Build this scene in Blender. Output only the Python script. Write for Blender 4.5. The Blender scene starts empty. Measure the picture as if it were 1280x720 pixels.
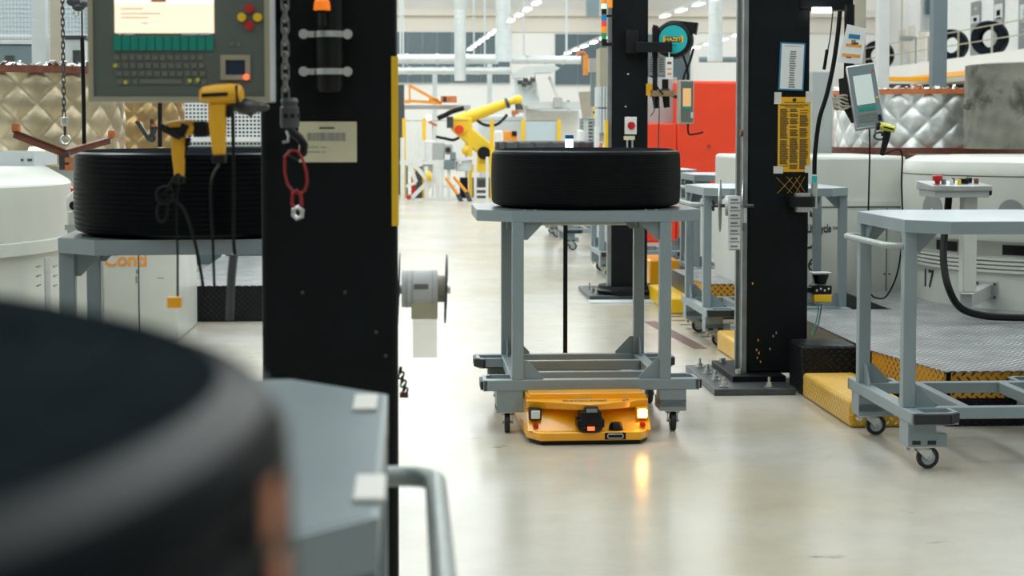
import bpy, bmesh, math, random
from mathutils import Vector, Matrix, Euler

random.seed(7)
R = math.radians
PI = math.pi
scene = bpy.context.scene
col = scene.collection

# ------------------------------------------------------------------ camera
F_PX, CAM_H, YAW, PITCH = 2100.0, 1.51, R(3.54), R(3.0)
HORIZON = 165.0
SHIFT_PX = (360 - F_PX * math.tan(PITCH)) - HORIZON
cam_d = bpy.data.cameras.new('camera')
cam = bpy.data.objects.new('camera', cam_d)
col.objects.link(cam)
cam_d.sensor_width = 36.0
cam_d.lens = 36.0 * F_PX / 1280.0
cam_d.shift_y = -SHIFT_PX / 1280.0
cam_d.clip_start, cam_d.clip_end = 0.03, 300
cam.location = (0, 0, CAM_H)
cam.rotation_euler = (R(90) - PITCH, 0, -YAW)
cam_d.dof.use_dof = True
cam_d.dof.focus_distance = 8.4
cam_d.dof.aperture_fstop = 5.0
scene.camera = cam

# ------------------------------------------------------------------ light
world = bpy.data.worlds.new('hall_air')
scene.world = world
world.use_nodes = True
world.node_tree.nodes['Background'].inputs[0].default_value = (0.75, 0.85, 0.9, 1)
world.node_tree.nodes['Background'].inputs[1].default_value = 0.3
scene.view_settings.view_transform = 'Standard'
scene.view_settings.look = 'None'
scene.view_settings.gamma = 1.0
scene.view_settings.use_curve_mapping = False
scene.view_settings.exposure = -0.3


def lamp_row(x, y0, y1, z, w, power):
    l = bpy.data.lights.new('lamp_row', 'AREA')
    l.shape = 'RECTANGLE'
    l.size, l.size_y = w, y1 - y0
    l.energy = power
    l.color = (0.93, 1.0, 1.0)
    o = bpy.data.objects.new('lamp_row', l)
    o.location = (x, (y0 + y1) / 2, z)
    col.objects.link(o)
    return o


for lx in (-10.0, -4.6, 0.6, 6.2, 13.5):            # the rows of strip lamps along the hall
    lamp_row(lx, 3.5, 26, 7.6, 1.8, 820)
    lamp_row(lx, 28, 70, 7.6, 3.6, 1650)
    lamp_row(lx, -9, 2, 7.6, 1.8, 170)
lamp_row(19.6, 37, 70, 9.1, 0.8, 800)               # unseen row added over the gallery to brighten its wall


# ------------------------------------------------------------------ pixel -> place
def at(px, py, d):
    """the place seen at pixel (px, py), d metres ahead of the camera along the floor"""
    v = (360 - py) - SHIFT_PX
    fwd = F_PX * math.cos(PITCH) + v * math.sin(PITCH)
    up = v * math.cos(PITCH) - F_PX * math.sin(PITCH)
    k = d / fwd
    L = (px - 640) * k
    return Vector((d * math.sin(YAW) + L * math.cos(YAW), d * math.cos(YAW) - L * math.sin(YAW), CAM_H + up * k))


def on_floor(px, py, z=0.0):
    v = (360 - py) - SHIFT_PX
    fwd = F_PX * math.cos(PITCH) + v * math.sin(PITCH)
    up = v * math.cos(PITCH) - F_PX * math.sin(PITCH)
    return at(px, py, fwd * (z - CAM_H) / up)


# ------------------------------------------------------------------ mesh builder
class MB:
    def __init__(s):
        s.bm = bmesh.new()

    def quad_faces(s, vs, faces, smooth=False):
        v = [s.bm.verts.new(p) for p in vs]
        for f in faces:
            try:
                fc = s.bm.faces.new([v[i] for i in f])
                fc.smooth = smooth
            except ValueError:
                pass
        return v

    def box(s, x0, x1, y0, y1, z0, z1, M=None):
        if x0 > x1: x0, x1 = x1, x0
        if y0 > y1: y0, y1 = y1, y0
        if z0 > z1: z0, z1 = z1, z0
        vs = [Vector(p) for p in ((x0, y0, z0), (x1, y0, z0), (x1, y1, z0), (x0, y1, z0), (x0, y0, z1), (x1, y0, z1), (x1, y1, z1), (x0, y1, z1))]
        if M is not None:
            vs = [M @ p for p in vs]
        s.quad_faces(vs, [(0, 3, 2, 1), (4, 5, 6, 7), (0, 1, 5, 4), (1, 2, 6, 5), (2, 3, 7, 6), (3, 0, 4, 7)])
        return s

    def bar(s, p0, p1, w, h=None, up=(0, 0, 1)):
        h = h or w
        p0, p1 = Vector(p0), Vector(p1)
        d = (p1 - p0)
        L = d.length
        d.normalize()
        u = Vector(up)
        if abs(d.dot(u)) > 0.98:
            u = Vector((0, 1, 0))
        a = d.cross(u).normalized()
        b = a.cross(d).normalized()
        M = Matrix((( a.x, d.x, b.x, p0.x), (a.y, d.y, b.y, p0.y), (a.z, d.z, b.z, p0.z), (0, 0, 0, 1)))
        return s.box(-w / 2, w / 2, 0, L, -h / 2, h / 2, M)

    def cyl(s, p0, p1, r0, r1=None, n=16, cap=True):
        r1 = r0 if r1 is None else r1
        p0, p1 = Vector(p0), Vector(p1)
        d = (p1 - p0).normalized()
        u = Vector((0, 0, 1)) if abs(d.z) < 0.9 else Vector((0, 1, 0))
        a = d.cross(u).normalized()
        b = d.cross(a).normalized()
        vs = []
        for p, r in ((p0, r0), (p1, r1)):
            for i in range(n):
                t = 2 * PI * i / n
                vs.append(s.bm.verts.new(p + (a * math.cos(t) + b * math.sin(t)) * r))
        for i in range(n):
            j = (i + 1) % n
            f = s.bm.faces.new((vs[i], vs[n + i], vs[n + j], vs[j]))
            f.smooth = True
        if cap:
            s.bm.faces.new([vs[i] for i in range(n)])
            s.bm.faces.new([vs[n + i] for i in reversed(range(n))])
        return s

    def tube(s, pts, r, n=8, closed=False):
        pts = [Vector(p) for p in pts]
        m = len(pts)
        rings = []
        prev = None
        for i, p in enumerate(pts):
            if closed:
                d = pts[(i + 1) % m] - pts[i - 1]
            else:
                d = pts[min(i + 1, m - 1)] - pts[max(i - 1, 0)]
            d.normalize()
            if prev is None:
                u = Vector((0, 0, 1)) if abs(d.z) < 0.9 else Vector((0, 1, 0))
                a = d.cross(u).normalized()
            else:
                a = (prev - d * prev.dot(d)).normalized()
            prev = a
            b = d.cross(a)
            rings.append([s.bm.verts.new(p + (a * math.cos(2 * PI * k / n) + b * math.sin(2 * PI * k / n)) * r) for k in range(n)])
        rng = range(m if closed else m - 1)
        for i in rng:
            A, B = rings[i], rings[(i + 1) % m]
            for k in range(n):
                f = s.bm.faces.new((A[k], A[(k + 1) % n], B[(k + 1) % n], B[k]))
                f.smooth = True
        if not closed:
            s.bm.faces.new(list(reversed(rings[0])))
            s.bm.faces.new(rings[-1])
        return s

    def lathe(s, prof, n=48, c=(0, 0, 0), closed=False, smooth=True, a0=0.0, a1=2 * PI, M=None, rfun=None):
        full = abs(a1 - a0 - 2 * PI) < 1e-6
        c = Vector(c)
        cols_ = []
        m = n if full else n + 1
        for i in range(m):
            t = a0 + (a1 - a0) * i / n
            ring = []
            for (r, z) in prof:
                rr = r if rfun is None else rfun(r, z, t)
                p = Vector((rr * math.cos(t), rr * math.sin(t), z))
                p = (M @ p) if M is not None else p + c
                ring.append(s.bm.verts.new(p))
            cols_.append(ring)
        k = len(prof)
        for i in range(n):
            A, B = cols_[i], cols_[(i + 1) % m]
            for j in range(k if closed else k - 1):
                try:
                    f = s.bm.faces.new((A[j], B[j], B[(j + 1) % k], A[(j + 1) % k]))
                    f.smooth = smooth
                except ValueError:
                    pass
        return s

    def prism(s, poly, h0, h1, M=None):
        """polygon in x-y extruded from h0 to h1 along z, moved by M"""
        n = len(poly)
        vs = [Vector((x, y, h0)) for x, y in poly] + [Vector((x, y, h1)) for x, y in poly]
        if M is not None:
            vs = [M @ v for v in vs]
        v = [s.bm.verts.new(p) for p in vs]
        s.bm.faces.new([v[i] for i in reversed(range(n))])
        s.bm.faces.new([v[n + i] for i in range(n)])
        for i in range(n):
            j = (i + 1) % n
            s.bm.faces.new((v[i], v[j], v[n + j], v[n + i]))
        return s

    def sphere(s, c, r, n=12, sc=(1, 1, 1)):
        M = Matrix.Translation(Vector(c)) @ Matrix.Diagonal((sc[0], sc[1], sc[2], 1))
        g = bmesh.ops.create_uvsphere(s.bm, u_segments=n, v_segments=max(6, n // 2 + 2), radius=r, matrix=M)
        for v in g['verts']:
            for f in v.link_faces:
                f.smooth = True
        return s

    def build(s, name, mat, parent=None, bevel=0.0, label=None, world=True, kind=None, fix=True):
        if fix:
            bmesh.ops.recalc_face_normals(s.bm, faces=s.bm.faces)
        me = bpy.data.meshes.new(name)
        off = Vector((0, 0, 0))
        if parent is not None and world:
            r_ = parent
            while r_ is not None:
                off += r_.location
                r_ = r_.parent
            bmesh.ops.translate(s.bm, verts=s.bm.verts, vec=-off)
        s.bm.to_mesh(me)
        s.bm.free()
        me.set_sharp_from_angle(angle=R(32))
        me.materials.append(mat)
        o = bpy.data.objects.new(name, me)
        col.objects.link(o)
        if parent is not None:
            o.parent = parent
        if bevel:
            b = o.modifiers.new('bevel', 'BEVEL')
            b.width = bevel
            b.segments = 2
            b.limit_method = 'ANGLE'
            b.angle_limit = R(40)
        if label:
            o['label'] = label
        if kind:
            o['kind'] = kind
        return o


def thing(name, label, cat, loc=(0, 0, 0), rotz=0.0, group=None):
    o = bpy.data.objects.new(name, None)
    o.empty_display_size = 0.1
    col.objects.link(o)
    o.location = loc
    o.rotation_euler = (0, 0, rotz)
    o['label'], o['category'] = label, cat
    if group:
        o['group'] = group
    return o


def tag(o, label, cat, group=None):
    o['label'], o['category'] = label, cat
    if group:
        o['group'] = group
    return o


def struct(o):
    o['kind'] = 'structure'
    return o


def copy_tree(o, parent=None):
    c = o.copy()
    col.objects.link(c)
    c.parent = parent
    for ch in o.children:
        copy_tree(ch, c)
    return c


def again(root, loc, rotz, label, group=None, name=None):
    c = copy_tree(root)
    c.location, c.rotation_euler = loc, (0, 0, rotz)
    c['label'] = label
    if group:
        c['group'] = group
    return c


def writing(body, size, M, mat, parent, name='lettering', align='CENTER', extrude=0.0008, shear=0, bold=0.0, label=None):
    cu = bpy.data.curves.new('t', 'FONT')
    cu.body = body
    cu.size = size
    cu.align_x = align
    cu.align_y = 'CENTER'
    cu.extrude = extrude
    cu.shear = shear
    cu.offset = bold
    cu.resolution_u = 3
    o = bpy.data.objects.new('t', cu)
    me = bpy.data.meshes.new_from_object(o)
    me.transform(M)
    bpy.data.objects.remove(o)
    off = Vector((0, 0, 0))
    r_ = parent
    while r_ is not None:
        off += r_.location
        r_ = r_.parent
    me.transform(Matrix.Translation(-off))
    me.materials.clear()
    me.materials.append(mat)
    ob = bpy.data.objects.new(name, me)
    col.objects.link(ob)
    ob.parent = parent
    if label:
        ob['label'] = label
    return ob


def facing(loc, rz=0.0, rx=90.0, roll=0.0):
    """a matrix that stands a flat x-y drawing upright at loc, facing the camera side (-y)"""
    return Matrix.Translation(Vector(loc)) @ Euler((0, 0, R(rz))).to_matrix().to_4x4() @ Euler((R(rx), 0, 0)).to_matrix().to_4x4() @ Euler((0, 0, R(roll))).to_matrix().to_4x4()


# ------------------------------------------------------------------ materials
def nodes_of(name):
    m = bpy.data.materials.new(name)
    m.use_nodes = True
    nt = m.node_tree
    return m, nt, nt.nodes['Principled BSDF']


def mat(name, c, rough=0.5, metal=0.0, var=0.12, scale=6.0, bump=0.0, bscale=60.0, wear=None, spec=None, coat=0.0, detail=4.0, stretch=None):
    m, nt, b = nodes_of(name)
    N, L = nt.nodes, nt.links
    tc = N.new('ShaderNodeTexCoord')
    src = tc.outputs['Object']
    if stretch:
        mp = N.new('ShaderNodeMapping')
        mp.inputs['Scale'].default_value = stretch
        L.new(src, mp.inputs[0])
        src = mp.outputs[0]
    nz = N.new('ShaderNodeTexNoise')
    nz.inputs['Scale'].default_value = scale
    nz.inputs['Detail'].default_value = detail
    L.new(src, nz.inputs['Vector'])
    rp = N.new('ShaderNodeMapRange')
    rp.inputs[1].default_value, rp.inputs[2].default_value = 0.3, 0.7
    rp.inputs[3].default_value, rp.inputs[4].default_value = 1 - var, 1 + var
    L.new(nz.outputs[0], rp.inputs[0])
    mx = N.new('ShaderNodeVectorMath')
    mx.operation = 'SCALE'
    mx.inputs[0].default_value = c[:3]
    L.new(rp.outputs[0], mx.inputs['Scale'])
    out = mx.outputs[0]
    if wear:                                    # (colour, amount, scale): chips and stains with a shape of their own
        wc, amt, ws = wear[:3]
        n2 = N.new('ShaderNodeTexNoise')
        n2.inputs['Scale'].default_value = ws
        n2.inputs['Detail'].default_value = 6
        n2.inputs['Roughness'].default_value = 0.65
        L.new(src, n2.inputs['Vector'])
        r2 = N.new('ShaderNodeMapRange')
        r2.inputs[1].default_value, r2.inputs[2].default_value = 1 - amt, 1 - amt + (wear[3] if len(wear) > 3 else 0.06)
        L.new(n2.outputs[0], r2.inputs[0])
        mm = N.new('ShaderNodeMix')
        mm.data_type = 'RGBA'
        L.new(r2.outputs[0], mm.inputs[0])
        L.new(out, mm.inputs[6])
        mm.inputs[7].default_value = (*wc, 1)
        out = mm.outputs[2]
    L.new(out, b.inputs['Base Color'])
    b.inputs['Roughness'].default_value = rough
    b.inputs['Metallic'].default_value = metal
    if spec is not None:
        b.inputs['Specular IOR Level'].default_value = spec
    if coat:
        b.inputs['Coat Weight'].default_value = coat
        b.inputs['Coat Roughness'].default_value = 0.15
    if bump:
        n3 = N.new('ShaderNodeTexNoise')
        n3.inputs['Scale'].default_value = bscale
        n3.inputs['Detail'].default_value = 3
        L.new(src, n3.inputs['Vector'])
        bp = N.new('ShaderNodeBump')
        bp.inputs['Strength'].default_value = bump
        bp.inputs['Distance'].default_value = 0.01
        L.new(n3.outputs[0], bp.inputs['Height'])
        L.new(bp.outputs[0], b.inputs['Normal'])
    return m


def glow(name, c, s):
    m, nt, b = nodes_of(name)
    b.inputs['Base Color'].default_value = (*c, 1)
    b.inputs['Emission Color'].default_value = (*c, 1)
    b.inputs['Emission Strength'].default_value = s
    return m


def mnode(nt, op, a, b=None, c=None):
    n = nt.nodes.new('ShaderNodeMath')
    n.operation = op
    for i, v in enumerate((a, b, c)):
        if v is None:
            continue
        if isinstance(v, (int, float)):
            n.inputs[i].default_value = v
        else:
            nt.links.new(v, n.inputs[i])
    return n.outputs[0]


def tread_plate(name, base, lug, rough=0.4, metal=0.0, pitch=0.045, spec=0.5):
    """five-bar tread plate: short crossed lugs in fine relief, lug tops worn to another colour, yellow ones with painted highlights"""
    m, nt, b = nodes_of(name)
    N, L = nt.nodes, nt.links
    tc = N.new('ShaderNodeTexCoord')
    sp = N.new('ShaderNodeSeparateXYZ')
    L.new(tc.outputs['Object'], sp.inputs[0])
    geo = N.new('ShaderNodeNewGeometry')
    sn = N.new('ShaderNodeSeparateXYZ')
    L.new(geo.outputs['True Normal'], sn.inputs[0])
    az = mnode(nt, 'GREATER_THAN', mnode(nt, 'ABSOLUTE', sn.outputs[2]), 0.7)
    ax = mnode(nt, 'GREATER_THAN', mnode(nt, 'ABSOLUTE', sn.outputs[0]), 0.7)
    # u: x unless the face looks along x (then y); v: y on tops, z on sides
    u = mnode(nt, 'ADD', mnode(nt, 'MULTIPLY', sp.outputs[0], mnode(nt, 'SUBTRACT', 1.0, ax)), mnode(nt, 'MULTIPLY', sp.outputs[1], ax))
    v = mnode(nt, 'ADD', mnode(nt, 'MULTIPLY', sp.outputs[1], az), mnode(nt, 'MULTIPLY', sp.outputs[2], mnode(nt, 'SUBTRACT', 1.0, az)))
    a = mnode(nt, 'DIVIDE', mnode(nt, 'ADD', u, v), pitch)
    c = mnode(nt, 'DIVIDE', mnode(nt, 'SUBTRACT', u, v), pitch)
    fa, fc = mnode(nt, 'FLOOR', a), mnode(nt, 'FLOOR', c)
    par = mnode(nt, 'FLOORED_MODULO', mnode(nt, 'ADD', fa, fc), 2.0)
    qa = mnode(nt, 'SUBTRACT', mnode(nt, 'SUBTRACT', a, fa), 0.5)
    qc = mnode(nt, 'SUBTRACT', mnode(nt, 'SUBTRACT', c, fc), 0.5)
    la = mnode(nt, 'ADD', mnode(nt, 'MULTIPLY', qa, par), mnode(nt, 'MULTIPLY', qc, mnode(nt, 'SUBTRACT', 1.0, par)))
    lb = mnode(nt, 'ADD', mnode(nt, 'MULTIPLY', qc, par), mnode(nt, 'MULTIPLY', qa, mnode(nt, 'SUBTRACT', 1.0, par)))
    d = mnode(nt, 'ADD', mnode(nt, 'POWER', mnode(nt, 'DIVIDE', la, 0.46), 2.0), mnode(nt, 'POWER', mnode(nt, 'DIVIDE', lb, 0.17), 2.0))
    h = N.new('ShaderNodeMapRange')
    h.inputs[1].default_value, h.inputs[2].default_value = 1.25, 0.55
    h.inputs[3].default_value, h.inputs[4].default_value = 0.0, 1.0
    L.new(d, h.inputs[0])
    nz = N.new('ShaderNodeTexNoise')
    nz.inputs['Scale'].default_value = 3.5
    L.new(tc.outputs['Object'], nz.inputs['Vector'])
    wear = N.new('ShaderNodeMapRange')
    wear.inputs[1].default_value, wear.inputs[2].default_value = 0.4, 0.6
    wear.inputs[3].default_value, wear.inputs[4].default_value = 0.35, 1.0
    L.new(nz.outputs[0], wear.inputs[0])
    mx = N.new('ShaderNodeMix')
    mx.data_type = 'RGBA'
    L.new(mnode(nt, 'MULTIPLY', h.outputs[0], wear.outputs[0]), mx.inputs[0])
    mx.inputs[6].default_value = (*base, 1)
    mx.inputs[7].default_value = (*lug, 1)
    L.new(mx.outputs[2], b.inputs['Base Color'])
    b.inputs['Roughness'].default_value = rough
    b.inputs['Metallic'].default_value = metal
    b.inputs['Specular IOR Level'].default_value = spec
    bp = N.new('ShaderNodeBump')
    bp.inputs['Strength'].default_value = 0.7
    bp.inputs['Distance'].default_value = 0.004
    L.new(h.outputs[0], bp.inputs['Height'])
    L.new(bp.outputs[0], b.inputs['Normal'])
    return m


def floor_mat():
    m, nt, b = nodes_of('polished_concrete')
    N, L = nt.nodes, nt.links
    tc = N.new('ShaderNodeTexCoord')
    n1 = N.new('ShaderNodeTexNoise'); n1.inputs['Scale'].default_value = 0.55; n1.inputs['Detail'].default_value = 2.5
    n2 = N.new('ShaderNodeTexNoise'); n2.inputs['Scale'].default_value = 4.0; n2.inputs['Detail'].default_value = 7; n2.inputs['Roughness'].default_value = 0.7
    mp = N.new('ShaderNodeMapping'); mp.inputs['Scale'].default_value = (1.0, 3.2, 1)
    L.new(tc.outputs['Object'], mp.inputs[0])
    n3 = N.new('ShaderNodeTexNoise'); n3.inputs['Scale'].default_value = 1.7; n3.inputs['Detail'].default_value = 8; n3.inputs['Roughness'].default_value = 0.62
    for n in (n1, n2):
        L.new(tc.outputs['Object'], n.inputs['Vector'])
    L.new(mp.outputs[0], n3.inputs['Vector'])
    cr = N.new('ShaderNodeValToRGB')
    cr.color_ramp.elements[0].position, cr.color_ramp.elements[0].color = 0.34, (0.44, 0.40, 0.30, 1)
    cr.color_ramp.elements[1].position, cr.color_ramp.elements[1].color = 0.60, (0.52, 0.50, 0.455, 1)
    L.new(n1.outputs[0], cr.inputs[0])
    fine = N.new('ShaderNodeMapRange'); fine.inputs[1].default_value, fine.inputs[2].default_value = 0.3, 0.7; fine.inputs[3].default_value, fine.inputs[4].default_value = 0.95, 1.04
    L.new(n2.outputs[0], fine.inputs[0])
    sc = N.new('ShaderNodeVectorMath'); sc.operation = 'SCALE'
    L.new(cr.outputs[0], sc.inputs[0]); L.new(fine.outputs[0], sc.inputs['Scale'])
    scuff = N.new('ShaderNodeMapRange'); scuff.inputs[1].default_value, scuff.inputs[2].default_value = 0.665, 0.71
    scuff.inputs[4].default_value = 0.75
    L.new(n3.outputs[0], scuff.inputs[0])
    mx = N.new('ShaderNodeMix'); mx.data_type = 'RGBA'
    L.new(scuff.outputs[0], mx.inputs[0]); L.new(sc.outputs[0], mx.inputs[6]); mx.inputs[7].default_value = (0.10, 0.10, 0.09, 1)
    L.new(mx.outputs[2], b.inputs['Base Color'])
    rr = N.new('ShaderNodeMapRange'); rr.inputs[1].default_value, rr.inputs[2].default_value = 0.3, 0.7; rr.inputs[3].default_value, rr.inputs[4].default_value = 0.20, 0.27
    L.new(n2.outputs[0], rr.inputs[0]); L.new(rr.outputs[0], b.inputs['Roughness'])
    b.inputs['Specular IOR Level'].default_value = 0.22
    bp = N.new('ShaderNodeBump'); bp.inputs['Strength'].default_value = 0.02; bp.inputs['Distance'].default_value = 0.02
    L.new(n2.outputs[0], bp.inputs['Height']); L.new(bp.outputs[0], b.inputs['Normal'])
    return m


def clear_mat(name, c, alpha):
    m, nt, b = nodes_of(name)
    b.inputs['Base Color'].default_value = (*c, 1)
    b.inputs['Roughness'].default_value = 0.2
    b.inputs['Alpha'].default_value = alpha
    return m


M = dict(
    floor=floor_mat(),
    wall=mat('wall_white', (0.73, 0.72, 0.70), 0.8, var=0.03, scale=0.4),
    wall_beige=mat('wall_beige', (0.64, 0.595, 0.535), 0.8, var=0.03, scale=0.4),
    ceiling=mat('ceiling_white', (0.7, 0.7, 0.68), 0.8, var=0.03, scale=0.4),
    cart=mat('grey_cart_paint', (0.235, 0.295, 0.32), 0.38, var=0.06, scale=3, bump=0.04, bscale=160, wear=((0.33, 0.37, 0.38), 0.28, 18)),
    deck_dark=mat('dark_deck_sheet', (0.10, 0.125, 0.135), 0.3, var=0.1, scale=4, bump=0.03),
    deck_steel=mat('worn_steel_deck', (0.40, 0.46, 0.51), 0.32, metal=0.35, var=0.12, scale=7, bump=0.04, stretch=(1, 4, 1)),
    pad=mat('black_rubber_pad', (0.014, 0.017, 0.02), 0.5),
    rubber=mat('tyre_rubber', (0.0030, 0.0042, 0.0052), 0.45, spec=0.10, var=0.2, scale=12, bump=0.05, bscale=90),
    rubber_side=mat('sidewall_rubber', (0.012, 0.0165, 0.020), 0.55, spec=0.0, var=0.25, scale=9, bump=0.06, bscale=50),
    rubber_gloss=mat('glossy_tyre_rubber', (0.0024, 0.0036, 0.0048), 0.28, spec=0.045, var=0.2, scale=9, bump=0.03, bscale=60),
    rubber_near=mat('blue_black_rubber', (0.006, 0.0088, 0.0112), 0.30, spec=0.016, var=0.2, scale=9),
    deck_blue=mat('blue_grey_deck', (0.135, 0.18, 0.205), 0.45, var=0.06, scale=4),
    chain_steel=mat('chain_steel', (0.24, 0.25, 0.25), 0.35, metal=0.8, var=0.2, scale=20),
    rubber_grey=mat('dusty_tyre_rubber', (0.06, 0.065, 0.07), 0.6, var=0.2, scale=8),
    zinc=mat('zinc_plate', (0.62, 0.65, 0.66), 0.3, metal=0.9, var=0.08, scale=20),
    handle=mat('matt_steel_tube', (0.36, 0.40, 0.40), 0.42, metal=0.5, var=0.08, scale=12),
    steel=mat('brushed_steel', (0.55, 0.58, 0.59), 0.32, metal=0.85, var=0.1, scale=12, stretch=(1, 1, 8)),
    hub=mat('grey_wheel_hub', (0.46, 0.55, 0.57), 0.45, var=0.05),
    dark_steel=mat('dark_steel', (0.075, 0.085, 0.09), 0.4, metal=0.5, var=0.2, scale=15),
    column=mat('black_column_paint', (0.0045, 0.0068, 0.0085), 0.5, spec=0.16, var=0.25, scale=5, bump=0.05, bscale=40, wear=((0.10, 0.10, 0.08), 0.235, 30)),
    column_rail=mat('grey_column_rail', (0.20, 0.22, 0.22), 0.4, metal=0.4, var=0.15, scale=10),
    black=mat('black_plastic', (0.006, 0.0075, 0.0085), 0.42, spec=0.25, var=0.15),
    cable=mat('black_cable', (0.005, 0.006, 0.007), 0.5, spec=0.2),
    orange=mat('orange_paint', (0.93, 0.41, 0.006), 0.28, var=0.04, scale=4, coat=0.4),
    yellow=mat('yellow_paint', (0.85, 0.53, 0.012), 0.4, var=0.05, scale=4),
    robot=mat('robot_yellow', (0.86, 0.58, 0.03), 0.45, var=0.04, scale=4),
    step_yellow=tread_plate('yellow_tread_plate', (0.68, 0.37, 0.012), (0.98, 0.82, 0.42), 0.4),  # pale lugs: worn tops, with their highlights painted into the colour
    step_black=tread_plate('black_tread_plate', (0.006, 0.0075, 0.0085), (0.018, 0.02, 0.022), 0.35, spec=0.22),
    step_steel=tread_plate('steel_tread_plate', (0.16, 0.17, 0.18), (0.80, 0.83, 0.85), 0.33, metal=0.1, pitch=0.058),
    skirt_orange=tread_plate('orange_tread_plate', (0.60, 0.29, 0.014), (0.02, 0.02, 0.02), 0.4, pitch=0.05),
    machine=mat('machine_white', (0.60, 0.625, 0.58), 0.34, var=0.06, scale=2.5, bump=0.03, bscale=12, wear=((0.30, 0.29, 0.25), 0.25, 4, 0.12)),
    machine_grey=mat('machine_grey', (0.40, 0.43, 0.43), 0.45, var=0.06, scale=3),
    disc_grey=mat('grey_cover_disc', (0.24, 0.255, 0.25), 0.5, var=0.08, scale=10),
    white=mat('clean_white', (0.72, 0.74, 0.74), 0.45, var=0.04),
    pale=mat('pale_grey', (0.55, 0.60, 0.62), 0.5, var=0.05),
    slate=mat('slate_blue_metal', (0.16, 0.215, 0.24), 0.5, var=0.06, scale=3),
    beige=mat('beige_metal', (0.42, 0.39, 0.32), 0.5, var=0.06),
    rust=mat('rust_red_paint', (0.16, 0.048, 0.028), 0.55, var=0.25, scale=20, wear=((0.35, 0.22, 0.12), 0.36, 30)),
    rust_light=mat('orange_rust_paint', (0.55, 0.16, 0.05), 0.5, var=0.2, scale=16),
    silver=mat('silver_foil', (0.86, 0.90, 0.90), 0.34, metal=0.9, var=0.2, scale=6, bump=0.4, bscale=11),
    gold=mat('gold_foil', (0.46, 0.32, 0.15), 0.33, metal=0.85, var=0.25, scale=6, bump=0.4, bscale=12),
    gold_pale=mat('aged_silver_foil', (0.50, 0.43, 0.30), 0.33, metal=0.85, var=0.35, scale=2.2, bump=0.4, bscale=11),
    charred=mat('scorched_concrete_drum', (0.185, 0.185, 0.155), 0.6, metal=0.1, var=0.25, scale=3, bump=0.5, bscale=14, wear=((0.055, 0.05, 0.038), 0.53, 1.9, 0.14)),
    red=mat('red_orange_paint', (0.80, 0.052, 0.012), 0.45, var=0.05, scale=3),
    red_glossy=mat('red_plastic', (0.52, 0.014, 0.014), 0.3),
    red_dark=mat('dark_red_wire', (0.30, 0.008, 0.012), 0.35),
    teal=mat('teal_keys', (0.0, 0.26, 0.20), 0.4, var=0.08),
    turquoise=mat('turquoise_disc', (0.012, 0.42, 0.46), 0.4, var=0.03),
    navy=mat('navy_print', (0.006, 0.02, 0.06), 0.5),
    panel_face=mat('terminal_grey_green', (0.105, 0.13, 0.115), 0.5, var=0.05),
    key=mat('terminal_keys', (0.15, 0.17, 0.14), 0.5),
    bezel=mat('beige_bezel', (0.36, 0.34, 0.25), 0.45, var=0.05),
    paper=mat('white_paper', (0.74, 0.77, 0.78), 0.7, var=0.02),
    paper_cream=mat('cream_label', (0.66, 0.63, 0.45), 0.6, var=0.06, scale=10),
    paper_yellow=mat('yellow_notice', (0.80, 0.43, 0.008), 0.6, var=0.03),
    print=mat('black_print', (0.02, 0.02, 0.02), 0.6),
    print_grey=mat('grey_print', (0.22, 0.23, 0.24), 0.6),
    print_orange=mat('orange_print', (0.80, 0.30, 0.03), 0.6),
    print_blue=mat('blue_frame', (0.02, 0.19, 0.36), 0.5),
    tape=mat('white_tape', (0.66, 0.66, 0.62), 0.5),
    scan_yellow=mat('scanner_yellow', (0.82, 0.42, 0.015), 0.4, var=0.03),
    lime=mat('scanner_lime', (0.62, 0.62, 0.08), 0.4),
    glass_dark=mat('dark_window_glass', (0.085, 0.12, 0.14), 0.2, var=0.06, scale=0.8),
    duct=mat('galvanised_duct', (0.62, 0.66, 0.67), 0.4, metal=0.35, var=0.06, scale=2),
    wood=mat('brown_board', (0.30, 0.20, 0.11), 0.6, var=0.15),
    marking=mat('worn_red_brown_marking', (0.15, 0.075, 0.065), 0.5, var=0.3, scale=20),
    sheet_clear=clear_mat('translucent_backing_strip', (0.80, 0.78, 0.62), 0.38),
    mesh_clear=clear_mat('pale_blue_mesh', (0.55, 0.66, 0.72), 0.85),
    screen_peach=glow('terminal_screen', (1.0, 0.80, 0.60), 1.05),
    screen_white=glow('terminal_screen_bright', (1.0, 0.95, 0.90), 1.05),
    screen_grey=glow('small_screen', (0.52, 0.60, 0.58), 0.32),
    screen_orange=glow('far_screen', (0.62, 0.36, 0.16), 0.6),
    lamp=glow('lamp_white', (1.0, 1.0, 0.98), 6.0),
    lamp_warm=glow('indicator_warm', (1.0, 0.46, 0.09), 60.0),
    lamp_off=mat('lamp_lens_off', (0.66, 0.70, 0.72), 0.25, var=0.02),
    led_red=glow('red_light', (1.0, 0.10, 0.03), 3.0),
    led_amber=glow('amber_lens', (0.9, 0.20, 0.01), 0.6),
    beacon_white=glow('beacon_white', (0.85, 0.95, 1.0), 3.0),
    beacon_blue=mat('beacon_blue', (0.004, 0.10, 0.36), 0.35),
    st_red=glow('stack_red', (0.75, 0.05, 0.02), 0.35),
    st_amber=glow('stack_amber', (0.85, 0.26, 0.01), 0.4),
    st_green=glow('stack_green', (0.02, 0.25, 0.08), 0.3),
    st_mint=glow('stack_mint', (0.55, 0.95, 0.65), 0.9),
    st_blue=glow('stack_blue', (0.0, 0.16, 0.45), 0.4),
    weld=glow('weld_flame', (1.0, 0.62, 0.50), 4.0),
)
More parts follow.
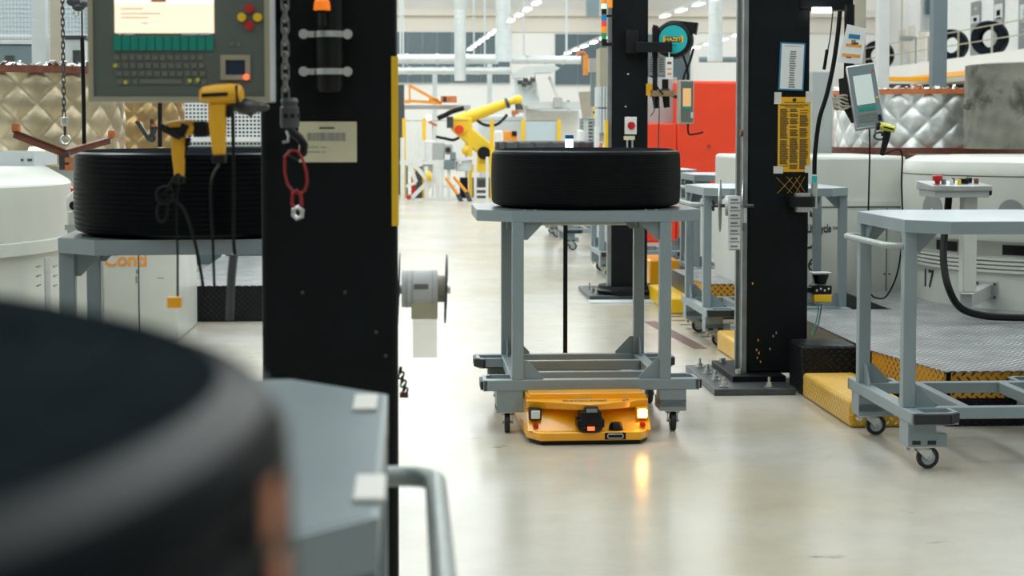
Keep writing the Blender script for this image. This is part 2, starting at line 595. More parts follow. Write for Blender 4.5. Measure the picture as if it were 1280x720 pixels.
# ------------------------------------------------------------------ the hall
X0, X1, Y0, Y1, ZC = -18.0, 24.0, -14.0, 71.5, 9.4
struct(MB().box(X0 - 0.3, X1 + 0.3, Y0 - 0.3, Y1 + 0.3, -0.3, 0.0).build('floor', M['floor']))
struct(MB().box(X0 - 0.3, X1 + 0.3, Y0 - 0.3, Y1 + 0.3, ZC, ZC + 0.3).build('ceiling', M['ceiling']))
wb = struct(MB().box(X0, X1, Y1, Y1 + 0.3, 0, ZC).build('wall_back', M['wall']))
struct(MB().box(X0 - 0.3, X0, Y0, Y1, 0, ZC).build('wall_left', M['wall']))
struct(MB().box(X1, X1 + 0.3, Y0, Y1, 0, ZC).build('wall_right', M['wall']))
struct(MB().box(X0, X1, Y0 - 0.3, Y0, 0, ZC).build('wall_front', M['wall']))
z_hi, z_lo = at(640, 10, 71).z, at(640, 19, 71).z
struct(MB().box(X0, X1, Y1 - 0.25, Y1, z_lo, z_hi).build('trim_1', M['wall_beige']))            # crane rail ledge
struct(MB().box(X0, X1, Y1 - 0.06, Y1, at(640, 39, 71).z, z_lo).build('trim_2', M['wall_beige']))


def ribbon(n, px0, py0, px1, py1, cols_, frame=None):
    a, b = at(px0, py0, 71.2), at(px1, py1, 71.2)
    y = Y1
    f = struct(MB().box(a.x, b.x, y - 0.08, y, b.z, a.z).build('window_%d' % n, M['pale']))
    w = (b.x - a.x) / cols_
    for i in range(cols_):
        MB().box(a.x + i * w + 0.010, a.x + (i + 1) * w - 0.010, y - 0.11, y - 0.07, b.z + 0.03, a.z - 0.03).build('pane', M['glass_dark'], f)


ribbon(1, 455, 39, 638, 104, 10)
ribbon(2, 695, 41, 867, 106, 6)

# worn marking on the floor beside the carts
a, b = on_floor(812, 402), on_floor(876, 436)
mk = MB()
mk.bar((a.x, a.y, 0.001), (b.x, b.y, 0.001), 0.10, 0.002)
a2 = on_floor(812, 395)
for k in range(6):
    c = on_floor(832 + k * 9, 396 + k * 5.0)
    mk.bar((c.x, c.y, 0.001), (c.x + 0.45, c.y + 0.10, 0.001), 0.05, 0.002)
tag(mk.build('floor_marking', M['marking']), 'worn red-brown striped marking on the floor beside the waiting cart', 'marking')

# ------------------------------------------------------------------ tyre carts
DECK_Z = 1.118
U, V = 0.485, 0.371                 # leg centres


def gusset_bm(cx, cy, z0, dx, dy, s=0.10, up=True):
    """a triangular stiffener in the corner between a leg and a rail"""
    m = MB()
    t = 0.006
    off = 0.029
    d = Vector((dx, dy, 0))
    n = Vector((-dy, dx, 0))
    p0 = Vector((cx, cy, z0)) + d * off
    sg = 1 if up else -1
    poly = [p0, p0 + d * s, p0 + d * (s) + Vector((0, 0, sg * 0.012)), p0 + d * 0.02 + Vector((0, 0, sg * s * 0.95)), p0 + Vector((0, 0, sg * s * 0.95))]
    vs = [p - n * t / 2 for p in poly] + [p + n * t / 2 for p in poly]
    k = len(poly)
    m.quad_faces(vs, [tuple(reversed(range(k))), tuple(range(k, 2 * k))] + [(i, (i + 1) % k, k + (i + 1) % k, k + i) for i in range(k)])
    return m


def make_caster(root, cx, cy, swivel=0.0, zt=0.135):
    A = Matrix.Translation((cx, cy, 0)) @ Matrix.Rotation(swivel, 4, 'Z')
    c = MB()
    c.box(-0.045, 0.045, -0.04, 0.04, zt - 0.01, zt, A)
    c.lathe([(0, zt - 0.01), (0.034, zt - 0.012), (0.036, zt - 0.022), (0, zt - 0.024)], 14, M=A)
    for s in (-1, 1):
        pl = [(-0.035, zt - 0.02), (0.035, zt - 0.02), (0.042, 0.055), (0.03, 0.042), (0.012, 0.045)]
        MM = A @ Matrix(((1, 0, 0, 0), (0, 0, -1, 0), (0, 1, 0, 0), (0, 0, 0, 1)))
        c.prism(pl, s * 0.024 - 0.0015, s * 0.024 + 0.0015, MM)
    fork = c.build('caster_fork', M['zinc'], root, label='bright zinc swivel fork')
    ax = Vector((0.026, 0, 0.051))
    MM = A @ Matrix.Translation(ax) @ Matrix.Rotation(R(90), 4, 'X')
    MB().lathe([(0.034, -0.013), (0.047, -0.014), (0.051, -0.009), (0.051, 0.009), (0.047, 0.014), (0.034, 0.013)], 24, closed=True, M=MM).build('wheel', M['pad'], fork)
    h = MB()
    h.lathe([(0, -0.010), (0.012, -0.012), (0.014, -0.006), (0.034, -0.008), (0.034, 0.008), (0.014, 0.006), (0.012, 0.012), (0, 0.010)], 20, M=MM)
    h.lathe([(0, -0.03), (0.007, -0.03), (0.007, 0.03), (0, 0.03)], 10, M=MM)
    h.build('wheel_hub', M['hub'], fork)
    p = MB()
    p.box(-0.062, -0.028, -0.017, 0.017, 0.094, 0.101, A)
    p.cyl(A @ Vector((-0.058, -0.017, 0.083)), A @ Vector((-0.058, 0.017, 0.083)), 0.011, n=10)
    p.build('brake_pedal', M['zinc'], fork)


def make_cart(label, deck='deck_dark', handle=True, pads=True):
    root = thing('tyre_cart', label, 'cart')
    oct_ = [(-0.515, -0.40), (-0.36, -0.57), (0.36, -0.57), (0.515, -0.40), (0.515, 0.40), (0.36, 0.57), (-0.36, 0.57), (-0.515, 0.40)]
    MB().prism([(x * 0.985, y * 0.987) for x, y in oct_], DECK_Z - 0.012, DECK_Z).build('deck_plate', M[deck], root)
    rim = MB()
    for i in range(8):
        p, q = Vector((*oct_[i], 0)), Vector((*oct_[(i + 1) % 8], 0))
        c_in = [Vector((v.x * 0.90, v.y * 0.91, 0)) for v in (p, q)]
        c_lip = [Vector((v.x * 0.984, v.y * 0.986, 0)) for v in (p, q)]
        zb, zt = DECK_Z - 0.056, DECK_Z - 0.001
        rim.quad_faces([p + Vector((0, 0, zb)), q + Vector((0, 0, zb)), q + Vector((0, 0, zt)), p + Vector((0, 0, zt)),
                        c_in[0] + Vector((0, 0, zb)), c_in[1] + Vector((0, 0, zb)), c_lip[1] + Vector((0, 0, zt)), c_lip[0] + Vector((0, 0, zt)),
                        c_in[0] + Vector((0, 0, zt - 0.014)), c_in[1] + Vector((0, 0, zt - 0.014))],
                       [(0, 1, 2, 3), (0, 4, 5, 1), (3, 2, 6, 7), (4, 8, 9, 5)])
    bmesh.ops.remove_doubles(rim.bm, verts=rim.bm.verts, dist=1e-5)
    rim.build('deck_rim', M['cart'], root)
    rv = MB()
    for sx in ((-1, 1) if deck == 'deck_dark' else ()):
        for dy in (-0.33, -0.28, 0.28, 0.33):
            rv.cyl((sx * 0.44, dy, DECK_Z), (sx * 0.44, dy, DECK_Z + 0.004), 0.008, n=8)
    if deck == 'deck_dark':
        rv.build('rivet', M['zinc'], root, kind='stuff')
    for sx in (-1, 1):
        for sy in (-1, 1):
            x, y = sx * U, sy * V
            MB().box(x - 0.029, x + 0.029, y - 0.029, y + 0.029, 0.27, DECK_Z - 0.054).build('leg', M['cart'], root, bevel=0.004)
            gusset_bm(x, y + sy * -0.0, 0.271, 0, -sy).build('gusset', M['cart'], root)
            gusset_bm(x, y, 0.271, -sx, 0).build('gusset', M['cart'], root)
            gusset_bm(x, y, DECK_Z - 0.056, 0, -sy, 0.095, False).build('gusset', M['cart'], root)
            gusset_bm(x, y, DECK_Z - 0.056, -sx, 0, 0.095, False).build('gusset', M['cart'], root)
            # bumper bracket: an open tray outboard of the leg
            br = MB()
            yo, xi, xc = sy * 0.545, sx * 0.30, sx * 0.345
            br.box(xc, sx * 0.515, yo, yo - sy * 0.02, 0.216, 0.270)
            br.bar((xc, yo - sy * 0.01, 0.243), (xi, sy * 0.50, 0.243), 0.02, 0.054)
            br.box(xi, xi + sx * 0.02, sy * 0.40, sy * 0.50, 0.216, 0.270)
            br.box(xi, sx * 0.50, sy * 0.40, sy * 0.53, 0.216, 0.222)
            bk = br.build('bumper_bracket', M['cart'], root)
            if pads:
                pd = MB()
                pd.box(xc, sx * 0.505, yo, yo + sy * 0.012, 0.222, 0.264)
                pd.bar((xc, yo + sy * 0.006, 0.243), (xi - sx * 0.006, sy * 0.502, 0.243), 0.014, 0.042)
                pd.build('bumper_pad', M['pad'], bk)
            ho = MB()
            hx0, hx1, hy0, hy1 = sx * 0.335, sx * 0.512, sy * 0.345, sy * 0.478
            ho.box(hx0 + sx * 0.05, hx1, hy0, hy1, 0.128, 0.216)
            ho.box(hx0, hx1, hy0, hy1, 0.108, 0.165)
            hh = ho.build('caster_housing', M['cart'], root)
            for q in (0.07, 0.14):
                MB().box(hx0 + sx * (q - 0.02), hx0 + sx * (q + 0.018), hy1 - sy * 0.004, hy1 + sy * 0.002, 0.118, 0.136).build('slot', M['pad'], hh)
            make_caster(root, sx * 0.43, sy * 0.42, swivel=(R(4) if sx < 0 else R(-3)), zt=0.109)
    for sx in (-1, 1):
        MB().box(sx * 0.457, sx * 0.515, -0.545, 0.545, 0.216, 0.271).build('end_rail', M['cart'], root, bevel=0.004)
        MB().box(sx * 0.19, sx * 0.235, -0.342, 0.342, 0.217, 0.270).build('cross_rail', M['cart'], root, bevel=0.004)
    for sy in (-1, 1):
        MB().box(-0.457, 0.457, sy * 0.343, sy * 0.40, 0.217, 0.270).build('side_rail', M['cart'], root, bevel=0.004)
    if handle:
        h = MB()
        hz, hx = 1.0, -0.585
        pts = []
        for s, rng in ((-1, range(7)), (1, range(6, -1, -1))):
            pts_ = []
            for k in range(7):
                t = k / 6 * PI / 2
                pts_.append((hx + 0.05 * (1 - math.sin(t)) , s * (V + 0.0 - 0.05 * (1 - math.cos(t))), hz))
            if s < 0:
                pts.append((-0.514, -V, hz)); pts += [(p[0], p[1], p[2]) for p in pts_]
            else:
                pts += [(p[0], p[1], p[2]) for p in reversed(pts_)]; pts.append((-0.514, V, hz))
        h.tube(pts, 0.0155, 12)
        h.build('push_handle', M['handle'], root, label='bare steel push handle')
    return root


CART_G = 'grey tyre carts'
ang = -R(90)


def cart_place(c, x, y, rot):
    c.location, c.rotation_euler = (x, y, 0), (0, 0, rot)


cart0 = make_cart('grey steel tyre cart standing over the orange robot in the aisle')
cart0['group'] = CART_G
cc = at(727, 300, 8.88)
CX, CY = cc.x, cc.y
cart_place(cart0, CX, CY, ang)
# right front cart: its left end legs stand at (1136, D 7.53) and (1079, D 8.27)
p = (at(1136, 400, 7.53) + at(1079, 400, 8.27)) / 2
cart_r = make_cart('grey tyre cart with pale worn deck at the right edge of the photo', 'deck_steel')
cart_r['group'] = CART_G
cart_place(cart_r, p.x + U, p.y, 0)
# the cart behind the black column with notices
p2 = at(883, 400, 11.85)
again(cart_r, (p2.x + U, p2.y + V, 0), 0, 'grey tyre cart half hidden behind the black column with the yellow notice', CART_G)
# left cart with the ribbed tyre
cl = at(262, 300, 6.52)
again(cart0, (cl.x - 0.035, cl.y + 0.17, 0), PI + R(3), 'grey tyre cart under the ribbed tyre left of the near black column', CART_G)
# foreground cart, empty deck, handle at its right end
cb = at(510, 600, 2.10)
cart_b = make_cart('empty blue-grey cart deck with white corner pads behind the blurred nearest tyre', 'deck_blue')
cart_b['group'] = CART_G
for px, py, d in ((457, 507, 2.40), (463, 612, 1.82)):
    q = at(px, py, d)
    x, y = -(q.x - (cb.x - 0.545)), -(q.y - cb.y)
    MB().box(x - 0.017, x + 0.017, y - 0.062, y + 0.062, DECK_Z, DECK_Z + 0.006).build('corner_pad', M['tape'], cart_b, world=False, bevel=0.002, label='white square pad')
cart_place(cart_b, cb.x - 0.545, cb.y, PI)
# the cart that carries the nearest tyre
again(cart0, (cb.x - 0.56, at(510, 600, 0.60).y - 0.03, 0), PI, 'grey tyre cart hidden under the blurred tyre nearest the camera', CART_G)
# carts further down the aisle
q = at(752, 300, 17.5)
again(cart_r, (q.x + U, q.y + V, 0), 0, 'grey tyre cart in the distance just left of the far black column', CART_G)
q = at(703, 300, 21.5)
again(cart_r, (q.x + U + 0.05, q.y + V, 0), 0, 'nearer of the two far carts seen between the legs of the aisle cart', CART_G)
q = at(684, 300, 24.2)
cart_far = again(cart_r, (q.x + U + 0.05, q.y + V, 0), 0, 'farthest tyre cart, under the lugged tyre behind the middle tyre', CART_G)
q = at(858, 240, 15.2)
again(cart_r, (q.x + 0.62, q.y + 0.6, 0), 0, 'small far grey cart in front of the red machine cover', CART_G)


# ------------------------------------------------------------------ tyres
def make_tyre(label, Ro=0.5, H=0.306, ribs=16, depth=0.0025, lugs=False, mats=('rubber', 'rubber_side'), n=96, side=1.0):
    root = thing('truck_tyre', label, 'tyre')
    k = Ro / 0.5
    sh = 0.026
    tr = []
    z0, z1 = sh * 1.15, H - sh * 1.15
    N = ribs * 4
    for i in range(N + 1):
        z = z0 + (z1 - z0) * i / N
        crown = 0.004 * (2 * i / N - 1) ** 2
        g = depth if (i % 4 in (2,)) and 0 < i < N else 0
        tr.append((Ro - crown - g, z))
    prof = [(Ro - 0.03, 0.010)] + [(Ro - 0.012, 0.017)] + tr + [(Ro - 0.012, H - 0.017), (Ro - 0.03, H - 0.010)]
    MB().lathe(prof, n).build('tread', M[mats[0]], root)
    if lugs:
        lg = MB()
        for i in range(36):
            t = 2 * PI * i / 36
            A = Matrix.Rotation(t, 4, 'Z')
            s = 1 if i % 2 else -1
            lg.box(Ro - 0.012, Ro + 0.03, -0.025, 0.025, H / 2 - 0.01 if s > 0 else 0.01, H - 0.01 if s > 0 else H / 2 + 0.01, A)
        lg.build('tread_lugs', M[mats[0]], root, kind='stuff')
    for top in (True, False):
        w = [(Ro - 0.03, 0.010), (Ro - 0.055, 0.003), (Ro - 0.062, 0.005), (Ro - 0.068, 0.001), (Ro - 0.10, 0.0), (Ro - 0.104, 0.003), (Ro - 0.128, 0.006),
             (Ro - 0.131, 0.002), (Ro - 0.137, 0.004), (Ro - 0.155, 0.018), (Ro - 0.158, 0.014), (Ro - 0.164, 0.022), (Ro - 0.185, 0.043), (Ro - 0.198, 0.055),
             (Ro - 0.210, 0.058), (Ro - 0.214, 0.075), (Ro - 0.205, 0.085), (Ro - 0.18, 0.07), (Ro - 0.12, 0.022), (Ro - 0.06, 0.02)]
        w = [(Ro - (Ro - r) * side, z) for r, z in w]
        if top:
            w = [(r, H - z) for r, z in w]
        MB().lathe(w, n).build('sidewall', M[mats[1]], root)
    MB().lathe([(Ro - 0.06, 0.02), (Ro - 0.022, 0.05), (Ro - 0.02, H - 0.05), (Ro - 0.06, H - 0.02)], n).build('inner_liner', M[mats[1]], root)
    return root


ty0 = make_tyre('smooth black truck tyre lying on the aisle cart in the middle', ribs=18, depth=0.0009)
ty0['group'] = 'tyres on carts'
q = at(732, 230, 8.88)
ty0.location = (q.x, q.y, DECK_Z + 0.001)
ty1 = make_tyre('ribbed black truck tyre on the cart left of the near column', H=0.325, ribs=14, depth=0.0022, mats=('rubber_gloss', 'rubber_side'))
ty1['group'] = 'tyres on carts'
q = at(257, 250, 6.55)
ty1.location = (q.x, q.y + 0.0, DECK_Z + 0.001)
ty2 = make_tyre('huge blurred black tyre filling the lower left, nearest the camera', ribs=13, depth=0.003, n=128, H=0.307, mats=('rubber_near', 'rubber_side'))
ty2['group'] = 'tyres on carts'
q0 = at(510, 400, 0.60)
tx, tyy = q0.x - 0.54, q0.y - 0.0
ty2.location = (tx, tyy, DECK_Z + 0.001)
mkb = MB()
for z0, z1, t0, t1 in ((0.262, 0.280, -5.0, -2.6), (0.200, 0.255, -4.0, -1.8), (0.16, 0.19, -3, -1.2)):
    base = math.degrees(YAW) * -1
    mkb.lathe([(0.5005, z0), (0.5012, z0), (0.5012, z1), (0.5005, z1)], 6, c=(tx, tyy, DECK_Z), closed=True, a0=R(t0 + base), a1=R(t1 + base))
mkb.build('paint_mark', M['rust_light'], ty2, label='orange-red paint mark on the tread')
ty3 = make_tyre('dusty grey lugged tyre lying far behind the middle tyre', Ro=0.72, H=0.26, ribs=4, lugs=True, mats=('rubber_grey', 'rubber_grey'), n=48)
ty3['group'] = 'tyres on carts'
q = at(681, 190, 24.5)
ty3.location = (q.x + 0.02, q.y, DECK_Z + 0.001)

# ------------------------------------------------------------------ the orange transport robot
q = at(739, 540, 8.04)
AX, AY = q.x, q.y
agv = thing('transport_robot', 'flat orange driverless transport robot under the aisle cart', 'robot', (AX, AY, 0), R(1.0))


def A_(m, name, mt, parent=agv, **k):
    return m.build(name, M[mt], parent, world=False, **k)


hull = MB()
# lower bumper with chamfered corners
hull.prism([(-0.305, 0.10), (-0.245, 0.0), (0.245, 0.0), (0.305, 0.10), (0.305, 1.72), (-0.305, 1.72)], 0.022, 0.064)
A_(hull, 'bumper', 'orange', bevel=0.006)
bd = MB()                                                    # recessed face, leaning back
vs = [(-0.30, 0.06, 0.062), (0.30, 0.06, 0.062), (0.30, 0.20, 0.185), (0, 0.16, 0.185), (-0.30, 0.20, 0.185), (-0.30, 1.70, 0.062), (0.30, 1.70, 0.062), (0.30, 1.70, 0.185), (-0.30, 1.70, 0.185), (0, 0.045, 0.062)]
bd.quad_faces(vs, [(0, 9, 3, 4), (9, 1, 2, 3), (1, 6, 7, 2), (0, 4, 8, 5), (5, 8, 7, 6)])
A_(bd, 'body_shell', 'orange')
hd = MB()                                                    # prow shaped hood with its brow
hd.quad_faces([(-0.30, 0.14, 0.200), (0, 0.0, 0.197), (0.30, 0.14, 0.200), (0.30, 0.17, 0.201), (-0.30, 0.17, 0.201),
               (-0.30, 0.15, 0.160), (0, 0.015, 0.165), (0.30, 0.15, 0.160), (0.30, 0.34, 0.160), (-0.30, 0.34, 0.160)],
              [(0, 1, 2, 3, 4), (0, 5, 6, 1), (1, 6, 7, 2), (2, 7, 8, 3), (4, 9, 5, 0), (9, 8, 7, 6, 5)])
A_(hd, 'hood', 'orange', bevel=0.004)
A_(MB().box(-0.295, 0.295, 0.165, 1.70, 0.16, 0.2140), 'lift_deck', 'orange')
A_(MB().box(-0.285, 0.285, 0.172, 0.29, 0.19, 0.228), 'deck_front', 'orange', bevel=0.006)
A_(MB().box(-0.065, 0.02, 0.155, 0.171, 0.2005, 0.2045), 'deck_strip', 'zinc')
A_(MB().prism([(-0.29, 0.11), (-0.24, 0.02), (0.24, 0.02), (0.29, 0.11), (0.29, 1.7), (-0.29, 1.7)], 0.004, 0.024), 'skirt', 'black')
# scanner in the middle
sc_ = MB()
sc_.box(-0.052, 0.048, -0.015, 0.10, 0.092, 0.165)
sc_.box(-0.068, 0.064, -0.005, 0.09, 0.086, 0.125)
sc_.lathe([(0, 0.062), (0.05, 0.064), (0.06, 0.075), (0.062, 0.092), (0, 0.094)], 24, c=(-0.002, 0.03, 0))
scn = A_(sc_, 'laser_scanner', 'black', bevel=0.004)
A_(MB().box(-0.022, 0.012, -0.037, -0.03, 0.078, 0.096), 'status_light', 'led_red', scn)
ds = A_(MB().box(-0.034, 0.032, -0.026, 0.01, 0.158, 0.188), 'display', 'black', bevel=0.002)
A_(MB().box(-0.027, 0.026, -0.028, -0.02, 0.164, 0.183), 'display_window', 'print_grey', ds)
for sx in (-1, 1):
    zc = 0.138
    f = A_(MB().box(sx * 0.262 - 0.03, sx * 0.262 + 0.03, 0.082, 0.15, zc - 0.028, zc + 0.028), 'headlight', 'black' if sx < 0 else 'orange', bevel=0.006)
    A_(MB().box(sx * 0.262 - 0.022, sx * 0.262 + 0.022, 0.077, 0.09, zc - 0.021, zc + 0.021), 'lens', 'lamp_off' if sx < 0 else 'lamp_warm', f, bevel=0.004,
       label=None if sx < 0 else 'right lamp, lit warm white')
    b_ = MB().cyl((sx * 0.262, 0.105, 0.082), (sx * 0.262, 0.062, 0.086), 0.0155, 0.013, 14)
    A_(b_, 'stop_button', 'red_glossy')
kn = MB().lathe([(0, 0.0), (0.036, 0.0), (0.032, 0.022), (0.024, 0.034), (0, 0.036)], 20, c=(0.128, 0.055, 0.066))
A_(kn, 'knob', 'black')
pl = A_(MB().box(0.066, 0.168, -0.004, 0.01, 0.028, 0.060), 'slot_plate', 'black')
ov = [(0.117 + (0.028 if math.cos(t) > 0 else -0.028) + 0.010 * math.cos(t), -0.006, 0.044 + 0.010 * math.sin(t)) for t in [2 * PI * i / 20 + 0.05 for i in range(20)]]
A_(MB().tube(ov, 0.0028, 6, closed=True), 'slot_ring', 'zinc', pl)
scr = MB()
for x, z in ((-0.27, 0.036), (-0.23, 0.046), (0.27, 0.036), (0.225, 0.046)):
    scr.cyl((x, 0.06 if abs(x) > 0.25 else 0.0, z), (x, 0.0 if abs(x) < 0.25 else 0.035, z), 0.004, n=8)
A_(scr, 'screws', 'zinc')
o = writing('Continental', 0.046, Matrix.Translation((AX - 0.02, AY + 0.105, 0.2012)) @ Matrix.Diagonal((1.0, 1.25, 1, 1)), M['wood'], agv, name='lettering', bold=0.001)
# small rearing-horse shaped mark beside the word
hm = [(0, 0), (0.006, 0.012), (0.004, 0.022), (0.012, 0.03), (0.02, 0.026), (0.024, 0.034), (0.030, 0.03), (0.024, 0.018), (0.028, 0.006), (0.02, 0.010), (0.014, 0.006), (0.006, -0.006)]
A_(MB().prism([(0.165 + x * 1.2, 0.095 + y * 1.5) for x, y in hm], 0.2005, 0.2022), 'emblem', 'wood')
mast = MB().box(-0.012, 0.012, -0.012, 0.012, 0.2, 1.41, Matrix.Translation((at(711, 360, 9.72).x - AX, 1.60, 0)))
ms = A_(mast, 'mast', 'black', bevel=0.003)
mx_ = at(716, 178, 9.70).x - AX
A_(MB().box(mx_ - 0.02, mx_ + 0.022, 1.575, 1.615, 1.412, 1.470), 'mast_lamp', 'beacon_white', ms)
A_(MB().box(mx_ - 0.022, mx_ + 0.024, 1.573, 1.617, 1.470, 1.492), 'mast_cap', 'beacon_blue', ms)
A_(MB().box(mx_ - 0.024, mx_ + 0.026, 1.570, 1.620, 1.398, 1.413), 'mast_collar', 'beacon_blue', ms)
for sx in (-1, 1):
    A_(MB().lathe([(0, -0.02), (0.06, -0.02), (0.07, -0.01), (0.07, 0.01), (0.06, 0.02), (0, 0.02)], 20, M=Matrix.Translation((sx * 0.27, 1.0, 0.071)) @ Matrix.Rotation(R(90), 4, 'Y')), 'drive_wheel', 'pad')


# ------------------------------------------------------------------ columns
def anchor_bolt(parent, x, y, z):
    m = MB()
    m.cyl((x, y, z), (x, y, z + 0.006), 0.028, n=12)
    m.cyl((x, y, z + 0.006), (x, y, z + 0.028), 0.017, n=6)
    m.cyl((x, y, z + 0.028), (x, y, z + 0.058), 0.008, n=8)
    m.build('anchor_bolt', M['zinc'], parent)


def column(px0, px1, d, label, base_px=None, depth=0.34, top=6.0):
    a, b = at(px0, 470, d), at(px1, 470, d)
    x0, x1, y0 = a.x, b.x, a.y
    root = thing('jib_column', label, 'column', ((x0 + x1) / 2, y0 + depth / 2, 0))
    MB().box(x0, x1, y0, y0 + depth, 0.07, top).build('post', M['column'], root, bevel=0.015)
    return root, x0, x1, y0


# right column with the notices
colr, x0, x1, y0 = column(933, 1010, 9.97, 'black square column with yellow notice and steel rail, right of the aisle')
CRX0, CRX1, CRY = x0, x1, y0
pf, pb = on_floor(893, 495), on_floor(859, 465)
MB().box(pf.x, x1 - 0.16, pf.y, pf.y + 1.0, 0.0, 0.04).build('base_plate', M['dark_steel'], colr, bevel=0.004)
MB().box(x0 - 0.11, x1 - 0.16, y0 - 0.14, y0 + 0.55, 0.04, 0.075).build('foot_plate', M['column'], colr, bevel=0.004)
for k in range(4):
    anchor_bolt(colr, pf.x + 0.07, pf.y + 0.08 + k * 0.27, 0.04)
anchor_bolt(colr, pf.x + 0.33, pf.y + 0.06, 0.04)
for x, y in ((x0 - 0.06, y0 - 0.06), (x0 - 0.06, y0 + 0.45), (x0 + 0.28, y0 - 0.08)):
    m = MB(); m.cyl((x, y, 0.075), (x, y, 0.105), 0.02, n=6); m.build('hex_bolt', M['zinc'], colr)
for px, py in ((946, 437), (949, 441), (947, 447), (951, 452), (941, 354), (967, 420), (971, 416), (963, 436), (948, 425)):
    q = at(px, py, 9.97)
    MB().box(q.x - 0.004, q.x + 0.003, y0 - 0.0006, y0 + 0.001, q.z - 0.008, q.z + 0.005).build('paint_chip', M['scan_yellow'] if px < 960 else M['beige'], colr)
rl = MB()
rl.box(x0 - 0.028, x0, y0 + 0.005, y0 + 0.045, 0.075, 5.9)
rl.box(x0 - 0.010, x0, y0 + 0.045, y0 + 0.20, 0.075, 5.9)
rl.box(x0 - 0.028, x0, y0 + 0.20, y0 + 0.24, 0.075, 5.9)
rl.build('side_rail', M['column_rail'], colr, label='bare grey steel rail on its left side')

# far column with the isolator switch
colf, fx0, fx1, fy0 = column(764, 809, 15.1, 'black square column with red isolator switch in the middle distance')
CFX0, CFX1, CFY = fx0, fx1, fy0
pfl = on_floor(737, 376)
MB().box(pfl.x, fx1 + 0.02, pfl.y, pfl.y + 1.0, 0.0, 0.045).build('base_plate', M['dark_steel'], colf, bevel=0.004)
MB().lathe([(0, 0.045), (0.30, 0.045), (0.31, 0.08), (0.27, 0.095), (0.26, 0.12), (0, 0.12)], 24, c=((fx0 + fx1) / 2, fy0 + 0.17, 0)).build('foot_collar', M['column'], colf)
for k in range(3):
    anchor_bolt(colf, pfl.x + 0.07, pfl.y + 0.1 + k * 0.28, 0.045)
MB().box(fx0 - 0.035, fx0, fy0 + 0.02, fy0 + 0.10, 0.12, 5.9).build('side_rail', M['column_rail'], colf)
zt = at(764, 150, 15.1).z
MB().box(fx0 - 0.06, fx0 - 0.036, fy0 - 0.01, fy0 + 0.10, 0.8, zt).build('edge_guard', M['yellow'], colf, label='yellow edge guard')
sl = MB()
a = on_floor(740, 381)
sl.box(a.x, a.x + 0.62, pfl.y - 0.26, pfl.y - 0.02, 0.0, 0.012)
tag(sl.build('floor_plate', M['pale']), 'pale flat plate on the floor in front of the far column foot', 'plate')

# near left column
coln, nx0, nx1, ny0 = column(328, 497, 4.5, 'big dark column in the left foreground with a cream type label')
CNX0, CNX1, CNY = nx0, nx1, ny0
MB().box(nx0 - 0.2, nx1 + 0.02, ny0 - 0.02, ny0 + 0.55, 0.0, 0.07).build('base_plate', M['dark_steel'], coln, bevel=0.004)
za, zb = at(494, 70, 4.5).z, at(494, 283, 4.5).z
MB().box(nx1 - 0.002, nx1 + 0.004, ny0 - 0.004, ny0 + 0.05, zb, za).build('edge_guard', M['yellow'], coln)
gm = MB().box(nx1 - 0.014, nx1 + 0.004, ny0 - 0.005, ny0 - 0.001, zb, za)
gm.build('edge_guard', M['yellow'], coln, label='yellow edge guard')


def flat(px0, py0, px1, py1, d, t=0.004):
    a, b = at(px0, py0, d), at(px1, py1, d)
    return MB().box(a.x, b.x, a.y - t, a.y, b.z, a.z)


def lines(parent, px0, px1, pys, d, y, h=0.003, mt='print', name='print_lines', gap=None):
    """rows of unreadably small print as flat dark bars on a sheet at y"""
    m = MB()
    for k, py in enumerate(pys):
        a, b = at(px0, py, d), at(px1, py, d)
        xe = b.x - (b.x - a.x) * random.uniform(0, 0.25)
        x = a.x
        while x < xe:
            w = random.uniform(0.012, 0.05)
            m.box(x, min(x + w, xe), y - 0.001, y, a.z - h / 2, a.z + h / 2)
            x += w + 0.006
    return m.build(name, M[mt], parent, kind='stuff')


# type label on the near column
a, b = at(373, 152, 4.5), at(446, 203, 4.5)
lb = MB().box(a.x, b.x, ny0 - 0.004, ny0, b.z, a.z).build('type_label', M['paper_cream'], coln, bevel=0.001, label='cream printed type label')
bc = MB()
x = at(384, 165, 4.5).x
xe = at(431, 165, 4.5).x
while x < xe:
    w = random.uniform(0.001, 0.0035)
    bc.box(x, x + w, ny0 - 0.005, ny0 - 0.004, at(384, 176, 4.5).z, at(384, 166, 4.5).z)
    x += w + random.uniform(0.001, 0.003)
bc.build('bar_code', M['print_grey'], lb, kind='stuff')
lines(lb, 399, 420, (160,), 4.5, ny0 - 0.004, 0.004, 'print')
lines(lb, 384, 412, (184, 190), 4.5, ny0 - 0.004, 0.002, 'print_grey')
# screws low on the near column
for px, py in ((378, 366), (431, 366), (470, 416), (482, 446)):
    a = at(px, py, 4.5)
    MB().cyl((a.x, ny0, a.z), (a.x, ny0 - 0.006, a.z), 0.005, n=8).build('screw', M['dark_steel'], coln)

# ------------------------------------------------------------------ stations: platforms and steps on the right
def step(x0, x1, y0, y1, z, mt, label, slot=False, cat='step'):
    root = thing('floor_step', label, cat, ((x0 + x1) / 2, (y0 + y1) / 2, 0))
    MB().box(x0, x1, y0, y1, 0.0, z).build('step_shell', M[mt], root, bevel=0.018)
    if slot:
        m = MB()
        m.box(x1 - 0.16, x1 - 0.05, y0 - 0.004, y0 + 0.01, 0.03, 0.075)
        m.build('grip_slot', M['black'], root)
    return root


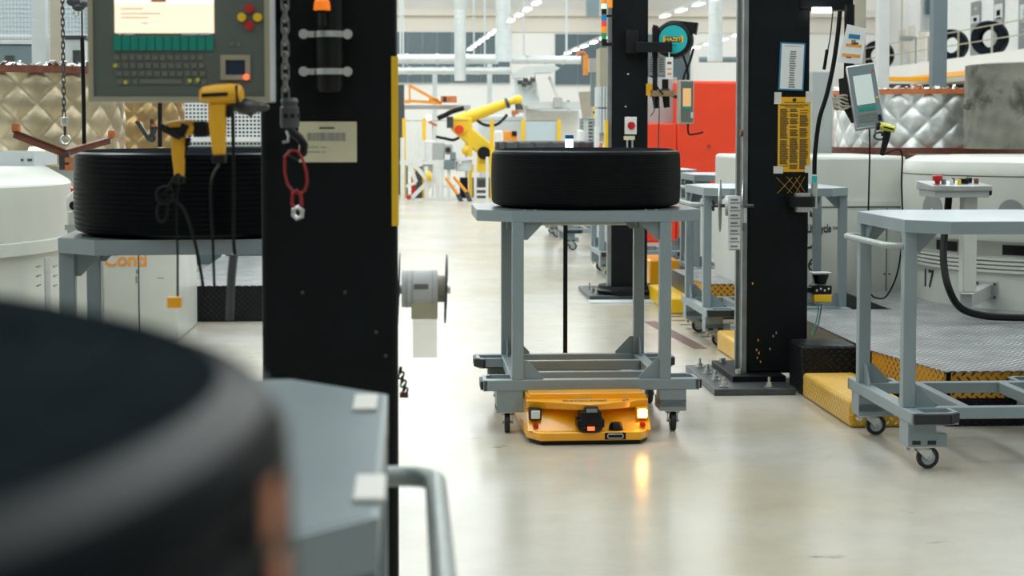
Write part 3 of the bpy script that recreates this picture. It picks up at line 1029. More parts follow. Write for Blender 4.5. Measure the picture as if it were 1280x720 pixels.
s1 = on_floor(1062, 535)
SX = s1.x
SY = s1.y
step(SX, SX + 0.30, SY, SY + 1.03, 0.137, 'step_yellow', 'yellow tread-plate step in front of the black box, right foreground')
step(SX + 0.0, SX + 0.325, SY + 1.04, SY + 1.38, 0.29, 'step_black', 'black tread-plate box step touching the column with notices')
q = on_floor(896, 437)
step(q.x, q.x + 0.3, q.y - 0.75, q.y, 0.137, 'step_yellow', 'yellow tread-plate step left of the column with notices')
q = on_floor(837, 393)
step(q.x - 0.0, q.x + 0.32, q.y, q.y + 1.25, 0.137, 'yellow', 'plain yellow step with dark grip slot beside the far column', True)
step(q.x + 0.12, q.x + 0.40, q.y + 2.0, q.y + 2.7, 0.30, 'orange', 'small orange step behind the far column foot')


def platform(x0, yf, x1, yb, z, label, skirt='skirt_orange', cham=(0.15, 0.84), notch=None):
    root = thing('work_platform', label, 'platform', (x0 + 1, yf, 0))
    xn, yn = notch or (x0, yb)
    poly = [(x0, yf + cham[1]), (x0 + cham[0], yf), (x1, yf), (x1, yb), (xn, yb), (xn, yn), (x0, yn)] if notch else [(x0, yf + cham[1]), (x0 + cham[0], yf), (x1, yf), (x1, yb), (x0, yb)]
    MB().prism(poly, z - 0.006, z).build('tread_top', M['step_steel'], root)
    MB().prism([(x0 + 0.02, yf + cham[1]), (x0 + cham[0] + 0.02, yf + 0.03)] + poly[2:-2] + ([(xn, yn), (x0 + 0.02, yn)] if notch else [(x1, yb), (x0 + 0.02, yb)]), 0.0, z - 0.007).build('base_frame', M['step_black'], root)
    sk = MB()
    sk.bar((x0 + 0.012, yf + cham[1], z - 0.075), (x0 + cham[0] + 0.006, yf + 0.012, z - 0.075), 0.012, 0.135)
    sk.build('chamfer_skirt', M[skirt], root, label='orange tread-plate skirt')
    n = 4
    w = (x1 - x0 - cham[0]) / n
    for i in range(n):
        xa = x0 + cham[0] + i * w + (0.035 if i == 0 else 0.004)
        MB().box(xa, x0 + cham[0] + (i + 1) * w - 0.004, yf + 0.004, yf + 0.016, z - 0.14, z - 0.005).build('front_skirt', M[skirt], root)
    MB().box(x0, x0 + 0.012, yf + cham[1] + 0.05, yn, 0.01, z - 0.01).build('side_plate', M['dark_steel'], root)
    return root


PZ = 0.29
q = at(1160, 466, 8.52)
platform(SX + 0.335, q.y, SX + 5.2, q.y + 4.3, PZ, 'steel tread-plate platform with orange skirt behind the right cart', notch=(SX + 1.08, q.y + 2.98))
PLX, PLY = SX + 0.335, q.y
# second part of the back row keeps clear of the cart behind the column
q = at(940, 357, 13.5)
platform(at(838, 330, 15.0).x, q.y, at(838, 330, 15.0).x + 3.4, q.y + 1.45, PZ, 'farther steel tread-plate platform seen between the two black columns', cham=(0.06, 0.5))
# ------------------------------------------------------------------ things on and around the right column
def sheet(name, label, cat, px0, py0, px1, py1, y, d, mt, t=0.003, roll=0.0):
    a, b = at(px0, py0, d), at(px1, py1, d)
    o = MB().box(a.x, b.x, y - t, y, b.z, a.z).build(name, M[mt])
    return tag(o, label, cat) if label else o


CD = 9.95
y = CRY - 0.001
# document in its blue frame, slightly crooked
a, b = at(975.5, 53, CD), at(1007, 113, CD)
cx, cz = (a.x + b.x) / 2, (a.z + b.z) / 2
doc = thing('framed_document', 'white printed list in a thin blue frame on the black column', 'document', (cx, y, cz))
Rm = Matrix.Translation((cx, y, cz)) @ Matrix.Rotation(R(2.2), 4, 'Y')
w2, h2 = (b.x - a.x) / 2, (a.z - b.z) / 2
MB().box(-w2, w2, -0.008, 0, -h2, h2, Rm).build('frame', M['print_blue'], doc)
MB().box(-w2 + 0.009, w2 - 0.009, -0.010, -0.007, -h2 + 0.009, h2 - 0.009, Rm).build('sheet', M['paper'], doc)
m = MB()
for k in range(16):
    zz = h2 * 0.62 - k * h2 * 0.098
    m.box(-0.012 - random.uniform(0, 0.006), 0.014 + random.uniform(0, 0.01), -0.0112, -0.010, zz - 0.004, zz + 0.004, Rm)
for k in range(9):
    m.box(-0.05 + k * 0.012, -0.042 + k * 0.012, -0.0112, -0.010, h2 * 0.84, h2 * 0.87, Rm)
m.build('print_lines', M['print_grey'], doc, kind='stuff')
# yellow notice
a, b = at(974, 121, CD), at(1014.5, 215, CD)
nt_ = thing('yellow_notice', 'yellow three-column notice taped to the black column', 'notice', ((a.x + b.x) / 2, y, b.z))
MB().box(a.x, b.x, y - 0.003, y, b.z, a.z).build('sheet', M['paper_yellow'], nt_)
mw = (a.x + b.x) / 2
writing('Sicherheitsvorschriften für Krane', 0.0125, facing((mw, y - 0.0035, a.z - 0.048)), M['print'], nt_, bold=0.0004)
em = MB()
em.lathe([(0, 0), (0.011, 0), (0.011, 0.0015), (0, 0.0015)], 12, M=facing((mw, y - 0.0035, a.z - 0.018)))
em.prism([(-0.014, 0.006), (-0.007, 0.002), (0, 0.012), (0.007, 0.002), (0.014, 0.006), (0.008, -0.010), (-0.008, -0.010)], 0, 0.0012, facing((mw, y - 0.0035, a.z - 0.018)))
em.build('emblem', M['print'], nt_)
m = MB()
cw = (b.x - a.x - 0.03) / 3
for c in range(3):
    xl = a.x + 0.012 + c * (cw + 0.004)
    zz = a.z - 0.072
    while zz > b.z + 0.014:
        if random.random() < 0.90:
            m.box(xl, xl + cw * random.uniform(0.7, 0.97), y - 0.0040, y - 0.003, zz - 0.0022, zz + 0.0022)
        zz -= 0.0072
for zz in (a.z - 0.033, a.z - 0.060):
    m.box(mw - 0.06, mw + 0.06, y - 0.0040, y - 0.003, zz - 0.002, zz + 0.002)
m.build('print_lines', M['print'], nt_, kind='stuff')
for px0, py0, px1, py1 in ((969, 115, 978, 130), (1009, 114, 1017, 128), (968, 208, 980, 217), (1008, 207, 1016, 216)):
    p0, p1 = at(px0, py0, CD), at(px1, py1, CD)
    MB().box(p0.x, p1.x, y - 0.0055, y - 0.0035, p1.z, p0.z).build('tape', M['tape'], nt_)
# yellow scribbled crosses
m = MB()
for (ax, ay, bx, by) in ((972, 222, 992, 242), (992, 222, 973, 242), (985, 221, 1003, 242), (1002, 220, 986, 242), (996, 222, 1008, 240), (1008, 221, 997, 241)):
    p0, p1 = at(ax, ay, CD), at(bx, by, CD)
    m.bar((p0.x, y - 0.0004, p0.z), (p1.x, y - 0.0004, p1.z), 0.0025, 0.0015)
m.build('chalk_scribble', M['scan_yellow'], colr, label='thin yellow chalked crosses')
# black ring holder with a cup
a = at(1003, 252, 9.85)
hold = thing('cup_holder', 'black ring holder with steel cup on the right column', 'holder', (a.x, a.y, a.z))
MB().lathe([(0.055, -0.03), (0.075, -0.03), (0.075, 0.03), (0.055, 0.03)], 20, c=a, closed=True).build('ring', M['black'], hold)
MB().box(a.x - 0.07, a.x + 0.02, a.y + 0.05, CRY + 0.0, a.z - 0.03, a.z + 0.03).build('arm', M['black'], hold)
MB().lathe([(0, -0.06), (0.045, -0.06), (0.05, 0.05), (0.046, 0.05), (0.042, -0.05), (0, -0.05)], 20, c=a).build('cup', M['steel'], hold)
# small yellow switch on the rail
a = at(930.5, 166, 10.02)
sw = thing('rail_switch', 'small yellow and black switch on the grey column rail', 'switch', a)
MB().box(a.x - 0.015, a.x + 0.022, a.y - 0.03, a.y, a.z - 0.035, a.z + 0.035).build('body', M['scan_yellow'], sw)
MB().cyl((a.x - 0.03, a.y - 0.02, a.z), (a.x - 0.014, a.y - 0.02, a.z), 0.022, n=12).build('knob', M['rust'], sw)
for k in (1, 2):
    MB().box(a.x - 0.012 + 0.0 * k, a.x + 0.018, a.y - 0.01, a.y, a.z + 0.05 + k * 0.0 + (k - 1) * 0.05, a.z + 0.09 + (k - 1) * 0.045).build('tag', M['paper_cream' if k == 1 else 'paper'], sw)


# label spool
def spool(label, c, axis, r, w, strip, tail, roll_r, cat='label roll', clear=False):
    """two discs on a pin with a roll of labels; axis = unit vector of the pin, strip hangs to tail metres below"""
    root = thing('label_spool', label, cat, c)
    ax = Vector(axis).normalized()
    c = Vector(c)
    for s in (-1, 1):
        o = MB().cyl(c + ax * (s * w / 2 - 0.0025), c + ax * (s * w / 2 + 0.0025), r, n=32).build('flange_disc', M['steel'], root)
    MB().cyl(c - ax * (w / 2 + 0.05), c + ax * (w / 2 + 0.06), 0.011, n=10).build('spindle', M['dark_steel'], root)
    MB().cyl(c - ax * strip * 0.5, c + ax * strip * 0.5, roll_r, n=28).build('roll', M['white'], root)
    return root


# on the right column: pin along x, strip of printed labels hanging in front
c = at(917, 262, 9.80)
sp = spool('label spool with long strip of white labels beside the right column', (c.x, c.y + 0.06, c.z + 0.02), (1, -0.25, 0), 0.155, 0.135, 0.072, 0, 0.06)
a, b = at(911, 245, 9.78), at(926, 313, 9.78)
st = MB()
st.box(a.x, b.x, c.y - 0.004, c.y - 0.002, b.z, a.z)
st.build('label_strip', M['paper'], sp)
n = 7
hh = (a.z - b.z) / n
for k in range(n):
    zt = a.z - k * hh
    m = MB()
    m.box(a.x + 0.014, b.x - 0.016, c.y - 0.006, c.y - 0.004, zt - hh * 0.62, zt - hh * 0.38)
    m.box(a.x + 0.010, b.x - 0.004, c.y - 0.006, c.y - 0.004, zt - hh * 0.98, zt - hh * 0.84)
    m.build('label_print', M['print_grey'], sp, kind='stuff')
k_ = MB()
for t in range(8):
    d_ = Vector((0, math.cos(t * PI / 4), math.sin(t * PI / 4)))
    q = Vector((c.x - 0.105, c.y + 0.085, c.z + 0.02))
    k_.cyl(q, q + d_ * 0.032, 0.006, n=6)
k_.build('star_knob', M['black'], sp)
MB().box(c.x + 0.06, CRX0 - 0.03, c.y + 0.04, c.y + 0.07, c.z - 0.08, c.z + 0.02).build('mounting_arm', M['pale'], sp)

# near the left column: spool seen against the floor
c = at(527, 361, 4.72)
sp2 = thing('label_spool', 'half used label spool with dangling backing strip beside the near column', 'label roll', c)
for px, rr in ((498.5, 0.105), (557.5, 0.098)):
    q = at(px, 361, 4.72)
    MB().lathe([(0, -0.003), (rr, -0.002), (rr, 0.002), (0, 0.003)], 36, M=Matrix.Translation((q.x, c.y, c.z)) @ Matrix.Rotation(R(90 + 2), 4, 'Y')).build('flange_disc', M['dark_steel'], sp2)
q0, q1, q2, q3 = at(502, 361, 4.72), at(547, 361, 4.72), at(549, 361, 4.72), at(563, 361, 4.72)
MB().cyl((q0.x, c.y, c.z), (q1.x, c.y, c.z), 0.052, n=32).build('roll', M['paper'], sp2)
MB().cyl((q1.x, c.y, c.z), (q2.x + 0.02, c.y, c.z), 0.038, n=24).build('core', M['beige'], sp2)
MB().cyl((q0.x - 0.02, c.y, c.z), (q3.x, c.y, c.z), 0.014, n=12).build('spindle', M['steel'], sp2)
for dx in (0.014, 0.030, 0.085):
    MB().cyl((q0.x + dx, c.y, c.z), (q0.x + dx + 0.003, c.y, c.z), 0.0545, n=32).build('edge_band', M['pale'], sp2)
lab0, lab1 = at(513, 350, 4.66), at(540, 368, 4.66)
pr = MB(); pr.box(lab0.x + 0.01, lab1.x - 0.01, c.y - 0.0535, c.y - 0.0515, c.z + 0.004, c.z + 0.018)
pr.build('label_print', M['print_grey'], sp2, kind='stuff')
a, b = at(514, 372, 4.70), at(547, 398, 4.70)
MB().box(a.x, b.x, c.y - 0.040, c.y - 0.038, b.z, a.z).build('label_strip', M['paper_cream'], sp2)
e = at(547, 446, 4.70)
MB().box(a.x + 0.004, b.x - 0.002, c.y - 0.040, c.y - 0.0385, e.z, b.z).build('backing_strip', M['sheet_clear'], sp2, label='clear empty backing strip')
MB().box(CNX1 + 0.0, q0.x - 0.005, c.y - 0.02, c.y + 0.02, c.z - 0.02, c.z + 0.02).build('mounting_arm', M['dark_steel'], sp2)

# ------------------------------------------------------------------ terminals
def scanner(label, c, yaw=0.0, tip=0.0, body='scan_yellow', s=1.0, kind='gun', nose=0.02):
    """hand scanner: domed head, black nose, tapering grip"""
    root = thing('hand_scanner', label, 'scanner', c)
    A = Matrix.Translation(c) @ Matrix.Rotation(R(yaw), 4, 'Z') @ Matrix.Rotation(R(tip), 4, 'Y') @ Matrix.Scale(s, 4)
    # local: x forward (nose at +x), z up, grip downwards
    head = MB()
    secs = [(-0.055, 0.012, 0.018), (-0.045, 0.026, 0.026), (-0.01, 0.033, 0.030), (0.03, 0.034, 0.030), (0.055, 0.030, 0.027), (0.062, 0.022, 0.020)]
    rings = []
    for x, ry, rz in secs:
        rings.append([A @ Vector((x, ry * math.cos(t), rz * math.sin(t) * (0.8 if math.sin(t) < 0 else 1))) for t in [2 * PI * k / 16 for k in range(16)]])
    vs = [p for r_ in rings for p in r_]
    fs = [(i * 16 + k, i * 16 + (k + 1) % 16, (i + 1) * 16 + (k + 1) % 16, (i + 1) * 16 + k) for i in range(len(secs) - 1) for k in range(16)]
    fs += [tuple(range(15, -1, -1)), tuple(range((len(secs) - 1) * 16, len(secs) * 16))]
    head.quad_faces(vs, fs, True)
    head.build('head', M[body], root)
    MB().box(0.05, 0.050 + nose, -0.031, 0.031, -0.030, 0.024, A).build('nose', M['black'], root, bevel=0.006)
    for sy in (-1, 1):
        MB().box(-0.042, 0.03, sy * 0.0325 - 0.003, sy * 0.0325 + 0.003, -0.004, 0.006, A).build('side_band', M['black'], root)
    g = MB()
    g.prism([(-0.032, -0.020), (0.018, -0.02), (0.010, -0.09), (0.004, -0.165), (-0.028, -0.165), (-0.034, -0.08)], -0.016, 0.016, A @ Matrix(((1, 0, 0, 0), (0, 0, -1, 0), (0, 1, 0, 0), (0, 0, 0, 1))))
    g.build('grip', M[body if kind == 'gun' else 'black'], root, bevel=0.007)
    MB().prism([(0.018, -0.03), (0.034, -0.034), (0.026, -0.062), (0.014, -0.06)], -0.007, 0.007, A @ Matrix(((1, 0, 0, 0), (0, 0, -1, 0), (0, 1, 0, 0), (0, 0, 0, 1)))).build('trigger', M['black'], root)
    MB().box(-0.030, 0.006, -0.017, 0.017, -0.185, -0.162, A).build('grip_end', M['black'], root, bevel=0.004)
    return root, A @ Vector((-0.012, 0, -0.185))


def wire(label, pts, r=0.004, mt='cable', name='cable', cat='cable', parent=None):
    # smooth through the points
    P = [Vector(p) for p in pts]
    out = []
    for i in range(len(P) - 1):
        a, b, c_, d_ = P[max(i - 1, 0)], P[i], P[i + 1], P[min(i + 2, len(P) - 1)]
        for k in range(6):
            t = k / 6
            out.append(0.5 * ((2 * b) + (-a + c_) * t + (2 * a - 5 * b + 4 * c_ - d_) * t * t + (-a + 3 * b - 3 * c_ + d_) * t ** 3))
    out.append(P[-1])
    o = MB().tube(out, r, 7).build(name, M[mt], parent)
    if parent is None:
        tag(o, label, cat)
    return o


# small tilted terminal right of the column
c = at(1081, 121, 9.6)
term = thing('touch_terminal', 'tilted grey touch terminal beside the right column', 'terminal', c)
Aterm = A = Matrix.Translation(c) @ Matrix.Rotation(R(-10), 4, 'Z') @ Matrix.Rotation(R(-8.5), 4, 'Y') @ Matrix.Rotation(R(-10), 4, 'X')
W2, H2 = 0.082, 0.185
MB().box(-W2, W2, -0.03, 0.03, -H2, H2, A).build('housing', M['zinc'], term, bevel=0.006)
MB().box(-W2 + 0.008, W2 - 0.006, -0.034, -0.029, -H2 + 0.010, H2 - 0.010, A).build('front_plate', M['slate'], term)
MB().box(-W2 + 0.030, W2 - 0.032, -0.037, -0.033, -0.05, 0.12, A).build('screen', M['screen_grey'], term)
kk = MB()
for i in range(5):
    kk.box(-W2 + 0.031 + i * 0.0205, -W2 + 0.049 + i * 0.0205, -0.037, -0.033, -0.085, -0.06, A)
kk.build('function_keys', M['teal'], term, kind='stuff')
kk = MB()
for i in range(6):
    for j in range(3):
        kk.box(-W2 + 0.026 + i * 0.018, -W2 + 0.040 + i * 0.018, -0.036, -0.033, -0.115 - j * 0.018, -0.103 - j * 0.018, A)
kk.build('keypad', M['key'], term, kind='stuff')
MB().box(W2 - 0.03, W2 - 0.012, -0.037, -0.033, -0.155, -0.12, A).build('card_slot', M['black'], term)
for x, z, mt in ((W2 - 0.02, 0.135, 'red_glossy'), (W2 - 0.018, -0.02, 'yellow')):
    MB().box(x - 0.006, x + 0.006, -0.037, -0.033, z - 0.006, z + 0.006, A).build('label_dot', M[mt], term)
arm = MB()
arm.bar(A @ Vector((-0.06, 0.03, 0.05)), A @ Vector((-0.11, 0.10, 0.06)), 0.05, 0.16)
arm.bar(A @ Vector((-0.10, 0.08, 0.0)), A @ Vector((-0.06, 0.06, -0.12)), 0.05, 0.05)
arm.build('swivel_arm', M['black'], term)
# wound cable on the arm
cw = MB()
for k in range(5):
    q = A @ Vector((-0.12, 0.06, 0.03 - k * 0.016))
    cw.tube([q + Vector((0.055 * math.cos(t), 0.035 * math.sin(t), 0.01 * math.sin(3 * t + k))) for t in [2 * PI * i / 14 for i in range(14)]], 0.007, 6, closed=True)
tag(cw.build('wound_cable', M['beige'], None), 'beige cable wound round the arm of the tilted terminal', 'cable')
# information card above it
c2 = at(1066, 56, 9.75)
card = thing('info_card', 'white card with blue and orange bars above the tilted terminal', 'card', c2)
B = Matrix.Translation(c2) @ Matrix.Rotation(R(-8), 4, 'Z') @ Matrix.Rotation(R(6), 4, 'Y')
MB().prism([(-0.075, -0.11), (0.065, -0.105), (0.068, 0.10), (-0.045, 0.115)], -0.002, 0.002, B @ Matrix(((1, 0, 0, 0), (0, 0, -1, 0), (0, 1, 0, 0), (0, 0, 0, 1)))).build('sheet', M['paper'], card)
for x0_, x1_, z0_, z1_, mt in ((-0.03, 0.035, 0.035, 0.06, 'print_blue'), (-0.04, 0.05, -0.012, 0.004, 'print_orange'), (-0.055, 0.05, -0.07, -0.054, 'print_orange'), (-0.03, 0.0, -0.078, -0.070, 'rust'), (-0.01, 0.014, -0.002, 0.028, 'wood'), (0.0, 0.03, 0.004, 0.014, 'print')):
    MB().box(x0_, x1_, -0.004, -0.002, z0_, z1_, B).build('printed_bar', M[mt], card)
# its scanner
sc2, endp = scanner('lime and black hand scanner hanging at the tilted terminal', at(1109, 160, 9.35), yaw=170, tip=-14, body='lime', s=0.82, kind='black')
hk = MB()
q = at(1100, 170, 9.35)
hk.tube([q + Vector((0.035 * math.cos(t), 0.0, 0.02 * math.sin(t))) for t in [2 * PI * i / 14 for i in range(14)]], 0.006, 6, closed=True)
hk.bar(q + Vector((-0.03, 0, 0)), Aterm @ Vector((0.05, 0.0, -0.15)), 0.012, 0.012)
hk.build('hanger', M['dark_steel'], sc2)
w_ = [at(x, y_, 9.4) for x, y_ in ((1126, 188), (1127, 230), (1128, 290), (1122, 340), (1108, 370), (1094, 372), (1087, 366))]
wire('thin black cable hanging from the lime scanner in a loop', [endp + Vector((0.0, 0, 0.04)), endp] + w_, 0.005, parent=sc2)
w_ = [A @ Vector((0.0, 0.0, -H2 + 0.03))] + [at(x, y_, 9.66) for x, y_ in ((1087, 170), (1087, 200), (1086, 240), (1085, 300), (1087, 364))]
wire('thin black cable hanging straight down from the tilted terminal', w_, 0.005, parent=term)

# boom and hoses at the top right of the column
bm_ = thing('jib_boom', 'black boom with hanging arm at the top of the right column', 'boom', at(1040, 0, 10.0))
a, b = at(1000, -30, 9.98), at(1068, 12, 9.98)
MB().box(a.x, b.x, a.y + 0.0, a.y + 0.14, b.z, a.z).build('boom_arm', M['column'], bm_, bevel=0.006)
a, b = at(1055, 6, 9.9), at(1068, 112, 9.9)
MB().cyl((a.x / 2 + b.x / 2, a.y, b.z), (a.x / 2 + b.x / 2, a.y, a.z), 0.03, n=16).build('hanger_tube', M['black'], bm_)
a, b = at(1016, 9, 9.9), at(1040, 16, 9.9)
MB().box(a.x, b.x, a.y, a.y + 0.03, b.z, a.z).build('lamp_strip', M['lamp'], bm_)
pts = [at(x, y_, 9.85) for x, y_ in ((1050, 14), (1047, 45), (1041, 85), (1033, 120), (1024, 150), (1019, 190), (1018, 218))]
wire('thick black hose arching down beside the right column', pts, 0.0135, name='hose', cat='hose')
a = at(1018, 220, 9.85)
hs = thing('hose_coupling', 'blue ringed grey coupling at the foot of the black hose', 'coupling', a)
MB().cyl(a, a - Vector((0, 0, 0.04)), 0.016, n=12).build('ring', M['turquoise'], hs)
MB().cyl(a - Vector((0, 0, 0.04)), a - Vector((0, 0, 0.19)), 0.019, n=12).build('tube', M['zinc'], hs)
pts = [at(x, y_, 9.9) for x, y_ in ((1041, 14), (1038, 45), (1034, 66))]
wire('thin grey cable hanging under the boom', pts, 0.004, 'dark_steel')
pts = [at(x, y_, 9.9) for x, y_ in ((1034, 62), (1032, 75), (1030, 87))]
wire('short black grip on the thin cable under the boom', pts, 0.010, name='cable_grip', cat='grip')

# yellow sensor by the column at platform height
c = at(1027, 362, 10.1)
sn = thing('floor_sensor', 'yellow and black safety sensor beside the right column', 'sensor', c)
a, b = at(1017, 368, 10.1), at(1040, 378, 10.1)
MB().box(a.x, b.x, c.y, c.y + 0.1, b.z, a.z).build('base', M['yellow'], sn, bevel=0.006)
a, b = at(1016, 357, 10.1), at(1040, 368, 10.1)
MB().box(a.x, b.x, c.y + 0.0, c.y + 0.1, b.z, a.z).build('body', M['black'], sn, bevel=0.004)
a = at(1028, 350, 10.1)
MB().lathe([(0.034, -0.028), (0.052, 0.03), (0.052, 0.035), (0, 0.035), (0, -0.028)], 20, c=(a.x, a.y + 0.05, a.z)).build('scan_dome', M['black'], sn)
a, b = at(1016, 341, 10.1), at(1040, 343, 10.1)
MB().box(a.x, b.x, c.y, c.y + 0.1, b.z, a.z).build('cover_plate', M['steel'], sn)
for k in range(4):
    q = at(1021 + k * 5.0, 363 - (k % 2) * 2, 10.1)
    MB().box(q.x - 0.005, q.x + 0.005, c.y - 0.002, c.y + 0.002, q.z - 0.006, q.z + 0.006).build('marking', M['paper'], sn)
q0, q1 = at(1010, 360, 10.1), at(1017, 366, 10.1)
MB().box(q0.x, q1.x, c.y + 0.02, c.y + 0.06, q1.z, q0.z).build('bracket', M['black'], sn)
for i, xs in enumerate(((1024, 380, 1021, 400, 1014, 419), (1027, 380, 1024, 400, 1019, 419))):
    wire('thin green cable running from the yellow sensor to the black box, %s one' % ('left' if i == 0 else 'right'), [at(xs[0], xs[1], 10.12), at(xs[2], xs[3], 10.08), at(xs[4], xs[5], 10.0)], 0.004, 'dark_steel' if i else 'teal')

# ------------------------------------------------------------------ far column fittings
y = CFY
ap = at(755, 100, 15.0)
st_ = thing('signal_tower', 'stack of blue, red, amber and green signal lamps on the far column', 'signal lamp', ap)
segs = [(-12, 5, 'st_amber'), (5, 11, 'st_mint'), (11, 18, 'black'), (19, 26, 'st_blue'), (26.5, 33, 'st_red'), (33.5, 41, 'st_amber'), (41.5, 49, 'st_green'), (49, 54, 'black')]
for z0_, z1_, mt in segs:
    q0, q1 = at(755, z0_, 15.0), at(755, z1_, 15.0)
    MB().cyl((q0.x, q0.y, q1.z), (q0.x, q0.y, q0.z), 0.024, n=16).build('lamp_segment', M[mt], st_)
q = at(755, 56, 15.0)
MB().box(q.x - 0.02, CFX0 - 0.0, q.y - 0.015, q.y + 0.015, q.z - 0.012, q.z + 0.018).build('bracket', M['black'], st_)
q = at(755, 20, 15.0)
MB().box(q.x - 0.02, CFX0, q.y - 0.01, q.y + 0.01, q.z - 0.01, q.z + 0.01).build('bracket', M['black'], st_)
q = at(762, -5, 15.0); q1 = at(762, 10, 15.0)
MB().cyl((q.x, q.y - 0.05, q1.z), (q.x, q.y - 0.05, q.z), 0.02, n=14).build('side_lamp', M['st_amber'], st_)
# isolator switch
a, b = at(782.5, 146, 15.0), at(797, 168, 15.0)
iso = thing('isolator_switch', 'white isolator box with round red switch on the far column', 'switch', ((a.x + b.x) / 2, y, b.z))
MB().box(a.x, b.x, y - 0.06, y, b.z, a.z).build('box', M['white'], iso, bevel=0.006)
q = at(790, 157, 15.0)
MB().cyl((q.x, y - 0.062, q.z), (q.x, y - 0.075, q.z), 0.034, n=20).build('dial', M['red_glossy'], iso)
MB().box(q.x - 0.007, q.x + 0.007, y - 0.1, y - 0.074, q.z - 0.028, q.z + 0.028).build('knob', M['red_glossy'], iso)
q0, q1 = at(781.5, 170, 15.0), at(795, 175, 15.0)
MB().box(q0.x, q1.x, y - 0.04, y, q1.z, q0.z).build('junction', M['paper_cream'], iso)
for px in (785.5, 792):
    q0, q1 = at(px, 175, 15.0), at(px, 190, 15.0)
    MB().cyl((q0.x, y - 0.02, q1.z), (q0.x, y - 0.02, q0.z), 0.010, n=8).build('cable_gland', M['zinc'], iso)
for px, py in ((787, 92), (784, 133)):
    q = at(px, py, 15.0)
    MB().box(q.x - 0.007, q.x + 0.007, y - 0.002, y + 0.001, q.z - 0.005, q.z + 0.005).build('paint_chip', M['paper'], colf)
# bracket arm and hose reel
a = at(792, 52, 14.9)
br = thing('reel_bracket', 'black swivel bracket carrying the turquoise hose reel on the far column', 'bracket', a)
q0, q1 = at(785, 37, 14.9), at(800, 66, 14.9)
MB().box(q0.x, q1.x, y - 0.10, y, q1.z, q0.z).build('mount_plate', M['black'], br, bevel=0.006)
q0, q1 = at(796, 52, 14.9), at(842, 66, 14.9)
MB().box(q0.x, q1.x, y - 0.16, y - 0.06, q1.z + 0.01, q0.z).build('arm', M['black'], br, bevel=0.006)
q0, q1 = at(820, 32, 14.9), at(826, 70, 14.9)
MB().box(q0.x, q1.x, y - 0.05, y + 0.02, q1.z, q0.z).build('upright', M['black'], br)
c = at(847, 48, 14.9)
rc = Vector((c.x, y - 0.02, c.z))
reel = thing('hose_reel', 'black hose reel with turquoise face on the far column', 'reel', rc)
T = Matrix.Translation(rc) @ Matrix.Rotation(R(-14), 4, 'Z') @ Matrix.Rotation(R(90), 4, 'X')       # local z faces the camera
rr = 0.172
MB().lathe([(0, -0.12), (rr * 0.9, -0.12), (rr, -0.10), (rr, 0.02), (rr * 0.93, 0.05), (rr * 0.78, 0.06), (rr * 0.74, 0.052), (0, 0.052)], 40, M=T).build('drum', M['black'], reel)
MB().lathe([(0, 0.050), (rr * 0.735, 0.050), (rr * 0.735, 0.056), (0, 0.056)], 40, M=T).build('face_disc', M['turquoise'], reel)
MB().prism([(rr * 0.2, rr * 0.98), (rr * 1.25, rr * 0.86), (rr * 1.15, rr * 0.25), (rr * 0.9, rr * 0.35)], -0.09, 0.03, T).build('outlet_guide', M['black'], reel)
MB().prism([(-rr * 1.1, -rr * 0.9), (-rr * 0.86, -rr * 0.9), (-rr * 0.86, rr * 0.75), (-rr * 1.1, rr * 0.8)], -0.14, 0.0, T).build('back_bracket', M['black'], reel)
MB().box(-0.075, 0.075, -0.024, 0.024, 0.056, 0.0585, T).build('name_band', M['navy'], reel)
for s in (-1, 1):
    ln = MB()
    ln.box(s * 0.082 - 0.007, s * 0.082 + 0.007, -0.032, 0.032, 0.057, 0.060, T)
    ln.box(s * 0.076 - 0.012, s * 0.076 + 0.012, 0.024, 0.032, 0.057, 0.060, T)
    ln.box(s * 0.076 - 0.012, s * 0.076 + 0.012, -0.032, -0.024, 0.057, 0.060, T)
    ln.build('name_bracket', M['yellow'], reel)
writing('HAZET', 0.046, T @ Matrix.Translation((0, 0, 0.059)), M['yellow'], reel, bold=0.0012)
MB().box(-0.03, 0.03, -0.052, -0.048, 0.056, 0.0575, T).build('small_print', M['navy'], reel)
for k, xs in enumerate((((853, 66), (858, 82), (860, 96), (857, 112)), ((867, 60), (862, 78), (856, 92), (852, 108)))):
    wire('black hose hanging from the turquoise reel, %s strand' % ('left' if k == 0 else 'right'), [at(px, py, 14.85) for px, py in xs], 0.011, name='hose', cat='hose')
# hanging tag, sheets
q0, q1 = at(836.5, 70, 14.75), at(846, 98, 14.75)
tg = thing('hanging_tag', 'white hanging tag with orange print under the reel bracket', 'tag', (q0.x, y - 0.17, q0.z))
MB().box(q0.x, q1.x, y - 0.174, y - 0.17, q1.z, q0.z).build('card', M['paper'], tg)
for k, (py0, py1, mt) in enumerate(((76, 79, 'rust'), (84, 86, 'print_orange'), (90, 92.5, 'print_orange'))):
    a, b = at(838.5, py0, 14.75), at(844, py1, 14.75)
    MB().box(a.x, b.x, y - 0.1755, y - 0.174, b.z, a.z).build('printed_bar', M[mt], tg)
q = at(841, 64, 14.75)
MB().box(q.x - 0.004, q.x + 0.004, y - 0.173, y - 0.171, q0.z, q.z).build('tie', M['paper'], tg)
for i, (px0, px1) in enumerate(((814, 820.5), (825.5, 834))):
    o = sheet('paper_sheet', 'printed sheet hanging behind the bracket of the far column, %s one' % ('left' if i == 0 else 'right'), 'sheet', px0, 66, px1, 93, y + 0.3, 15.3, 'paper')
    m = MB()
    for k in range(7):
        a, b = at(px0 + 1.5, 71 + k * 3, 15.3), at(px1 - 1.5, 71 + k * 3, 15.3)
        m.box(a.x, b.x, y + 0.294, y + 0.297, a.z - 0.004, a.z + 0.004)
    m.build('print_lines', M['print_grey'], o, kind='stuff')
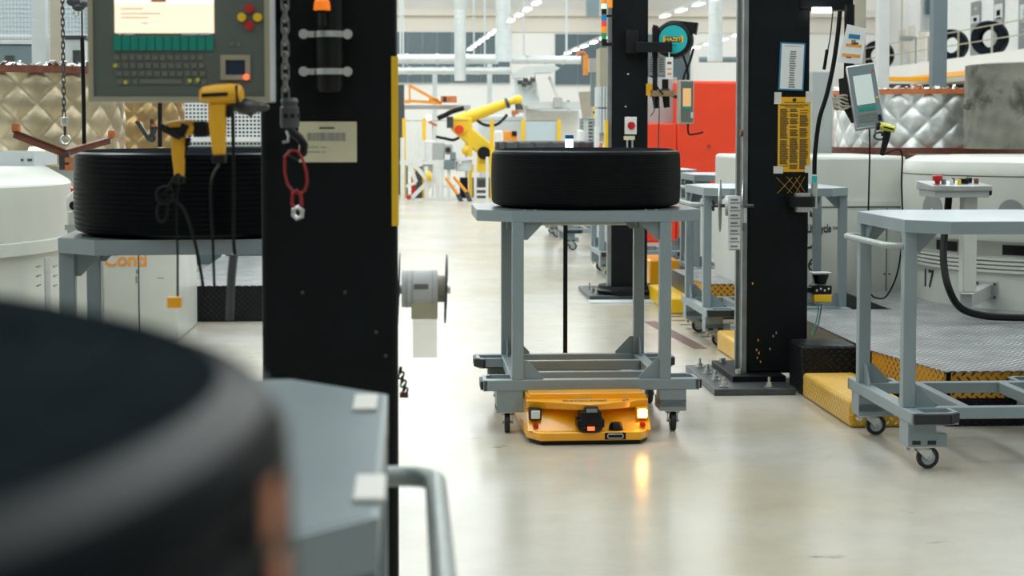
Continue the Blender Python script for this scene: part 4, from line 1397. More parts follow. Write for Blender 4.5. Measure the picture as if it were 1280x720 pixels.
# tool tray with two grinders hanging
tr_ = thing('tool_tray', 'wooden tool tray with rope under the hose reel', 'tray', at(830, 117, 14.9))
q0, q1 = at(818, 113, 14.9), at(846, 120, 14.9)
MB().box(q0.x, q1.x, y - 0.12, y + 0.06, q1.z, q0.z).build('board', M['wood'], tr_)
q0, q1 = at(811, 104, 14.95), at(819, 119, 14.95)
MB().box(q0.x, q1.x, y - 0.02, y + 0.08, q1.z, q0.z).build('yellow_box', M['scan_yellow'], tr_)
for i, (px, py0, py1, pb0, pb1) in enumerate(((824, 66, 116, 120, 135), (837, 98, 116, 118, 134))):
    rt = thing('grinding_tool', '%s black air tool hanging in the wooden tool tray' % ('longer' if i == 0 else 'shorter, right'), 'tool', at(px, py1, 14.85))
    a, b = at(px, py0, 14.85), at(px, py1, 14.85)
    MB().cyl((a.x, y - 0.03, b.z), (a.x, y - 0.03, a.z), 0.022 if i == 0 else 0.03, n=14).build('shaft', M['black'], rt)
    a, b = at(px, pb0 - 6, 14.85), at(px + 2, pb1, 14.85)
    MB().cyl((a.x, y - 0.03, a.z), (b.x, y - 0.03, b.z), 0.036, 0.028, n=14).build('handle', M['black'], rt)
    MB().cyl((a.x, y - 0.03, a.z - 0.005), (a.x, y - 0.03, a.z + 0.012), 0.042, n=14).build('collar', M['dark_steel'], rt)
wire('black cable with blue plug leaving the tool tray', [at(px, py, 14.99) for px, py in ((813, 95), (817, 98), (821, 108), (829, 118))], 0.008)
wire('thin grey wire looping down left of the tool tray', [at(px, py, 15.02) for px, py in ((819, 117), (817, 128), (818, 138), (813, 145))], 0.005, 'dark_steel', parent=tr_)
wire('thin wire hanging from the tool tray in front of the red cover', [Vector((at(824, 117, 15.0).x, y - 0.03, at(824, 117, 15.0).z))] + [at(px, py, 15.04) for px, py in ((824, 134), (823.5, 160), (823, 186))], 0.005, 'dark_steel', parent=tr_)
# far terminal
q0, q1 = at(848, 100, 14.8), at(867, 155, 14.8)
ft = thing('touch_terminal', 'narrow grey terminal with orange screen in front of the red cover', 'terminal', ((q0.x + q1.x) / 2, q0.y, q1.z))
T = Matrix.Translation(((q0.x + q1.x) / 2, q0.y, (q0.z + q1.z) / 2)) @ Matrix.Rotation(R(12), 4, 'Z')
w2, h2 = (q1.x - q0.x) / 2, (q0.z - q1.z) / 2
MB().box(-w2, w2, -0.02, 0.05, -h2, h2, T).build('housing', M['beige'], ft, bevel=0.006)
MB().box(-w2 + 0.012, w2 - 0.01, -0.023, -0.018, -h2 + 0.014, h2 - 0.014, T).build('front_plate', M['panel_face'], ft)
MB().box(-w2 + 0.03, w2 - 0.03, -0.026, -0.022, -0.04, 0.12, T).build('screen', M['screen_orange'], ft)
MB().box(-w2 + 0.03, w2 - 0.03, -0.026, -0.022, -0.065, -0.045, T).build('function_keys', M['teal'], ft)
MB().box(w2 - 0.03, w2 - 0.012, -0.026, -0.022, -0.14, -0.09, T).build('card_slot', M['pale'], ft)
MB().bar(T @ Vector((0, 0.04, 0.02)), (at(842, 117, 15.0).x, y, at(842, 117, 15.0).z), 0.03, 0.03).build('arm', M['black'], ft)
wire('short black cable under the narrow far terminal', [at(px, py, 14.8) for px, py in ((860, 155), (860, 163), (862, 168), (872, 167), (879, 165))], 0.009, parent=ft)

# ------------------------------------------------------------------ the machine with number 17 on the platform
mc = at(1352, 300, 12.35)
MX, MY = mc.x, mc.y
mach = thing('tyre_machine', 'round white press machine numbered 17 behind the right cart', 'machine', (MX, MY, PZ))


def ring_prof(r, z0, z1, b=0.02):
    return [(r - b, z0), (r, z0 + b), (r, z1 - b), (r - b, z1)]


MB().lathe([(0, PZ), (1.20, PZ + 0.0), (1.20, 0.545), (0, 0.545)], 96, c=(MX, MY, 0)).build('lower_drum', M['machine'], mach)
for k in range(4):
    z = 0.545 + k * 0.028
    MB().lathe([(1.0, z), (1.225, z), (1.225, z + 0.018), (1.19, z + 0.022), (1.19, z + 0.028), (1.0, z + 0.028)], 96, c=(MX, MY, 0)).build('clamp_rib', M['machine'], mach)
MB().lathe([(0, 0.655), (1.16, 0.655), (1.16, 0.80), (0, 0.80)], 96, c=(MX, MY, 0)).build('neck', M['machine'], mach)


def on_drum(px, r, z):
    """angle on the drum that is seen at px"""
    lo, hi = R(-95), R(60)
    for _ in range(40):
        mid = (lo + hi) / 2
        x, y_ = MX + r * math.sin(mid), MY - r * math.cos(mid)
        d = x * math.sin(YAW) + y_ * math.cos(YAW)
        p_ = 640 + (x * math.cos(YAW) - y_ * math.sin(YAW)) / d * F_PX
        if p_ < px: lo = mid
        else: hi = mid
    return (lo + hi) / 2


def drum_frame(px, r, z, lift=0.0):
    t = on_drum(px, r, z)
    return Matrix.Translation((MX + (r + lift) * math.sin(t), MY - (r + lift) * math.cos(t), z)) @ Matrix.Rotation(t, 4, 'Z')


for px0, px1 in ((1171, 1197), (1254, 1300)):
    t0, t1 = on_drum(px0, 1.17, 0.7), on_drum(px1, 1.17, 0.7)
    MB().lathe([(1.155, 0.667), (1.166, 0.667), (1.166, 0.735), (1.155, 0.735)], 10, c=(MX, MY, 0), closed=True, a0=t0 - PI / 2, a1=t1 - PI / 2).build('vent_slot', M['black'], mach)
MB().lathe([(1.16, 0.765), (1.285, 0.765), (1.30, 0.79), (1.30, 1.215), (1.30, 1.235), (1.27, 1.30), (1.20, 1.335), (0, 1.345)], 96, c=(MX, MY, 0)).build('upper_shell', M['machine'], mach)
MB().lathe([(1.298, 1.205), (1.3025, 1.205), (1.3025, 1.211), (1.298, 1.211)], 96, c=(MX, MY, 0), closed=True).build('panel_seam', M['dark_steel'], mach)
T = drum_frame(1209.5, 1.30, 1.25, 0.0)
MB().box(-0.002, 0.002, -0.002, 0.01, -0.12, -0.04, T).build('panel_seam', M['dark_steel'], mach)
for px, z, rr in ((1166, 0.965, 0.112), (1264.5, 0.962, 0.092)):
    T = drum_frame(px, 1.30, z) @ Matrix.Rotation(R(90), 4, 'X')
    d_ = MB().lathe([(0, 0.004), (rr, 0.004), (rr, -0.006), (0, -0.006)], 40, M=T).build('cover_disc', M['disc_grey'], mach)
    MB().cyl(T @ Vector((0, 0, 0.003)), T @ Vector((0, 0, 0.008)), 0.006, n=8).build('screw', M['paper'], d_)
T = drum_frame(1162, 1.20, 0.445, 0.003) @ Matrix.Rotation(R(90), 4, 'X')
writing('17', 0.185, T, M['print'], mach, name='number', bold=0.001, label='black stencilled number 17')
mkp = MB()
for px, z in ((1160, 1.342), (1178, 1.343)):
    pass
T = Matrix.Translation(at(1172, 192, 12.7))
MB().box(-0.14, 0.14, -0.08, 0.08, 0.0, 0.002, Matrix.Translation((T.translation.x, T.translation.y + 0.2, 1.3375)) @ Matrix.Rotation(R(20), 4, 'Z')).build('top_mark', M['disc_grey'], mach)
# control stand with its console
cs = thing('control_console', 'grey push-button console on a post in front of the machine numbered 17', 'console', at(1207, 370, 10.95))
d0 = 10.75
q0, q1 = at(1205, 250, d0), at(1221, 366, d0)
MB().box(q0.x, q1.x, q0.y, q0.y + 0.09, q1.z, at(1205, 246, d0).z).build('post', M['machine'], cs, bevel=0.008)
tp = drum_frame(1236, 1.2, 0.42)
dp = tp.translation
q2 = at(1213, 357, d0)
MB().bar((q2.x, q2.y + 0.08, 0.42), (dp.x, dp.y, 0.42), 0.075, 0.085).build('arm', M['machine_grey'], cs)
MB().box(-0.085, 0.085, -0.012, 0.0, -0.06, 0.06, tp).build('wall_plate', M['machine_grey'], cs)
for dx, dz in ((-0.07, 0.045), (-0.07, -0.045), (0.07, 0.045), (0.07, -0.045)):
    MB().cyl(tp @ Vector((dx, -0.012, dz)), tp @ Vector((dx, -0.022, dz)), 0.009, n=6).build('bolt', M['dark_steel'], cs)
q0, q1 = at(1169, 236, d0 - 0.1), at(1238, 247, d0 - 0.1)
yb = q0.y
MB().box(q0.x, q1.x, yb, yb + 0.34, q1.z, q0.z).build('console_box', M['machine_grey'], cs, bevel=0.004)
r0, r1 = at(1166, 232, d0 - 0.1), at(1241, 238.5, d0 - 0.1)
T = Matrix.Translation((r0.x, yb - 0.015, r1.z))
cw_, cd = r1.x - r0.x, 0.36
MB().prism([(0, 0), (cd, 0.0), (cd, 0.055), (0, 0.032)], 0, cw_, T @ Matrix(((0, 0, 1, 0), (1, 0, 0, 0), (0, 1, 0, 0), (0, 0, 0, 1)))).build('console_lid', M['steel'], cs, bevel=0.003)


def lid(u, v):
    return Vector((r0.x + u * cw_, yb - 0.015 + v * cd, r1.z + 0.032 + 0.023 * v))


p_ = lid(0.17, 0.35)
MB().lathe([(0, 0.0), (0.016, 0), (0.016, 0.018), (0.030, 0.02), (0.034, 0.05), (0.028, 0.056), (0, 0.058)], 20, c=p_).build('stop_button', M['red_glossy'], cs)
for u, v, mt, s_ in ((0.28, 0.35, 'slate', 0.016), (0.40, 0.3, 'white', 0.012), (0.5, 0.55, 'black', 0.012), (0.53, 0.3, 'yellow', 0.013), (0.6, 0.45, 'black', 0.018), (0.67, 0.4, 'black', 0.019), (0.74, 0.55, 'black', 0.019), (0.8, 0.6, 'black', 0.018), (0.87, 0.45, 'rust', 0.016)):
    MB().lathe([(0, 0), (s_, 0), (s_ * 0.9, 0.03), (0, 0.032)], 12, c=lid(u, v)).build('push_button', M[mt], cs)
q = at(1239, 240, d0)
MB().cyl((q1.x, yb + 0.1, q.z), (q1.x + 0.045, yb + 0.1, q.z), 0.024, n=14).build('cable_gland', M['black'], cs)
wire('thick black hose sweeping from the console down to the platform', [at(px, py, d) for px, py, d in ((1186, 246, 10.9), (1184, 270, 10.9), (1180, 300, 10.8), (1180, 330, 10.7), (1186, 360, 10.6), (1200, 384, 10.6), (1225, 394, 10.65), (1260, 397, 10.7), (1330, 398, 10.75))], 0.024, name='hose', cat='hose')

# white cabinet of the machine at the left with the lettering
a, b = at(1000, 195, 13.0), at(1150, 380, 13.0)
cab = thing('machine_cabinet', 'long white machine cabinet with black lettering behind the right column', 'cabinet', ((a.x + b.x) / 2, a.y, 0))
xl = at(940, 200, 13.0).x
zt = a.z
yc = a.y
MB().box(xl, b.x - 0.10, yc, yc + 1.6, 0.0, zt).build('body', M['machine'], cab, bevel=0.03)
zs = at(1100, 259, 13.0).z
MB().box(xl, b.x - 0.1, yc - 0.004, yc, zs - 0.004, zs + 0.004).build('panel_seam', M['dark_steel'], cab)
zs2 = at(1100, 251, 13.0).z
MB().box(at(1060, 250, 13).x, b.x - 0.1, yc - 0.012, yc, zs + 0.006, zs2 + 0.0).build('ledge', M['machine'], cab)
for px in (1110, 1131):
    x = at(px, 300, 13.0).x
    MB().box(x - 0.003, x + 0.003, yc - 0.004, yc, 0.05, zs - 0.01).build('panel_seam', M['dark_steel'], cab)
for px in (1107, 1113.5):
    q = at(px, 343, 13.0)
    MB().cyl((q.x, yc, q.z), (q.x, yc - 0.006, q.z), 0.008, n=8).build('screw', M['dark_steel'], cab)
tz = at(1020, 286, 13.0).z
writing('ContiLifeCycle', 0.092, facing((at(1039.5, 290, 13.0).x, yc - 0.003, tz)) @ Matrix.Diagonal((0.56, 1.0, 1, 1)), M['print'], cab, align='RIGHT', bold=0.002)
writing('™', 0.05, facing((at(1044.5, 285.5, 13.0).x, yc - 0.003, at(1040, 287, 13.0).z)), M['print'], cab)
writing('16', 0.15, facing((at(1021, 330, 13.0).x, yc - 0.003, at(1020, 331, 13.0).z)), M['print'], cab, align='RIGHT', name='number')
arc = [at(px, py, 13.0) for px, py in ((1000, 306), (1008, 310), (1014, 309), (1018, 305), (1020, 300))]
MB().tube([(p_.x, yc - 0.002, p_.z) for p_ in arc], 0.010, 6).build('logo_arc', M['print'], cab)
arc = [at(px, py, 13.0) for px, py in ((1012, 262), (1016, 266), (1018, 272))]
MB().prism([(at(1013, 262, 13.0).x, at(1013, 262, 13.0).z), (at(1019, 274, 13.0).x, at(1019, 274, 13.0).z), (at(1012, 270, 13.0).x, at(1012, 270, 13.0).z)], 0, 0.003, Matrix(((1, 0, 0, 0), (0, 0, -1, yc), (0, 1, 0, 0), (0, 0, 0, 1)))).build('logo_arrow', M['print'], cab)


# ------------------------------------------------------------------ quilted covers
def quilted(label, c, r, z0, z1, mt, seg=260, rows=64, cell=0.27, trims=('rust', 'rust'), puff=0.020, crumple=0.0025, cat='insulated drum', name='quilted_drum', top_trim=0.045, a0=R(-200), a1=R(20)):
    root = thing(name, label, cat, (c[0], c[1], z0))
    rng = random.Random(int(c[0] * 100))
    ph = [rng.uniform(0, 6.28) for _ in range(8)]

    def rf(rr, z, t):
        s = t * r
        a = (s + (z - z0)) / cell
        b_ = (s - (z - z0)) / cell
        f = abs(math.sin(PI * a)) * abs(math.sin(PI * b_))
        w = math.sin(t * 9 + ph[0]) * math.sin(z * 7 + ph[1]) + 0.6 * math.sin(t * 23 + z * 15 + ph[2]) + 0.5 * math.sin(t * 41 - z * 28 + ph[3])
        return rr + puff * f ** 0.6 + crumple * w
    prof = [(r, z0 + (z1 - z0) * i / rows) for i in range(rows + 1)]
    MB().lathe(prof, seg, c=(c[0], c[1], 0), rfun=rf, a0=a0, a1=a1).build('quilted_cover', M[mt], root)
    MB().lathe([(0, z0 + 0.02), (r - 0.02, z0 + 0.02), (r - 0.02, z1), (0, z1)], 64, c=(c[0], c[1], 0)).build('drum_core', M['machine_grey'], root)
    MB().lathe([(0, 0.0), (r - 0.08, 0.0), (r - 0.08, z0 + 0.01), (0, z0 + 0.01)], 48, c=(c[0], c[1], 0)).build('pedestal', M['machine_grey'], root)
    if trims[0]:
        MB().lathe([(r - 0.02, z1 - top_trim / 2), (r + 0.06, z1 - top_trim / 2), (r + 0.06, z1 + top_trim / 2), (r - 0.02, z1 + top_trim / 2)], 64, c=(c[0], c[1], 0), closed=True).build('top_band', M[trims[0]], root)
    if trims[1]:
        MB().lathe([(r - 0.02, z0 - 0.05), (r + 0.09, z0 - 0.05), (r + 0.09, z0 + 0.03), (r - 0.02, z0 + 0.03)], 64, c=(c[0], c[1], 0), closed=True).build('base_band', M[trims[1]], root)
    # frayed foil edge lying on top
    fr = MB()
    for i in range(70):
        t = a0 + (a1 - a0) * i / 70
        p0 = Vector((c[0] + r * math.cos(t), c[1] + r * math.sin(t), z1 + top_trim / 2))
        fr.bar(p0, p0 + Vector((rng.uniform(-0.06, 0.06), rng.uniform(-0.06, 0.06), rng.uniform(0.005, 0.04))), rng.uniform(0.02, 0.05), 0.006)
    fr.build('foil_fringe', M['silver'], root, kind='stuff')
    return root


q = at(1160, 190, 15.9)
zb_, zt_ = at(1160, 189, 15.0).z, at(1160, 114, 15.0).z
rq = (1160 - 1046) / F_PX * 15.9
quilted('silver quilted insulated drum with red band behind the machine numbered 17', (q.x, q.y), rq, zb_, zt_, 'silver', trims=('rust_light', 'rust'))
# scorched drum at the right edge
q = at(1330, 188, 14.0)
zb_, zt_ = at(1330, 187, 13.2).z, at(1330, 77, 13.2).z
rs = (1330 - 1209) / F_PX * 14.0
scd = thing('scorched_drum', 'scorched grey drum with dark burn marks at the right edge', 'drum', (q.x, q.y, zb_))
rngd = random.Random(4)


def rf2(rr, z, t):
    return rr + 0.006 * math.sin(t * 13 + z * 9) + 0.004 * math.sin(t * 31 - z * 17) + 0.003 * math.sin(z * 40 + t * 5)


MB().lathe([(0, zb_)] + [(rs, zb_ + (zt_ - zb_) * i / 24) for i in range(25)] + [(rs - 0.04, zt_ + 0.01), (rs - 0.06, zt_ - 0.05), (0, zt_ - 0.06)], 120, c=(q.x, q.y, 0), rfun=rf2).build('shell', M['charred'], scd)
for px, py, sx, sz in ((1226, 132, 0.07, 0.03), (1240, 122, 0.06, 0.03), (1252, 112, 0.05, 0.03), (1233, 126, 0.05, 0.035)):
    p_ = at(px, py, 13.55)
    t = math.asin(max(-1, min(1, (p_.x - q.x) / rs)))
    MB().sphere((q.x + rs * math.sin(t) , q.y - rs * math.cos(t), p_.z), 1.0, 10, (sx, 0.012, sz)).build('melted_lump', M['charred'], scd)
# ------------------------------------------------------------------ left side: terminal, scanners, chains
def chain(label, pts_top, z_bot, x, y, pitch, rw, r, mt='zinc', name='lifting_chain'):
    """hanging chain, every link its own piece"""
    root = thing(name, label, 'chain', (x, y, z_bot))
    z, k, proto = pts_top, 0, None
    pts = []
    for i in range(16):
        t = 2 * PI * i / 16
        cx, cz = rw * math.cos(t), rw * math.sin(t)
        cz += (pitch * 0.5 - rw * 0.55) * (1 if math.sin(t) > 0 else -1)
        pts.append((cx, 0, cz))
    o = MB().tube(pts, r, 6, closed=True).build('link', M[mt], root, world=False)
    n = int((pts_top - z_bot) / (pitch * 0.82))
    for k in range(n):
        c = o if k == 0 else o.copy()
        if k:
            col.objects.link(c)
            c.parent = root
        c.location = (0, 0, pitch * 0.5 + k * pitch * 0.82)
        c.rotation_euler = (0, 0, R(25 + 90 * (k % 2)))
    return root


# big operator terminal in front of the column
d = 4.05
q0, q1 = at(108, -75, d), at(337, 127, d)
tm = thing('operator_terminal', 'large grey-green operator terminal with glowing screen, top left', 'terminal', ((q0.x + q1.x) / 2, q0.y, q1.z))
T = Matrix.Translation(((q0.x + q1.x) / 2, q0.y, (q0.z + q1.z) / 2)) @ Matrix.Rotation(R(-2), 4, 'Z')
w2, h2 = (q1.x - q0.x) / 2, (q0.z - q1.z) / 2
PXM = 2 * w2 / 229.0                      # metres per photo pixel on the panel


def tl(px, py):
    return ((px - 222.5) * PXM, (26.0 - py) * PXM)


MB().box(-w2, w2, 0.004, 0.13, -h2, h2, T).build('housing', M['pale'], tm, bevel=0.004)
bz = MB()
for (a0, a1, b0, b1) in ((-w2, -w2 + 0.012, -h2, h2), (w2 - 0.012, w2, -h2, h2), (-w2 + 0.012, w2 - 0.012, -h2, -h2 + 0.012), (-w2 + 0.012, w2 - 0.012, h2 - 0.012, h2)):
    bz.box(a0, a1, -0.008, 0.004, b0, b1, T)
bz.build('bezel_frame', M['bezel'], tm)
MB().box(-w2 + 0.012, w2 - 0.012, -0.002, 0.004, -h2 + 0.012, h2 - 0.012, T).build('front_plate', M['panel_face'], tm)
(xa, za), (xb, zb) = tl(142, -66), tl(267, 41)
sm = MB().box(xa, xb, -0.006, -0.002, zb, za, T).build('screen', M['screen_peach'], tm, label='glowing pale peach screen')
(xa2, za2), (xb2, zb2) = tl(142, -66), tl(267, 4)
MB().box(xa2, xb2, -0.0065, -0.006, zb2, za2, T).build('screen_upper_field', M['screen_white'], sm)
(xa2, za2), (xb2, zb2) = tl(188, -2), tl(207, 2)
MB().box(xa2, xb2, -0.0075, -0.0065, zb2, za2, T).build('screen_button', M['print_orange'], sm)
for k, (x0_, x1_, mt) in enumerate(((146, 150, 'lamp_off'), (153, 166, 'print_blue'), (226, 246, 'print_blue'), (248, 262, 'rust_light'))):
    (xa2, za2), (xb2, zb2) = tl(x0_, 40.5), tl(x1_, 43.5)
    MB().box(xa2, xb2, -0.006, -0.002, zb2, za2, T).build('status_field', M['pale' if k else mt], tm)
m = MB()
for k, (x0_, x1_, yy) in enumerate(((150, 200, 16), (150, 185, 21), (176, 184, 28), (150, 178, 10))):
    (xa2, za2), (xb2, zb2) = tl(x0_, yy), tl(x1_, yy + 1)
    m.box(xa2, xb2, -0.0068, -0.006, zb2, za2, T)
m.build('screen_lines', M['beige'], sm, kind='stuff')
for k in range(12):
    (xa2, za2), (xb2, zb2) = tl(140.4 + k * 10.55, 45), tl(150.2 + k * 10.55, 63)
    MB().box(xa2, xb2, -0.008, -0.002, zb2, za2, T).build('function_key', M['teal'], tm, bevel=0.001)
kb = MB()
for j in range(4):
    for i in range(12):
        if j == 3 and 2 < i < 9:
            continue
        (xa2, za2), (xb2, zb2) = tl(141 + i * 9.6 + j * 1.2, 68.5 + j * 10.2), tl(147.5 + i * 9.6 + j * 1.2, 75 + j * 10.2)
        kb.box(xa2, xb2, -0.006, -0.002, zb2, za2, T)
(xa2, za2), (xb2, zb2) = tl(172, 99), tl(226, 105)
kb.box(xa2, xb2, -0.006, -0.002, zb2, za2, T)
kb.build('keyboard_keys', M['key'], tm, kind='stuff')
for px, py in ((154.5, 103), (236, 101), (246, 100), (142, 82)):
    x_, z_ = tl(px, py)
    MB().box(x_ - 0.0042, x_ + 0.0042, -0.0068, -0.002, z_ - 0.0042, z_ + 0.0042, T).build('yellow_key', M['lime'], tm)
for px, py, mt in ((312, 10, 'red_glossy'), (302.5, 21, 'yellow'), (322.5, 21, 'yellow'), (312, 31.5, 'red_glossy')):
    x_, z_ = tl(px, py)
    MB().cyl(T @ Vector((x_, -0.002, z_)), T @ Vector((x_, -0.014, z_)), 0.0105, n=18).build('push_button', M[mt], tm)
for px in (288.5, 298):
    x_, z_ = tl(px, 55)
    MB().cyl(T @ Vector((x_, -0.002, z_)), T @ Vector((x_, -0.005, z_)), 0.0055, n=12).build('indicator', M['key'], tm)
(xa2, za2), (xb2, zb2) = tl(275, 68.5), tl(312.5, 100)
mo = MB()
e = 0.012
for (a0, a1, b0, b1) in ((xa2, xa2 + e, zb2, za2), (xb2 - e, xb2, zb2, za2), (xa2 + e, xb2 - e, zb2, zb2 + e), (xa2 + e, xb2 - e, za2 - e, za2)):
    mo.box(a0, a1, -0.010, -0.002, b0, b1, T)
rs_ = mo.build('module_frame', M['bezel'], tm)
MB().box(xa2 + e, xb2 - e, -0.005, -0.002, zb2 + e, za2 - e, T).build('module_display', M['navy'], rs_)
x_, z_ = tl(307.5, 96.5)
MB().sphere(T @ Vector((x_, -0.011, z_)), 0.007, 10).build('module_light', M['led_red'], rs_)
MB().bar(T @ Vector((0.05, 0.1, 0.05)), (CNX0 + 0.05, CNY + 0.06, q0.z - 0.1), 0.07, 0.09).build('swivel_arm', M['column'], tm)

# the two yellow scanners
scA, eA = scanner('big yellow hand scanner hooked over the lower edge of the operator terminal', at(275, 119, 3.95), yaw=-8, tip=-3, s=0.86, nose=0.006)
hk = MB()
p_ = at(300, 135, 3.98)
for i, (px, py, r_) in enumerate(((292, 132, 0.022), (309, 134, 0.026), (325, 134, 0.018))):
    q = at(px, py, 4.0)
    hk.sphere(q, r_, 12, (1.3, 0.8, 0.7))
hk.bar(at(285, 118, 4.0), at(318, 140, 4.0), 0.02, 0.03)
hk.build('holder_bracket', M['dark_steel'], scA)
scB, eB = scanner('yellow hand scanner hanging lower in front of the ribbed tyre', at(226, 161, 4.15), yaw=-10, tip=-2, s=0.72, nose=0.045)
hk = MB()
hk.bar(at(202, 158, 4.15), at(225, 170, 4.12), 0.012, 0.018)
hk.bar(at(225, 170, 4.12), at(232, 155, 4.12), 0.012, 0.018)
hk.build('holder_bracket', M['black'], scB)
wire('cable of the big yellow scanner hanging down past the tyre', [eA] + [at(px, py, 4.1) for px, py in ((264, 230), (266, 300), (268, 360))], 0.0035)
wire('curled cable looping below the lower yellow scanner', [eB] + [at(px, py, 4.1) for px, py in ((222, 218), (208, 238), (197, 262), (200, 276), (208, 272), (209, 252), (202, 240), (212, 246), (230, 262), (243, 300), (252, 345), (255, 372))], 0.004)
kn_ = MB()
c = at(206, 244, 4.1)
for k in range(3):
    kn_.tube([c + Vector((0.018 * math.cos(t), 0.012 * math.sin(t + k), 0.014 * math.sin(t) + 0.006 * k - 0.006)) for t in [2 * PI * i / 12 for i in range(12)]], 0.004, 6, closed=True)
tag(kn_.build('cable_knot', M['cable']), 'small knot in the curled cable of the lower scanner', 'knot')
wire('thin cable hanging straight down left of the column, before the tyre', [at(px, py, 4.15) for px, py in ((238, 165), (222, 240), (222, 320), (222, 372))], 0.003)
wire('thin cable hanging down beside the thick grey hose', [at(px, py, 4.15) for px, py in ((291, 140), (292, 230), (292, 300), (294, 318))], 0.0045)
wire('thick grey hose hanging from the thin cable left of the column', [at(px, py, 4.15) for px, py in ((292, 318), (289, 350), (287, 400))], 0.011, 'dark_steel', name='hose', cat='hose')
bx = at(217, 378, 4.1)
tag(MB().box(bx.x - 0.016, bx.x + 0.018, bx.y, bx.y + 0.03, bx.z - 0.014, bx.z + 0.012).build('plug_box', M['orange']), 'small orange plug hanging at the end of a thin cable', 'plug')

# thick chain with coupling and red shackle before the near column
cx_ = at(356.5, 60, 4.2)
zb_ = at(356, 125, 4.2).z
chain('thick steel chain hanging in front of the near column', 2.05, zb_ - 0.004, cx_.x, cx_.y, 0.035, 0.0092, 0.0030, 'chain_steel')
zs_ = at(362, 160, 4.2).z
cp = thing('chain_coupling', 'steel coupling with black hook under the thick chain', 'coupling', (cx_.x, cx_.y, zs_))
MB().lathe([(0, zs_), (0.021, zs_), (0.024, zs_ + 0.006), (0.024, zs_ + 0.05), (0.020, zs_ + 0.054), (0.020, zs_ + 0.062), (0.023, zs_ + 0.066), (0.018, zs_ + 0.075), (0, zs_ + 0.076)], 24, c=(cx_.x + 0.010, cx_.y, 0)).build('body', M['dark_steel'], cp)
for t in (20, 70, 110):
    dv = Vector((math.cos(R(-t)), math.sin(R(-t)), 0))
    b0 = Vector((cx_.x + 0.010, cx_.y, zs_ + 0.03)) + dv * 0.022
    MB().cyl(b0, b0 + dv * 0.003, 0.006, n=10).build('hole', M['black'], cp)
hk = [at(px, py, 4.19) for px, py in ((362, 160), (366, 166), (374, 172), (380, 181), (379, 191), (372, 196), (365, 192), (363, 186))]
o = MB().tube([p_ for p_ in hk], 0.011, 10).build('hook', M['black'], cp)
MB().tube([at(px, py, 4.18) for px, py in ((358, 163), (361, 170), (360, 177), (353, 178))], 0.004, 6).build('latch', M['zinc'], cp)
rs2 = thing('red_shackle', 'red wire shackle with steel eye hanging from the coupling hook', 'shackle', at(370, 240, 4.17))
lp = [at(px, py, 4.17) for px, py in ((356, 196), (364, 188), (372, 189), (378, 198), (383, 215), (384, 228), (381, 238), (374, 243), (366, 239), (359, 230), (356, 215))]
MB().tube(lp, 0.0038, 8, closed=True).build('wire_loop', M['red_dark'], rs2)
lp = [at(px, py, 4.165) for px, py in ((366, 242), (371, 238), (376, 242), (377, 255), (374, 262), (369, 262), (365, 255))]
MB().tube(lp, 0.0045, 8, closed=True).build('small_loop', M['red_dark'], rs2)
lp = [at(px, py, 4.165) for px, py in ((367, 262), (373, 259), (378, 263), (377, 271), (371, 273), (367, 269))]
MB().tube(lp, 0.006, 8, closed=True).build('steel_eye', M['zinc'], rs2)

# tube with clamps and orange beacon on the near column
dc = 4.44
q0, q1 = at(411, -30, dc), at(411, 115, dc)
tb = thing('filter_tube', 'black tube held by two silver clamps with an orange beacon, near column', 'tube', (q0.x, q0.y, q1.z))
MB().lathe([(0, q1.z), (0.030, q1.z), (0.036, q1.z + 0.01), (0.036, q0.z), (0, q0.z)], 28, c=(q0.x, q0.y + 0.02, 0)).build('tube', M['black'], tb)
for py in (42, 89):
    l, r_ = at(379, py, 4.42), at(434, py, 4.42)
    cl_ = MB()
    cl_.lathe([(0.037, l.z - 0.008), (0.043, l.z - 0.008), (0.043, l.z + 0.008), (0.037, l.z + 0.008)], 20, c=(q0.x, q0.y + 0.02, 0), closed=True, a0=R(180), a1=R(360))
    cl_.box(l.x, q0.x - 0.036, q0.y + 0.012, q0.y + 0.022, l.z - 0.008, l.z + 0.008)
    cl_.box(q0.x + 0.036, r_.x, q0.y + 0.012, q0.y + 0.022, l.z - 0.008, l.z + 0.008)
    c_ = cl_.build('clamp', M['zinc'], tb)
    for p_ in (l, r_):
        MB().cyl((p_.x, q0.y + 0.024, p_.z), (p_.x, q0.y - 0.004, p_.z), 0.013, n=12).build('clamp_bolt', M['zinc'], c_)
q = at(402.5, 4, 4.38)
MB().lathe([(0, q.z - 0.018), (0.022, q.z - 0.018), (0.022, q.z - 0.012), (0.020, q.z + 0.004), (0.010, q.z + 0.016), (0, q.z + 0.018)], 20, c=(q.x, q.y, 0)).build('beacon', M['led_amber'], tb)
MB().cyl((q.x, q.y, q.z - 0.018), (q.x, q.y + 0.04, q.z - 0.05), 0.012, n=10).build('beacon_stem', M['black'], tb)
# small chain end lying at the foot of the near column
ch = thing('floor_chain', 'short piece of dark chain hanging beside the foot of the near column', 'chain', at(505, 480, 4.75))
pp = [at(px, py, 4.75) for px, py in ((500, 460), (501, 466), (502, 472), (503.5, 477), (505, 482), (506, 487), (506.5, 491))]
for i in range(len(pp) - 1):
    c_ = (pp[i] + pp[i + 1]) / 2
    MB().tube([c_ + Vector((0.008 * math.cos(t) * (1 if i % 2 else 0.3), 0.006 * math.sin(t), 0.009 * math.sin(t + 0.6))) for t in [2 * PI * k / 10 for k in range(10)]], 0.003, 6, closed=True).build('link', M['dark_steel'], ch)
q = at(505, 493, 4.75)
MB().box(q.x - 0.012, q.x + 0.012, q.y - 0.01, q.y + 0.01, q.z - 0.008, q.z + 0.006).build('end_tab', M['rust'], ch)

